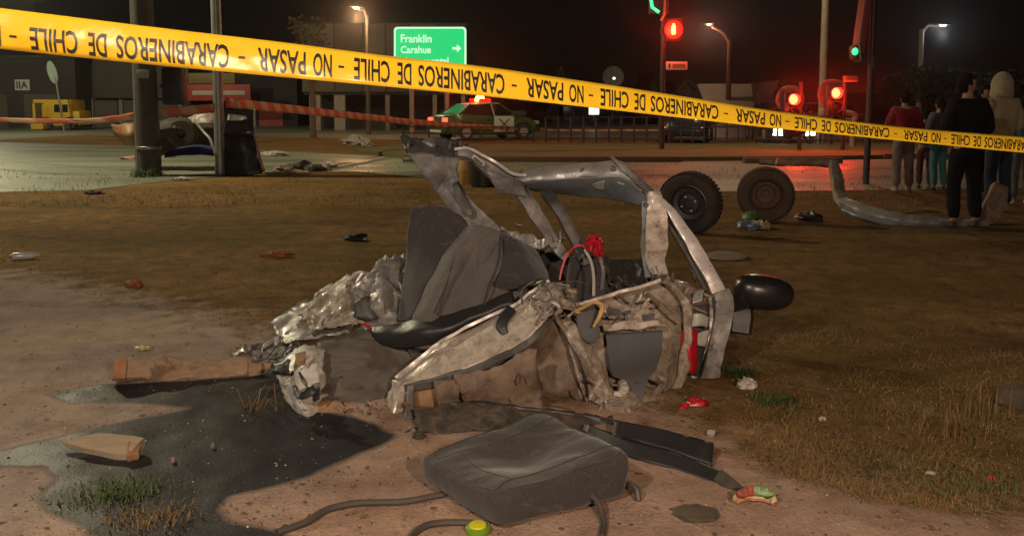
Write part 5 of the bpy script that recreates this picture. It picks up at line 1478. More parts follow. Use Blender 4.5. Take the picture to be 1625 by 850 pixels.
for k in range(20):
    x, y, Y = rsh.choice([(600, 510, 4.6), (870, 455, 4.25), (950, 520, 4.18), (1000, 450, 4.7), (640, 530, 4.45), (1100, 490, 4.4), (520, 560, 4.15), (820, 640, 3.98), (900, 440, 4.6), (470, 545, 4.4)])
    p0 = P(x + rsh.uniform(-25, 25), y + rsh.uniform(-15, 15), Y)
    p1 = p0 + Vector((rsh.uniform(-.16, .16), rsh.uniform(-.08, .02), rsh.uniform(-.16, .02)))
    p2 = p1 + Vector((rsh.uniform(-.12, .12), rsh.uniform(-.06, .04), rsh.uniform(-.10, .05)))
    p1.z = max(p1.z, .02); p2.z = max(p2.z, .015)
    MB().tube(curve([p0, p0.lerp(p1, .5) + Vector((rsh.uniform(-.03, .03), -.03, .02)), p1, p2], 5), rsh.choice([.0025, .0035, .005]), 5).build('wire', M[rsh.choice(['black_plastic', 'black_plastic', 'dark_metal', 'hose'])], W)
# door mirror beyond the strip
def ellipsoid(c, r, n=18, m_=12, rot=None, fn=None):
    v, f = [], []
    for i in range(m_ + 1):
        t = math.pi * i / m_
        for k in range(n):
            a = 2 * math.pi * k / n
            q = Vector((math.sin(t) * math.cos(a), math.sin(t) * math.sin(a), math.cos(t)))
            if fn: q = fn(q)
            q = Vector((q.x * r[0], q.y * r[1], q.z * r[2]))
            if rot is not None: q = rot @ q
            v.append(q + Vector(c))
    for i in range(m_):
        for k in range(n):
            f.append((i * n + k, (i + 1) * n + k, (i + 1) * n + (k + 1) % n, i * n + (k + 1) % n))
    return v, f
def mfn(q):
    x = q.x
    s = (abs(q.x) ** .75) * (1 if q.x > 0 else -1)
    z = (abs(q.z) ** .8) * (1 if q.z > 0 else -1)
    return Vector((s, q.y, z * (1 - 0.12 * x) - (0.1 if z < 0 else 0) * 0))
v, f = ellipsoid(P(1212, 464, 4.95), (0.172, 0.10, 0.10), 24, 14, Matrix.Rotation(R(6), 3, 'Y'), mfn)
dm_ = obj('door_mirror', v, f, M['gloss_black'], W, smooth=180)
sweep('mirror_arm', [(1140, 480, 4.75), (1165, 482, 4.85), (1182, 480, 4.92)], [0.06, 0.08, 0.07], 0.06, M['black_plastic'], dm_)
sweep('mirror_mount', [(1172, 478, 5.0), (1174, 500, 4.98), (1172, 528, 4.95)], [0.13, 0.14, 0.13], 0.1, M['black_plastic'], W, amp=0.006)

# ------------------------------------------------------------------ seat cushion in front of the wreck
CF, CRr, CB, CL_ = Vector((-.045, 2.77)), Vector((.43, 3.02)), Vector((.14, 3.40)), Vector((-.335, 3.10))
def cush(s, t, zz):
    """s 0..1 front->right edge dir, t 0..1 front->left dir, zz 0..1 height"""
    q = CF * (1 - s) * (1 - t) + CRr * s * (1 - t) + CB * s * t + CL_ * (1 - s) * t
    return q
def sq(a, e): return (abs(a) ** e) * (1 if a >= 0 else -1)
bm = bmesh.new()
bmesh.ops.create_cube(bm, size=2)
bmesh.ops.subdivide_edges(bm, edges=bm.edges, cuts=30, use_grid_fill=True)
def top_z(s, t):
    d = math.exp(-((s - .50) / .34) ** 2 - ((t - .55) / .30) ** 2)
    droop = .022 * max(0, 1 - s / .22) ** 2 + .014 * max(0, 1 - t / .18) ** 2 + .01 * max(0, (s - .85) / .15) ** 2
    return .132 + .014 * t + .050 * s - .058 * d - droop
for w in bm.verts:
    q = w.co.copy()
    n8 = (abs(q.x) ** 18 + abs(q.y) ** 18 + abs(q.z) ** 13) ** (1 / 16)
    q = q / n8 * max(abs(q.x), abs(q.y), abs(q.z))
    s, t, z = (q.x + 1) / 2, (q.y + 1) / 2, (q.z + 1) / 2
    p = cush(s, t, z)
    ctr = cush(.5, .5, 0)
    p = ctr + (p - ctr) * (1.0 + 0.012 * math.sin(math.pi * min(1, z * 1.1)) - .06 * (1 - z) ** 2)
    low = .012 + .05 * max(0, t - .45) * max(0, 1 - s * 1.3)
    zz = low + z * (top_z(s, t) - low)
    pp_ = Vector((p.x, p.y, zz))
    pp_ += Vector((noise.noise(pp_ * 7) * .012, noise.noise(pp_ * 7 + Vector((5, 5, 5))) * .012, noise.noise(pp_ * 6 + Vector((1, 8, 3))) * .012 * z))
    side = max(0, 1 - abs(z - .5) * 2)
    pp_ += Vector((.35, -.9, 0)) * .007 * side * (1 - abs(noise.noise(Vector((s * 6 + t * 6, z * 1.5, 4)))) * 2)
    pp_.z += 0.006 * (1 - abs(noise.noise(Vector((s * 4 + t * 2, t * 5, 2)))) * 2) * z
    w.co = pp_
bm.verts.index_update()
CV = [w.co.copy() for w in bm.verts]
CFc = [[w.index for w in q.verts] for q in bm.faces]
bm.free()
C = empty('car_seat_cushion', (CF.x + .1, CF.y + .3, 0), 0, 'torn-off charcoal car seat cushion lying in front of the wreck', 'car seat')
obj('cushion', CV, CFc, M['seat'], C, smooth=180)
from mathutils.bvhtree import BVHTree
_cb = BVHTree.FromPolygons(CV, CFc)
def ctop(s, t, dz=0.002):
    p = cush(s, t, 1)
    hit = _cb.ray_cast(Vector((p.x, p.y, 1.0)), Vector((0, 0, -1)))
    return Vector((p.x, p.y, (hit[0].z if hit[0] else .15) + 0.001))
def _ctop_old(s, t, dz=0.002):
    p = cush(s, t, 1)
    ctr = cush(.5, .5, 0)
    p = ctr + (p - ctr) * 1.0
    return Vector((p.x, p.y, top_z(s, t) + dz))
ring = [(.06, .06), (.3, .035), (.6, .035), (.94, .06), (.97, .35), (.97, .65), (.94, .94), (.6, .97), (.3, .97), (.06, .94), (.035, .6), (.035, .3), (.06, .06)]
MB().tube([ctop(q.x, q.y) for q in curve([Vector((s, t, 0)) for s, t in ring], 9)], 0.0035, 6, False).build('edge_piping', M['seat'], C)
for seam in ([(.06, .12), (.2, .17), (.5, .17), (.8, .17), (.95, .14)], [(.06, .86), (.2, .83), (.5, .83), (.8, .83), (.95, .86)], [(.2, .17), (.17, .5), (.2, .83)]):
    MB().tube([ctop(q.x, q.y) for q in curve([Vector((s, t, 0)) for s, t in seam], 9)], 0.0026, 5).build('seam', M['seat_dark'], C)
fr_ = [(-.02, 2.87, .03), (.41, 3.07, .03), (.16, 3.42, .03), (-.31, 3.2, .03), (-.02, 2.93, .03)]
MB().tube([Vector(q) for q in fr_], 0.011, 6).build('base_frame', M['dark_metal'], C)
MB().tube(curve([Vector((.40, 3.06, .05)), Vector((.438, 3.02, .045)), Vector((.445, 3.00, .01))], 4), 0.011, 6).build('frame_hook', M['dark_metal'], C)

def zg(x, y): return gh(x, y)
def gpt(px, py, dz=0.0):
    g = G(px, py)
    return Vector((g.x, g.y, gh(g.x, g.y) + dz))

# ------------------------------------------------------------------ timber
a, b_ = P(186, 618, 4.35), P(428, 588, 4.6)
a.z = max(a.z, 0.07)
bo_ = empty('timber_beam', (a.x, a.y, 0), 0, 'rough tan timber beam jutting out left of the wreck', 'timber')
dv = (b_ - a)
pts = [a + dv * (k / 12) for k in range(13)]
hw = [0.042 + 0.006 * math.sin(k * 2.1) + (0.012 if k in (3, 4, 9, 10) else 0) for k in range(13)]
sweep('beam', pts, [h * 2.3 for h in hw], 0.10, M['wood_raw'], bo_, ref=(0, -1, 0.15), sub=5, amp=0.014, freq=15, px=False, smooth=24)
sweep('split_end', [a - dv.normalized() * 0.012, a + dv.normalized() * 0.05], [0.105, 0.108], 0.11, M['wood_end'], bo_, ref=(0, -1, 0.15), sub=3, amp=0.008, freq=24, px=False, smooth=25)
kn = a + dv * 0.34 + Vector((0, -0.045, 0.03))
v, f = ellipsoid(kn, (0.03, 0.012, 0.018))
obj('knot', v, f, M['wood_end'], bo_)
kn = a + dv * 0.86 + Vector((0, -0.04, 0.0))
sweep('splintered_block', [kn, kn + dv * 0.08], [0.12, 0.13], 0.12, M['wood_raw'], bo_, sub=4, amp=0.02, freq=14, px=False, smooth=25)
w0, w1 = gpt(104, 719, 0.03), gpt(220, 727, 0.03)
so = sweep('wood_offcut', [w0, w0.lerp(w1, .35) + Vector((0, .012, .006)), w0.lerp(w1, .8), w1], [0.012, 0.10, 0.12, 0.10], [0.02, 0.035, 0.04, 0.04], M['wood_pale'], None, ref=(0, -0.25, 1), px=False, amp=0.003, sub=8)
tag(so, 'pale pointed wood offcut lying on the wet patch', 'wood')
se = sweep('split_end', [w0.lerp(w1, .9) + Vector((0, -.02, -.006)), w1 + Vector((0.008, -.004, -.004))], [0.10, 0.09], [0.042, 0.03], M['wood_end'], so, ref=(0, -0.25, 1), px=False, amp=0.006, freq=30)

# ------------------------------------------------------------------ rubbish, hoses, loose pieces
def scrap(px, py, w, h, d, mt, label, name='scrap', cat='debris', seed=1, group=None, amp=0.3, parent=None):
    c = gpt(px, py)
    rs = random.Random(seed)
    v, f = ellipsoid((0, 0, 0), (1, 1, 1), 14, 9)
    V = []
    for q in v:
        q = q * (1 + amp * 1.3 * noise.noise(q * 2.3 + Vector((seed * 3.1, seed, 2))) + amp * .6 * noise.noise(q * 6 + Vector((seed, 9, 2))))
        z = max(q.z, -0.55)
        V.append((c.x + q.x * w / 2, c.y + q.y * d / 2, c.z + (z + 0.5) * h / 1.5))
    o = obj(name, V, f, mt, parent, smooth=35)
    if parent is None: tag(o, label, cat, group)
    return o

# long black sill piece on the right
A, B = P(935, 668, 3.75), gpt(1150, 772, 0.03)
S = empty('black_sill_trim', (A.x, A.y, 0), 0, 'broken black plastic sill trim lying right of the seat cushion', 'car part')
surf('trim_panel', [[(975, 668, 3.66), (1040, 680, 3.56), (1132, 704, 3.42)], [(972, 692, 3.54), (1040, 708, 3.44), (1130, 738, 3.3)]], M['black_plastic'], S, 0.012, 8, 0.005, 8, 80)
surf('trim_foot', [[(930, 672, 3.68), (1000, 700, 3.46), (1080, 722, 3.34), (1150, 752, 3.22)], [(925, 684, 3.64), (995, 722, 3.4), (1080, 748, 3.26), (1165, 778, 3.12)]], M['black_plastic'], S, 0.014, 8, 0.004, 8, 81)
sweep('torn_tip', [(1140, 756, 3.2), (1160, 768, 3.13), (1188, 783, 3.1)], [0.06, 0.045, 0.014], 0.025, M['rubber'], S, amp=0.005, freq=20)
sweep('clip', [(1124, 735, 3.3), (1128, 745, 3.27), (1132, 752, 3.24)], 0.012, 0.012, M['dark_metal'], S)
sweep('trim_rib', [(940, 678, 3.64), (1040, 710, 3.4), (1130, 742, 3.26)], 0.010, 0.010, M['gloss_black'], S)

def hose(label, pts, r, mt=None, name='hose'):
    o = MB().tube(curve([gpt(x, y, r * .8 + dz) for x, y, dz in pts], 8), r, 8).build(name, mt or M['hose'], None)
    tag(o, label, 'hose', 'loose hoses by the seat cushion')
hose('long grey hose running left from under the seat cushion', [(440, 848, 0), (485, 832, 0), (520, 812, 0), (570, 802, 0), (640, 798, 0), (705, 788, 0)], 0.013)
hose('curled grey hose at the front corner of the cushion', [(640, 880, 0), (655, 852, 0), (680, 838, 0), (720, 832, 0), (760, 834, 0.0)], 0.012)
hose('bent dark hose hanging below the cushion right side', [(930, 806, 0.05), (948, 815, 0.03), (958, 832, 0.0), (955, 858, 0)], 0.011)

c = gpt(758, 842, 0.0)
L = empty('bottle_cap', c, 0, 'lime yellow round cap with green rim at bottom edge', 'cap')
MB().lathe([(.001, .0), (.04, 0), (.042, .006), (.04, .018), (.03, .022)], c, n=24).build('rim', M['lime_dark'], L)
MB().lathe([(.031, .018), (.028, .027), (.001, .029)], c, n=24).build('disc', M['lime'], L)
# shell shaped wrapper
c = gpt(1198, 803)
L = empty('food_wrapper', c, 0, 'crumpled red, green and yellow food wrapper right of the sill trim', 'wrapper')
arc = lambda r0, z0, k0, k1: [c + Vector((math.cos(a) * r0, math.sin(a) * r0 * .35, z0 + math.sin(a) * r0 * .3)) for a in np.linspace(math.pi * k0, math.pi * k1, 8)]
sweep('yellow_fold', arc(.068, .008, 1, 0), [.02, .03, .032, .03, .03, .032, .03, .02], .018, M['foil_yellow'], L, px=False, sub=3, amp=.006, freq=30)
sweep('red_fold', arc(.052, .028, 1, .5), [.02] + [.034] * 6 + [.03], .018, M['foil_red'], L, px=False, sub=3, amp=.005, freq=30)
sweep('green_fold', arc(.052, .028, .5, 0), [.03] + [.034] * 6 + [.02], .018, M['foil_green'], L, px=False, sub=3, amp=.005, freq=30)
sweep('red_edge', [q - Vector((0, .012, .008)) for q in arc(.07, .002, 1, 0)], .008, .008, M['foil_red'], L, px=False, sub=3, amp=.004, freq=30)

scrap(1105, 820, .15, .03, .10, M['rubber_dust'], 'flat brown clod lying below the sill trim tip', 'dirt_clod', 'clod', 4)
L = scrap(1105, 646, .10, .03, .06, M['red'], 'broken red lamp lens piece on dirt beside the wreck', 'red_lens_shard', 'shard', 5, amp=.5)
scrap(1085, 652, .04, .02, .03, M['red'], 'tiny red lens splinter left of the larger red shard', 'red_lens_shard', 'shard', 6, amp=.5)
scrap(1185, 616, .10, .05, .07, M['paper'], 'crumpled white paper between two green grass tufts', 'crumpled_paper', 'paper', 7, amp=.5)
scrap(1128, 693, .04, .025, .03, M['paper'], 'small pale pebble near the black sill trim', 'pebble', 'stone', 8)
scrap(1305, 666, .035, .02, .03, M['paper'], 'tiny white scrap on the dry grass', 'paper_scrap', 'paper', 9)
scrap(1478, 750, .05, .01, .03, M['paper'], 'pale flat scrap at the edge of the dry grass', 'paper_scrap', 'paper', 19)
scrap(1575, 760, .04, .02, .03, M['foil_red'], 'small red scrap in the dry grass at far right', 'red_scrap', 'litter', 20)
scrap(1612, 640, .18, .10, .15, M['rubber_dust'], 'rounded grey-brown stone at right edge beside dry stalks', 'stone', 'stone', 11, amp=.2)
scrap(338, 713, .020, .022, .020, M['stone'], 'small pale pebble standing alone on the wet patch', 'pebble', 'stone', 12, amp=.35)
scrap(275, 735, .02, .02, .02, M['stone'], 'tiny round pebble beside the wood offcut', 'pebble', 'stone', 13, amp=.3)
scrap(565, 381, .24, .07, .16, M['black_plastic'], 'dark flat scrap on dirt behind the wreck', 'dark_scrap', 'debris', 14, amp=.5)
scrap(440, 406, .30, .06, .14, M['leaf_orange'], 'large orange-brown scrap left behind the wreck', 'orange_scrap', 'debris', 15, amp=.5)
scrap(212, 452, .13, .05, .08, M['leaf_orange'], 'small orange-brown scrap in the middle of the dirt', 'orange_scrap', 'debris', 16, amp=.6)
scrap(228, 556, .09, .02, .04, M['foil_yellow'], 'thin yellowish scrap above the timber beam', 'yellow_scrap', 'litter', 17, amp=.6)
scrap(1150, 410, .42, .05, .34, M['stone'], 'flat grey-brown disc lying behind the bent strip', 'flat_disc', 'debris', 18, amp=.12)
scrap(665, 692, .05, .03, .04, M['rubber'], 'small dark blob at the foot of the rail', 'green_scrap', 'debris', 21, amp=.4)

# clear bottle far left
c = gpt(42, 411, .035)
L = empty('plastic_bottle', c - Vector((0, 0, .035)), 0, 'clear plastic bottle lying on the dirt at far left', 'bottle')
Mx = Matrix.Rotation(R(25), 3, 'Z') @ Matrix.Rotation(R(90), 3, 'Y')
MB().lathe([(.001, -.11), (.03, -.11), (.034, -.09), (.034, .03), (.03, .06), (.013, .09), (.013, .11), (.001, .11)], c, M=Mx, n=16).build('body', M['clear_plastic'], L)
MB().lathe([(.001, -.125), (.02, -.125), (.02, -.111), (.001, -.111)], c, M=Mx, n=12).build('base_label', M['foil_blue'], L)

# trash by the wheels
L = empty('litter_heap', gpt(1195, 360), 0, 'small heap of coloured wrappers in front of the brown wheel', 'litter')
for k, (dx, dy, w, h, mm) in enumerate(((-12, 2, .20, .09, 'foil_blue'), (-6, -6, .18, .13, 'foil_green'), (6, 2, .20, .08, 'paper'), (18, 4, .14, .08, 'foil_yellow'), (0, 6, .16, .06, 'foil_blue'))):
    scrap(1195 + dx, 360 + dy, w, h, .15, M[mm], None, 'wrapper', None, 30 + k, amp=.5, parent=L)
L = empty('black_bag', gpt(1285, 350), 0, 'small black bag with pale label lying right of the wheels', 'bag')
scrap(1285, 350, .32, .10, .2, M['black_plastic'], None, 'bag', None, 40, amp=.4, parent=L)
scrap(1290, 346, .10, .10, .1, M['foil_green'], None, 'label', None, 41, amp=.3, parent=L)

# far litter by the poles
L = empty('scattered_clothes', gpt(485, 273), 0, 'dark and white scattered clothes on the verge by the bin', 'clothes')
for k, (x, y, w, h, mm) in enumerate(((450, 272, .5, .12, 'rust'), (475, 270, .6, .16, 'seat_dark'), (495, 272, .5, .14, 'dark_metal'), (512, 270, .35, .14, 'paper'), (527, 266, .25, .15, 'paper'), (470, 276, .5, .08, 'foam'))):
    scrap(x, y, w, h, .4, M[mm], None, 'garment', None, 50 + k, amp=.5, parent=L)
scrap(437, 248, .7, .14, .4, M['paper'], 'flat white sheet on the road right of the bin', 'white_sheet', 'litter', 60, amp=.5)
scrap(565, 230, .9, .3, .5, M['paper'], 'pinkish white bag lying on the far road', 'white_bag', 'bag', 61, amp=.5)
scrap(583, 232, .4, .22, .4, M['paper'], 'smaller white bag beside the pinkish bag', 'white_bag', 'bag', 62, amp=.5)
scrap(205, 253, .45, .08, .3, M['foam'], 'pale torn scrap on road left of the thick pole', 'torn_scrap', 'litter', 63, amp=.5)
scrap(290, 286, .3, .06, .2, M['paper'], 'pale scrap on the verge between the two poles', 'paper_scrap', 'paper', 64, amp=.5)
scrap(150, 308, .3, .06, .2, M['rubber_dust'], 'dark clod at the near road edge', 'dirt_clod', 'clod', 65, amp=.5)

# yellow bollard and black tub seen through the torn pillar
c = gpt(742, 292)
L = empty('yellow_drum', c, 0, 'ochre drum standing behind the torn pillar', 'drum')
MB().lathe([(.001, 0), (.14, 0), (.15, .02), (.15, .22), (.155, .24), (.15, .26), (.15, .5), (.14, .52), (.001, .52)], c, n=20).build('body', M['yellow_rubber'], L)
c = gpt(766, 296)
L = empty('black_tub', c, 0, 'black plastic tub beside the ochre drum behind the pillar', 'tub')
MB().lathe([(.001, 0), (.19, 0), (.21, .02), (.23, .42), (.25, .44), (.25, .48), (.22, .48), (.2, .06), (.001, .05)], c, n=22).build('body', M['black_plastic'], L)

# ------------------------------------------------------------------ loose wheels
def wheel(c, yaw, r, wd, label, tm, rm, tilt=0.0, dish=True):
    L = empty('loose_wheel', (c.x, c.y, 0), 0, label, 'wheel', 'loose wheels')
    Mx = Matrix.Rotation(yaw, 3, 'Z') @ Matrix.Rotation(tilt, 3, 'X') @ Matrix.Rotation(R(90), 3, 'X')
    h = wd / 2
    ty = MB().lathe([(r * .60, -h * .75), (r * .66, -h * .95), (r * .8, -h), (r * .92, -h * .9), (r * .98, -h * .6), (r, -h * .3), (r, h * .3), (r * .98, h * .6), (r * .92, h * .9), (r * .8, h), (r * .66, h * .95), (r * .60, h * .75)], c, M=Mx, n=40)
    t = ty.build('tyre', tm, L)
    tr = MB()
    for k in range(48):
        a = 2 * math.pi * k / 48
        for s in (-.55, .0, .55):
            q = Mx @ Vector((math.cos(a + s * .06) * r * .999, math.sin(a + s * .06) * r * .999, s * h)) + c
            tr.box(q, (.016, .030, h * .42), Mx @ Matrix.Rotation(a, 3, 'Z'))
    tr.build('tread', tm, t)
    ri = MB().lathe([(r * .61, h * .8), (r * .63, h * .86), (r * .6, h * .9), (r * .56, h * .8), (r * .53, h * .3), (r * .38, h * .2), (r * .30, h * .45), (r * .16, h * .5), (r * .14, h * .3), (.001, h * .3)], c, M=Mx, n=30)
    ri.lathe([(r * .61, -h * .8), (r * .6, -h * .9), (r * .55, -h * .7), (r * .53, h * .25)], c, M=Mx, n=30)
    rr_ = ri.build('rim', rm, L)
    nb = MB()
    for k in range(4):
        a = k * math.pi / 2 + .4
        nb.lathe([(.012, 0), (.012, .015), (.001, .018)], Mx @ Vector((math.cos(a) * r * .24, math.sin(a) * r * .24, h * .48)) + c, M=Mx, n=8)
    nb.build('wheel_nuts', M['alloy'], rr_)
    return L
g1 = G(1094, 371)
wheel(Vector((g1.x, g1.y, .335)), R(-28), .335, .21, 'upright black car wheel with dark rim behind the wreck', M['rubber'], M['rim'], R(4))
g2 = G(1214, 352)
wheel(Vector((g2.x, g2.y, .325)), R(168), .325, .2, 'dusty brown car wheel standing right of the black one', M['rubber_dust'], M['rim_rust'], R(-5))

# bent bumper bar / frame on the right
L = empty('bent_car_frame', gpt(1430, 358), 0, 'long bent metal car frame lying behind the wheels near the bystanders', 'car part')
sweep('upper_bar', [(1205, 257, 12.2), (1240, 258, 12.1), (1290, 258, 12.0), (1322, 260, 11.9)], [.06, .09, .09, .10], .08, M['rust'], L, amp=.01)
sweep('white_end', [(1232, 256, 12.05), (1258, 260, 12.05)], [.08, .07], .08, M['foam'], L, amp=.015)
sweep('bent_upright', [(1322, 258, 11.9), (1328, 285, 11.5), (1332, 308, 11.1), (1342, 326, 10.8)], [.10, .15, .15, .12], .08, M['cream_dirty'], L, amp=.01, prof=CHAN)
sweep('lower_bar', [(1338, 322, 10.8), (1370, 334, 10.5), (1420, 346, 10.3), (1480, 352, 10.2), (1530, 356, 10.2), (1556, 350, 10.25)], [.10, .12, .11, .10, .11, .10], .10, M['silver_paint'], L, amp=.012, prof=CHAN)
sweep('lower_bar_lip', [(1338, 332, 10.72), (1370, 344, 10.42), (1420, 356, 10.22), (1480, 361, 10.12), (1530, 364, 10.12)], .07, .05, M['blue_grey'], L, amp=.01)
sweep('curved_end', [(1548, 358, 10.2), (1565, 345, 10.25), (1578, 322, 10.3), (1586, 295, 10.4)], [.12, .2, .22, .16], .1, M['rust'], L, amp=.015, prof=CHAN)

# ------------------------------------------------------------------ second wreck and bin by the poles
c0 = G(300, 252)
L = empty('crushed_car_front', (c0.x, c0.y, 0), 0, 'dark crushed car front wrapped behind the thick utility pole', 'car wreck')
surf('crushed_body', [[(195, 196, 19.0), (230, 190, 19.0), (270, 188, 19.0), (310, 186, 19.2), (345, 184, 19.4)], [(192, 212, 18.6), (230, 208, 18.4), (270, 206, 18.3), (310, 204, 18.5), (348, 202, 18.8)], [(205, 224, 18.8), (235, 228, 18.8), (270, 232, 18.8), (310, 230, 18.8), (348, 226, 19.0)], [(215, 232, 19.5), (240, 240, 19.6), (270, 244, 19.6), (310, 240, 19.6), (348, 236, 19.6)]], M['rubber'], L, .02, 8, .10, 2.5, 90)
surf('torn_bumper', [[(176, 198, 18.4), (200, 196, 18.2), (226, 198, 18.3)], [(184, 214, 18.3), (204, 214, 18.0), (226, 212, 18.2)], [(200, 231, 18.3), (212, 232, 18.1), (222, 226, 18.3)]], M['bumper_tan'], L, .03, 7, .04, 3, 91)
sweep('bent_strut', [(308, 190, 18.2), (322, 208, 18.1), (334, 222, 18.0), (340, 244, 17.9)], .05, .05, M['pole_metal'], L)
q = P(290, 212, 18.4)
MB().lathe([(.1, -.1), (.27, -.1), (.31, -.06), (.31, .06), (.27, .1), (.1, .1)], q, 'Y', 26).build('tyre', M['rubber'], L)
surf('crumpled_wing', [[(300, 186, 18.4), (330, 178, 18.3), (345, 182, 18.3)], [(305, 196, 18.2), (330, 198, 18.1), (348, 200, 18.2)]], M['cream_dirty'], L, .02, 7, .05, 4, 92)
tb = surf('blue_tarp', [[(262, 244, 17.3), (285, 234, 17.5), (310, 230, 17.6), (336, 232, 17.6)], [(262, 250, 17.0), (285, 246, 17.0), (312, 246, 17.0), (341, 247, 17.1)]], M['tarp_blue'], None, .02, 7, .03, 4, 93)
tag(tb, 'crumpled blue sheet on the road between the two poles', 'tarp')
scrap(265, 250, .35, .2, .25, M['paper'], 'white rag at the left end of the blue sheet', 'white_rag', 'rag', 66, amp=.5)

c0 = G(382, 278)
L = empty('waste_bin', (c0.x, c0.y, 0), 0, 'battered black waste bin leaning beside the galvanised pole', 'bin')
surf('bin_front', [[(356, 214, 17.4), (380, 213, 17.3), (402, 216, 17.4)], [(357, 245, 17.3), (385, 245, 17.2), (408, 246, 17.3)], [(358, 278, 17.2), (388, 280, 17.1), (416, 274, 17.2)]], M['black_plastic'], L, .02, 7, .03, 4, 94)
surf('bin_side', [[(402, 216, 17.4), (405, 215, 17.7), (400, 212, 18.0)], [(408, 246, 17.3), (412, 245, 17.7), (408, 242, 18.0)], [(416, 274, 17.2), (420, 270, 17.7), (414, 268, 18.0)]], M['black_plastic'], L, .02, 6, .02, 4, 95)
surf('bin_back', [[(356, 212, 17.9), (380, 211, 18.0), (402, 212, 18.0)], [(358, 272, 17.9), (386, 272, 18.0), (414, 268, 18.0)]], M['black_plastic'], L, .02, 6, .02, 4, 96)
surf('open_lid', [[(362, 182, 17.9), (385, 184, 17.9), (402, 188, 17.9)], [(358, 198, 17.7), (382, 200, 17.7), (404, 202, 17.7)], [(356, 213, 17.6), (380, 213, 17.6), (403, 215, 17.6)]], M['dark_metal'], L, .02, 6, .03, 5, 97)
sweep('frame_bar', [(404, 172, 17.6), (404, 195, 17.5), (405, 216, 17.4), (412, 245, 17.3), (418, 270, 17.2)], .03, .03, M['pole_metal'], L)
sweep('bin_rim', [(356, 214, 17.35), (380, 212, 17.25), (402, 215, 17.35)], .05, .05, M['black_plastic'], L)

# ------------------------------------------------------------------ bystanders
def skin_mesh(vs_, es_, rs_, root, sub=1):
    me = bpy.data.meshes.new('tmp')
    me.from_pydata([tuple(v) for v in vs_], es_, [])
    o = bpy.data.objects.new('tmp', me)
    col.objects.link(o)
    o.modifiers.new('s', 'SKIN')
    ss = o.modifiers.new('u', 'SUBSURF')
    ss.levels = ss.render_levels = sub
    for k, d in enumerate(me.skin_vertices[0].data):
        r = rs_[k]
        d.radius = r if isinstance(r, (tuple, list)) else (r, r)
        d.use_root = (k == root)
    bpy.context.view_layer.update()
    e = o.evaluated_get(bpy.context.evaluated_depsgraph_get()).to_mesh()
    V = [v.co.copy() for v in e.vertices]
    Fc = [tuple(p.vertices) for p in e.polygons]
    bpy.data.objects.remove(o)
    return V, Fc

M['skin'] = mat('skin', (0.30, 0.15, 0.10), (0.26, 0.125, 0.08), 6, 0.6, 0, 0.05, 30)
M['hair'] = mat('dark_hair', (0.006, 0.0045, 0.004), (0.010, 0.008, 0.006), 20, 0.85, 0, 0.4, 80, spec=0.1)
M['eye'] = mat('eye', (0.02, 0.015, 0.012), None, 6, 0.2, 0, 0, 30)
def cloth(name, c): return mat(name, c, tuple(x * .7 for x in c), 5, 0.9, 0, 0.8, 14, sheen=.2 if max(c) > .03 else 0, spec=.2)
M['c_red'] = cloth('dark_red_cloth', (0.24, 0.014, 0.02))
M['c_greypink'] = cloth('grey_pink_cloth', (0.20, 0.14, 0.12))
M['c_teal'] = cloth('teal_cloth', (0.06, 0.20, 0.19))
M['c_greyblue'] = cloth('grey_blue_cloth', (0.09, 0.095, 0.10))
M['c_black'] = cloth('black_cloth', (0.006, 0.006, 0.007))
M['c_beige'] = cloth('beige_cloth', (0.34, 0.27, 0.17))
M['c_navy'] = cloth('navy_denim', (0.02, 0.03, 0.055))
M['c_grey'] = cloth('grey_cloth', (0.13, 0.125, 0.12))
M['c_shoe'] = cloth('shoe', (0.05, 0.045, 0.042))
M['c_shoe_pale'] = cloth('pale_shoe', (0.35, 0.32, 0.28))
M['c_maroon'] = cloth('maroon_cloth', (0.09, 0.03, 0.035))

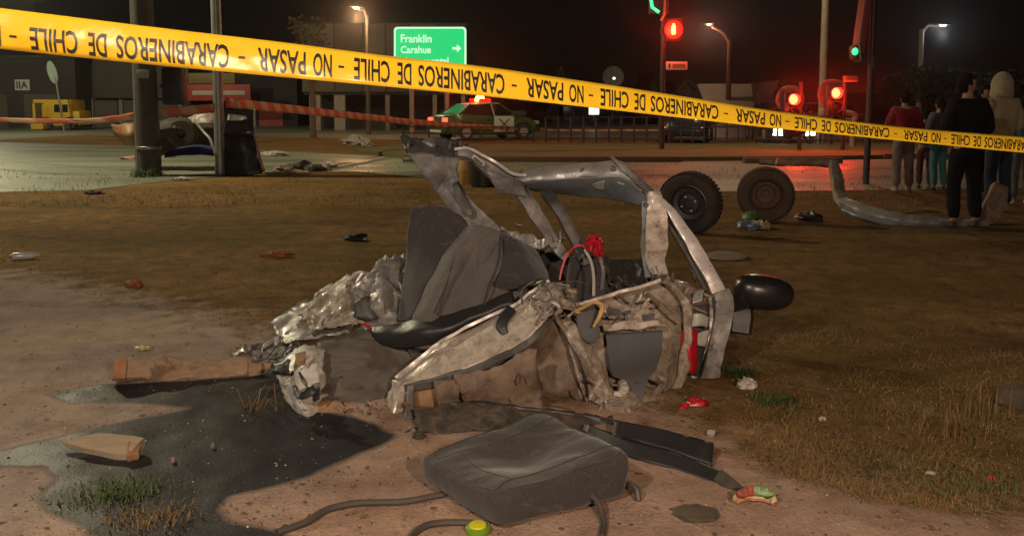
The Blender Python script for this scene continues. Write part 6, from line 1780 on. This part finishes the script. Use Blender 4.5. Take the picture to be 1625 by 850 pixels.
def person(px, py, H, yaw, head_yaw, label, top, bottom, shoe, arms='front', hood=None, hairlen=0.0, bulk=1.0, capelet=None, stance=.10):
    g = G(px, py)
    L = empty('person', (g.x, g.y, 0), yaw, label, 'person', 'bystanders behind the tape')
    k = H / 1.75
    def S(v): return [Vector(q) * k for q in v]
    # joints, facing -y
    J = dict(pel=(0, .01, .95), spi=(0, .015, 1.12), che=(0, .0, 1.32), nek=(0, .01, 1.47), hb=(0, -.005, 1.54), ht=(0, -.005, 1.6),
             sl=(-.175, .01, 1.41), sr=(.175, .01, 1.41), hl=(-.09, .01, .9), hr=(.09, .01, .9),
             kl=(-stance, -.02, .5), kr=(stance, -.005, .5), al=(-stance - .01, .03, .08), ar=(stance + .01, .04, .08), tl=(-stance - .03, -.13, .035), tr=(stance + .03, -.12, .035))
    if arms == 'front':
        J.update(el=(-.27, .03, 1.13), er=(.27, .03, 1.13), wl=(-.15, -.2, 1.03), wr=(.15, -.2, 1.03))
        fd = {'l': Vector((.7, -.7, -.1)), 'r': Vector((-.7, -.7, -.1))}
    elif arms == 'down':
        J.update(el=(-.25, .04, 1.13), er=(.25, .04, 1.13), wl=(-.255, -.03, .88), wr=(.255, -.03, .88))
        fd = {'l': Vector((.05, -.15, -1)), 'r': Vector((-.05, -.15, -1))}
    else:  # one arm raised to the face
        J.update(el=(-.27, -.05, 1.15), er=(.25, .03, 1.13), wl=(-.1, -.24, 1.3), wr=(.255, -.03, .88))
        fd = {'l': Vector((.3, -.3, .9)), 'r': Vector((-.05, -.15, -1))}
    names = list(J)
    V = [J[n_] for n_ in names]
    ix = {n_: i for i, n_ in enumerate(names)}
    E = [('pel', 'spi'), ('spi', 'che'), ('che', 'nek'), ('nek', 'hb'), ('hb', 'ht'), ('che', 'sl'), ('che', 'sr'), ('sl', 'el'), ('sr', 'er'), ('el', 'wl'), ('er', 'wr'),
         ('pel', 'hl'), ('pel', 'hr'), ('hl', 'kl'), ('hr', 'kr'), ('kl', 'al'), ('kr', 'ar'), ('al', 'tl'), ('ar', 'tr')]
    E = [(ix[a], ix[b2]) for a, b2 in E]
    Rd = dict(pel=(.15, .11), spi=(.125, .09), che=(.15, .10), nek=.06, hb=.055, ht=.06, sl=.065, sr=.065, el=.045, er=.045, wl=.028, wr=.028, hl=.085, hr=.085, kl=.058, kr=.058, al=.04, ar=.04, tl=.03, tr=.03)
    Rl = [Rd[n_] for n_ in names]
    for s in 'lr':
        w = Vector(J['w' + s]); d = fd[s].normalized()
        side = d.cross(Vector((0, 1, .2))).normalized()
        palm = w + d * .06
        V.append(tuple(palm)); Rl.append((.034, .018)); pi_ = len(V) - 1
        E.append((ix['w' + s], pi_))
        for q, (o_, ln) in enumerate(((-.028, .072), (-.009, .085), (.010, .08), (.028, .062))):
            b0 = palm + d * .035 + side * o_
            V.append(tuple(b0)); Rl.append(.0095); i0 = len(V) - 1
            V.append(tuple(b0 + d * ln * .5 + Vector((0, -.008, 0)))); Rl.append(.009)
            V.append(tuple(b0 + d * ln + Vector((0, -.024, 0)))); Rl.append(.0075)
            E += [(pi_, i0), (i0, i0 + 1), (i0 + 1, i0 + 2)]
        tb_ = palm - d * .02 - side * .03
        V.append(tuple(tb_)); Rl.append(.011); i0 = len(V) - 1
        V.append(tuple(tb_ + d * .045 - side * .018)); Rl.append(.009)
        E += [(pi_, i0), (i0, i0 + 1)]
    bv, bf = skin_mesh(V, E, Rl, 0, 1)
    # head shaped on a turned sphere
    hr_ = Matrix.Rotation(head_yaw, 3, 'Z')
    hc = Vector((0, -.012, 1.635))
    def hfn(q):
        x, y, z = q
        p = Vector((x * .076, y * .095, z * .118))
        if z < -.2: p.x *= 1 - .32 * (-z - .2); p.y *= 1 - .12 * (-z - .2)
        if y < -.5:
            p.y -= .024 * math.exp(-((x / .16) ** 2)) * math.exp(-((z + .12) / .22) ** 2)      # nose
            p.y += .010 * math.exp(-(((abs(x) - .36) / .16) ** 2)) * math.exp(-((z - .08) / .13) ** 2)  # eye sockets
            p.y -= .008 * math.exp(-((x / .3) ** 2)) * math.exp(-((z + .48) / .08) ** 2)  # lips
            p.y -= .010 * math.exp(-((x / .3) ** 2)) * math.exp(-((z + .85) / .15) ** 2)  # chin
        p.x += (.016 if x > 0 else -.016) * math.exp(-((y - .12) / .16) ** 2) * math.exp(-((z - .0) / .24) ** 2) * (1 if abs(x) > .6 else 0)  # ears
        return p
    hv, hf = ellipsoid((0, 0, 0), (1, 1, 1), 28, 22, None, hfn)
    nb_ = len(bv)
    allv = bv + [hr_ @ v_ + hc for v_ in hv]
    allf = bf + [tuple(i + nb_ for i in q) for q in hf]
    obj('body', [v_ * k for v_ in allv], allf, M['skin'], L, True, 180)
    for s in (-1, 1):
        ev, ef = ellipsoid(hr_ @ Vector((s * .029, -.082, .012)) + hc, (.011, .008, .007), 10, 6)
        obj('eye', [v_ * k for v_ in ev], ef, M['eye'], L, True, 180)
    # trousers and shoes
    def piece(nm, jn, ed, rad, mt, root, sub=2, amp=.012):
        id_ = {n_: i for i, n_ in enumerate(jn)}
        pv, pf = skin_mesh([Vector(J.get(n_, n_) if isinstance(n_, str) else n_) for n_ in jn], [(id_[a], id_[b2]) for a, b2 in ed], rad, root, sub)
        pv = [v_ + Vector((noise.noise(v_ * 9), noise.noise(v_ * 9 + Vector((4, 4, 4))), 0)) * amp for v_ in pv]
        return obj(nm, [v_ * k for v_ in pv], pf, mt, L, True, 180)
    J['alx'] = (J['al'][0], J['al'][1], .10); J['arx'] = (J['ar'][0], J['ar'][1], .10)
    J['pelx'] = (0, .01, 1.03)
    B_ = bulk
    piece('trousers', ['pel', 'pelx', 'hl', 'hr', 'kl', 'kr', 'alx', 'arx'], [('pelx', 'pel'), ('pel', 'hl'), ('pel', 'hr'), ('hl', 'kl'), ('hr', 'kr'), ('kl', 'alx'), ('kr', 'arx')], [(.165 * B_, .125 * B_), (.155 * B_, .12 * B_), .1 * B_, .1 * B_, .075 * B_, .075 * B_, .066 * B_, .066 * B_], bottom, 0)
    for s in 'lr':
        a_, t_ = Vector(J['a' + s]), Vector(J['t' + s])
        pv, pf = skin_mesh([a_ + Vector((0, .045, -.03)), a_ + Vector((0, -.02, -.02)), a_.lerp(t_, .6) + Vector((0, 0, -.005)), t_ + Vector((0, -.02, .003))], [(0, 1), (1, 2), (2, 3)], [(.042, .042), (.046, .05), (.046, .036), (.036, .028)], 0, 2)
        obj('shoe', [v_ * k for v_ in pv], pf, shoe, L, True, 180)
    J['hem'] = (0, .015, .93)
    for s, sg in (('l', -1), ('r', 1)):
        J['c' + s] = tuple(Vector(J['e' + s]).lerp(Vector(J['w' + s]), .92))
    jk = piece('jacket', ['che', 'spi', 'hem', 'nek', 'sl', 'sr', 'el', 'er', 'cl', 'cr'], [('che', 'spi'), ('spi', 'hem'), ('che', 'nek'), ('che', 'sl'), ('che', 'sr'), ('sl', 'el'), ('sr', 'er'), ('el', 'cl'), ('er', 'cr')],
               [(.185 * B_, .135 * B_), (.175 * B_, .13 * B_), (.185 * B_, .14 * B_), .075, .088 * B_, .088 * B_, .07 * B_, .07 * B_, .05, .05], top, 0, 2, .016)
    if capelet is not None:
        pv, pf = skin_mesh([Vector((0, .02, 1.30)), Vector((0, .02, 1.40)), Vector((0, .015, 1.475)), Vector((-.17, .02, 1.40)), Vector((.17, .02, 1.40))], [(0, 1), (1, 2), (1, 3), (1, 4)], [(.15, .11), (.2, .145), (.085, .085), .098, .098], 1, 2)
        obj('shawl', [v_ * k for v_ in pv], pf, capelet, L, True, 180)
    if hood is not None:
        def hd(q):
            p = Vector((q.x * .132, q.y * .14, q.z * .185))
            if q.z < -.3: p.x *= 1 + 1.3 * (-q.z - .3); p.y *= 1 + .7 * (-q.z - .3)
            return p
        pv, pf = ellipsoid((0, 0, 0), (1, 1, 1), 24, 16, None, hd)
        keep = []
        for q in pf:
            cc = sum((pv[i] for i in q), Vector()) / len(q)
            if not (cc.y < -.06 and abs(cc.x) < .085 and -.1 < cc.z < .12): keep.append(q)
        o = obj('hood', [(hr_ @ v_ + hc + Vector((0, .012, .005))) * k for v_ in pv], keep, hood, L, True, 180)
        md = o.modifiers.new('t', 'SOLIDIFY'); md.thickness = .012
    else:
        def hh(q):
            p = Vector((q.x * .086, q.y * .106 + .008, q.z * .128 + .006))
            n_ = .006 * noise.noise(q * 7)
            return p * (1 + n_ * 10)
        pv, pf = ellipsoid((0, 0, 0), (1, 1, 1), 28, 22, None, hh)
        keep = []
        for q in pf:
            cc = sum((pv[i] for i in q), Vector()) / len(q)
            lim = .055 if cc.y < -.02 else (-.02 if cc.y < .03 else -.085)
            if cc.z > lim: keep.append(q)
        o = obj('hair', [(hr_ @ v_ + hc) * k for v_ in pv], keep, M['hair'], L, True, 180)
        md = o.modifiers.new('t', 'SOLIDIFY'); md.thickness = .012
        if hairlen:
            tail = [hr_ @ Vector((0, .085, .02)) + hc, hr_ @ Vector((0, .11, -.08)) + hc, hr_ @ Vector((0, .10, -.08 - hairlen)) + hc]
            pv, pf = skin_mesh(tail, [(0, 1), (1, 2)], [.06, .06, .03], 0, 2)
            obj('long_hair', [v_ * k for v_ in pv], pf, M['hair'], L, True, 180)
    return L

person(1431, 305, 1.60, R(172), R(10), 'person in dark red jacket and pale shawl, seen from behind, grey-pink trousers', M['c_red'], M['c_greypink'], M['c_shoe_pale'], 'front', capelet=M['c_beige'], bulk=1.12)
person(1466, 300, 1.30, R(160), R(5), 'small person in maroon beside the person in red', M['c_maroon'], M['c_maroon'], M['c_shoe'], 'front', hairlen=.1)
person(1487, 303, 1.50, R(195), R(-10), 'dark haired person in grey-blue top and teal leggings', M['c_greyblue'], M['c_teal'], M['c_shoe'], 'front', hairlen=.14)
person(1527, 361, 1.73, R(188), R(-100), 'man in black hooded jacket and black trousers, face turned to the left', M['c_black'], M['c_black'], M['c_shoe'], 'front', bulk=1.1, stance=.13)
person(1581, 336, 1.74, R(185), R(0), 'person with beige hood up and dark jeans, seen from behind', M['c_beige'], M['c_navy'], M['c_shoe_pale'], 'front', hood=M['c_beige'], bulk=1.08)
person(1618, 325, 1.50, R(170), R(0), 'person in teal top and grey trousers cut by right edge', M['c_teal'], M['c_grey'], M['c_shoe_pale'], 'down', hairlen=.06)
person(1556, 318, 1.66, R(40), R(-20), 'person in dark top half hidden between black jacket and beige hood', M['c_maroon'], M['c_navy'], M['c_shoe'], 'front')

# ------------------------------------------------------------------ gravel, clods, dry grass
def stuff_mesh(name, verts, faces, mt, label):
    me = bpy.data.meshes.new(name)
    verts = np.asarray(verts, np.float32); faces = np.asarray(faces, np.int32)
    me.vertices.add(len(verts)); me.vertices.foreach_set("co", verts.ravel())
    k = faces.shape[1]
    me.loops.add(faces.size); me.loops.foreach_set("vertex_index", faces.ravel())
    me.polygons.add(len(faces)); me.polygons.foreach_set("loop_start", np.arange(0, faces.size, k, dtype=np.int32))
    me.polygons.foreach_set("loop_total", np.full(len(faces), k, np.int32))
    me.update(calc_edges=True); me.validate()
    me.materials.append(mt)
    o = bpy.data.objects.new(name, me); col.objects.link(o)
    tag(o, label, kind='stuff')
    return o

def scatter(n_, ymin, ymax, power=1.0):
    """points spread evenly over the picture's ground"""
    out = []
    while len(out) < n_:
        py = ymin + (ymax - ymin) * random.random() ** power
        px = random.uniform(-120, 1745)
        out.append((px, py))
    return out

octv = np.array([(1, 0, 0), (-1, 0, 0), (0, 1, 0), (0, -1, 0), (0, 0, 1), (0, 0, -1)], float)
octf = np.array([(0, 2, 4), (2, 1, 4), (1, 3, 4), (3, 0, 4), (2, 0, 5), (1, 2, 5), (3, 1, 5), (0, 3, 5)])
def gravel(n_, lo, hi, ymin, ymax, mt, label, name):
    V, Fc = [], []
    for (px, py) in scatter(n_, ymin, ymax, 0.8):
        g = gpt(px, py)
        if name == 'gravel' and random.random() < .85 and in_wet(g.x, g.y): continue
        s = lo * (hi / lo) ** (random.random() ** 2.6)
        a = random.uniform(0, 6.28)
        R_ = np.array([[math.cos(a), -math.sin(a), 0], [math.sin(a), math.cos(a), 0], [0, 0, 1]])
        k = octv * (1 + rng.uniform(-.35, .35, (6, 1))) * s * np.array([1, rng.uniform(.6, 1), rng.uniform(.4, .75)])
        Fc.append(octf + 6 * len(V))
        V.append(k @ R_.T + np.array([g.x, g.y, g.z + s * .12]))
    stuff_mesh(name, np.vstack(V), np.vstack(Fc), mt, label)
gravel(5500, .0025, .011, 480, 870, M['stone'], 'small stones and grit scattered over the dirt', 'gravel')
gravel(1500, .002, .012, 400, 870, M['rubber_dust'], 'dark crumbs of soil scattered over the dirt', 'soil_crumbs')
gravel(380, .003, .008, 420, 870, M['glass_bit'], 'tiny glass crumbs from the crash', 'glass_crumbs')

M['straw'] = mat('dry_grass', (0.27, 0.165, 0.068), (0.15, 0.09, 0.036), 30, 0.85, 0, 0, 8, trans=0.2)
M['grass_green'] = mat('green_grass', (0.06, 0.10, 0.025), (0.10, 0.12, 0.035), 30, 0.8, 0, 0, 8, trans=0.2)
def blades(pts, lo, hi, lean, width, mt, label, name, up=1.0):
    V, Fc = [], []
    n0 = 0
    for g in pts:
        h = random.uniform(lo, hi)
        a = random.uniform(0, 6.28)
        d = np.array([math.cos(a), math.sin(a), 0])
        side = np.array([-d[1], d[0], 0]) * width * random.uniform(.6, 1.4)
        b0 = np.array([g.x, g.y, g.z])
        ln = lean * random.uniform(.3, 1.6)
        m1 = b0 + d * h * ln * .45 + np.array([0, 0, h * .6 * up])
        tip = b0 + d * h * ln * 1.1 + np.array([0, 0, h * up * max(.25, 1 - ln * .4)])
        V += [b0 - side, b0 + side, m1 + side * .8, m1 - side * .8, tip + side * .15, tip - side * .15]
        Fc += [(n0, n0 + 1, n0 + 2, n0 + 3), (n0 + 3, n0 + 2, n0 + 4, n0 + 5)]
        n0 += 6
    return stuff_mesh(name, V, Fc, mt, label)
# dry turf on the right and over the verge, thickness by patches
_DL = np.array([(-700, 425), (0, 430), (250, 475), (430, 530), (700, 615), (1050, 640), (1110, 680), (1250, 735), (1400, 775), (1625, 805), (2400, 900)], float)
def in_dust(px, py): return py > np.interp(px, _DL[:, 0], _DL[:, 1]) + 12
pts = []
while len(pts) < 21000:
    px, py = random.uniform(-100, 1730), 268 + 560 * random.random() ** 1.5
    g = G(px, py)
    if py > 440 and in_dust(px, py): continue
    nn = noise.noise(Vector((g.x * .8, g.y * .8, 3))) + .6 * noise.noise(Vector((g.x * 2.7, g.y * 2.7, 7)))
    w = .35 + nn * .9 + (.15 if px > 1180 and py > 520 else 0)
    if random.random() > w: continue
    pts.append(Vector((g.x, g.y, gh(g.x, g.y) - .002)))
blades(pts, .008, .028, 1.7, .0015, M['straw'], 'short dry grass over the verge', 'dry_grass')
pts3 = []
while len(pts3) < 7500:
    px, py = random.uniform(1180, 1740), random.uniform(520, 840)
    if in_dust(px, py - 10): continue
    g = G(px, py)
    if random.random() > .25 + 1.5 * noise.noise(Vector((g.x * 2.2, g.y * 2.2, 5))): continue
    pts3.append(Vector((g.x, g.y, gh(g.x, g.y) - .002)))
M['straw_pale'] = mat('pale_dry_grass', (0.40, 0.25, 0.10), (0.24, 0.145, 0.055), 30, 0.85, 0, 0, 8, trans=0.2)
blades(pts3, .012, .040, 2.2, .0014, M['straw_pale'], 'pale flattened dry grass low on the right', 'dry_grass')
pts2 = [p + Vector((random.gauss(0, .02), random.gauss(0, .02), 0)) for p in random.sample(pts, 3500)]
blades(pts2, .012, .035, .8, .0022, M['grass_green'], 'sparse green grass among the dry turf', 'green_grass')
pts = []
for k in range(9000):
    px, py = random.uniform(-60, 1700), random.uniform(262, 330)
    g = G(px, py)
    if noise.noise(Vector((g.x * .5, g.y * .5, 9))) < -.05: continue
    pts.append(Vector((g.x, g.y, 0)))
blades(pts, .025, .09, .8, .004, M['straw'], 'longer yellow grass along the road edge', 'verge_grass')

def tuft(px, py, n_, rad, lo, hi, mt, label, lean=.6, width=.0022, name='grass_tuft', group='grass tufts'):
    c = gpt(px, py)
    V = [c + Vector((random.gauss(0, rad), random.gauss(0, rad * .8), -.002)) for _ in range(n_)]
    o = blades(V, lo, hi, lean, width, mt, label, name)
    tag(o, label)
tuft(1172, 592, 420, .05, .02, .055, M['grass_green'], 'dark green grass tuft at the foot of the bent strip')
tuft(1228, 640, 420, .055, .02, .05, M['grass_green'], 'green grass tuft right of the crumpled paper')
tuft(1548, 655, 60, .06, .08, .22, M['straw'], 'tall dry stalks beside the stone at right edge', .35, .002)
tuft(1505, 680, 60, .09, .05, .15, M['straw'], 'shorter dry stalks left of the tall ones', .6, .002)
tuft(1505, 770, 300, .16, .02, .06, M['grass_green'], 'greenish grass patch low on the right', .8)
tuft(185, 785, 520, .075, .012, .045, M['grass_green'], 'wet green weed growing on the wet patch', .9)
tuft(235, 822, 320, .08, .01, .035, M['straw'], 'pale wet grass at the bottom of the wet patch', .9)
tuft(400, 655, 16, .035, .08, .16, M['straw'], 'few curved dry stalks below the timber beam', .9, .0028)
tuft(447, 655, 8, .02, .10, .18, M['straw'], 'two thin dry stalks beside the torn white end', .3, .0025)
tuft(232, 281, 120, .16, .08, .25, M['grass_green'], 'green grass at the foot of the thick utility pole', .5, .008)

M['litter_brown'] = mat('dead_leaf', (0.17, 0.10, 0.045), (0.08, 0.05, 0.025), 40, 0.9, 0, 0, 8)
V, Fc = [], []
for (px, py) in scatter(6500, 300, 850, 1.2):
    if in_dust(px, py) and random.random() < .94: continue
    if in_wet(G(px, py).x, G(px, py).y): continue
    g = gpt(px, py, .004)
    s_ = random.uniform(.006, .022)
    a = random.uniform(0, 6.28)
    u = np.array([math.cos(a), math.sin(a), random.uniform(-.3, .3)]) * s_
    w = np.array([-math.sin(a), math.cos(a), random.uniform(-.3, .3)]) * s_ * random.uniform(.25, .7)
    c_ = np.array([g.x, g.y, g.z])
    n0 = len(V)
    V += [c_ - u, c_ + w, c_ + u, c_ - w]
    Fc.append((n0, n0 + 1, n0 + 2, n0 + 3))
stuff_mesh('leaf_litter', V, Fc, M['litter_brown'], 'dead leaves and bits trodden into the dirt')

# ------------------------------------------------------------------ added scattering air, imitates lens bloom round lamps and signals
hz = MB().box((0, 130, 5.0), (720, 560, 14)).build('haze', None, None, True, 0)
hm = bpy.data.materials.new('night_haze')
hm.use_nodes = True
hn, hl_ = hm.node_tree.nodes, hm.node_tree.links
hn.clear()
ho = hn.new("ShaderNodeOutputMaterial")
hv_ = hn.new("ShaderNodeVolumePrincipled")
hv_.inputs["Color"].default_value = (0.9, 0.9, 0.9, 1)
hv_.inputs["Density"].default_value = 0.001
hv_.inputs["Anisotropy"].default_value = 0.95
hl_.new(hv_.outputs[0], ho.inputs["Volume"])
hz.data.materials.append(hm)
tag(hz, kind='stuff')
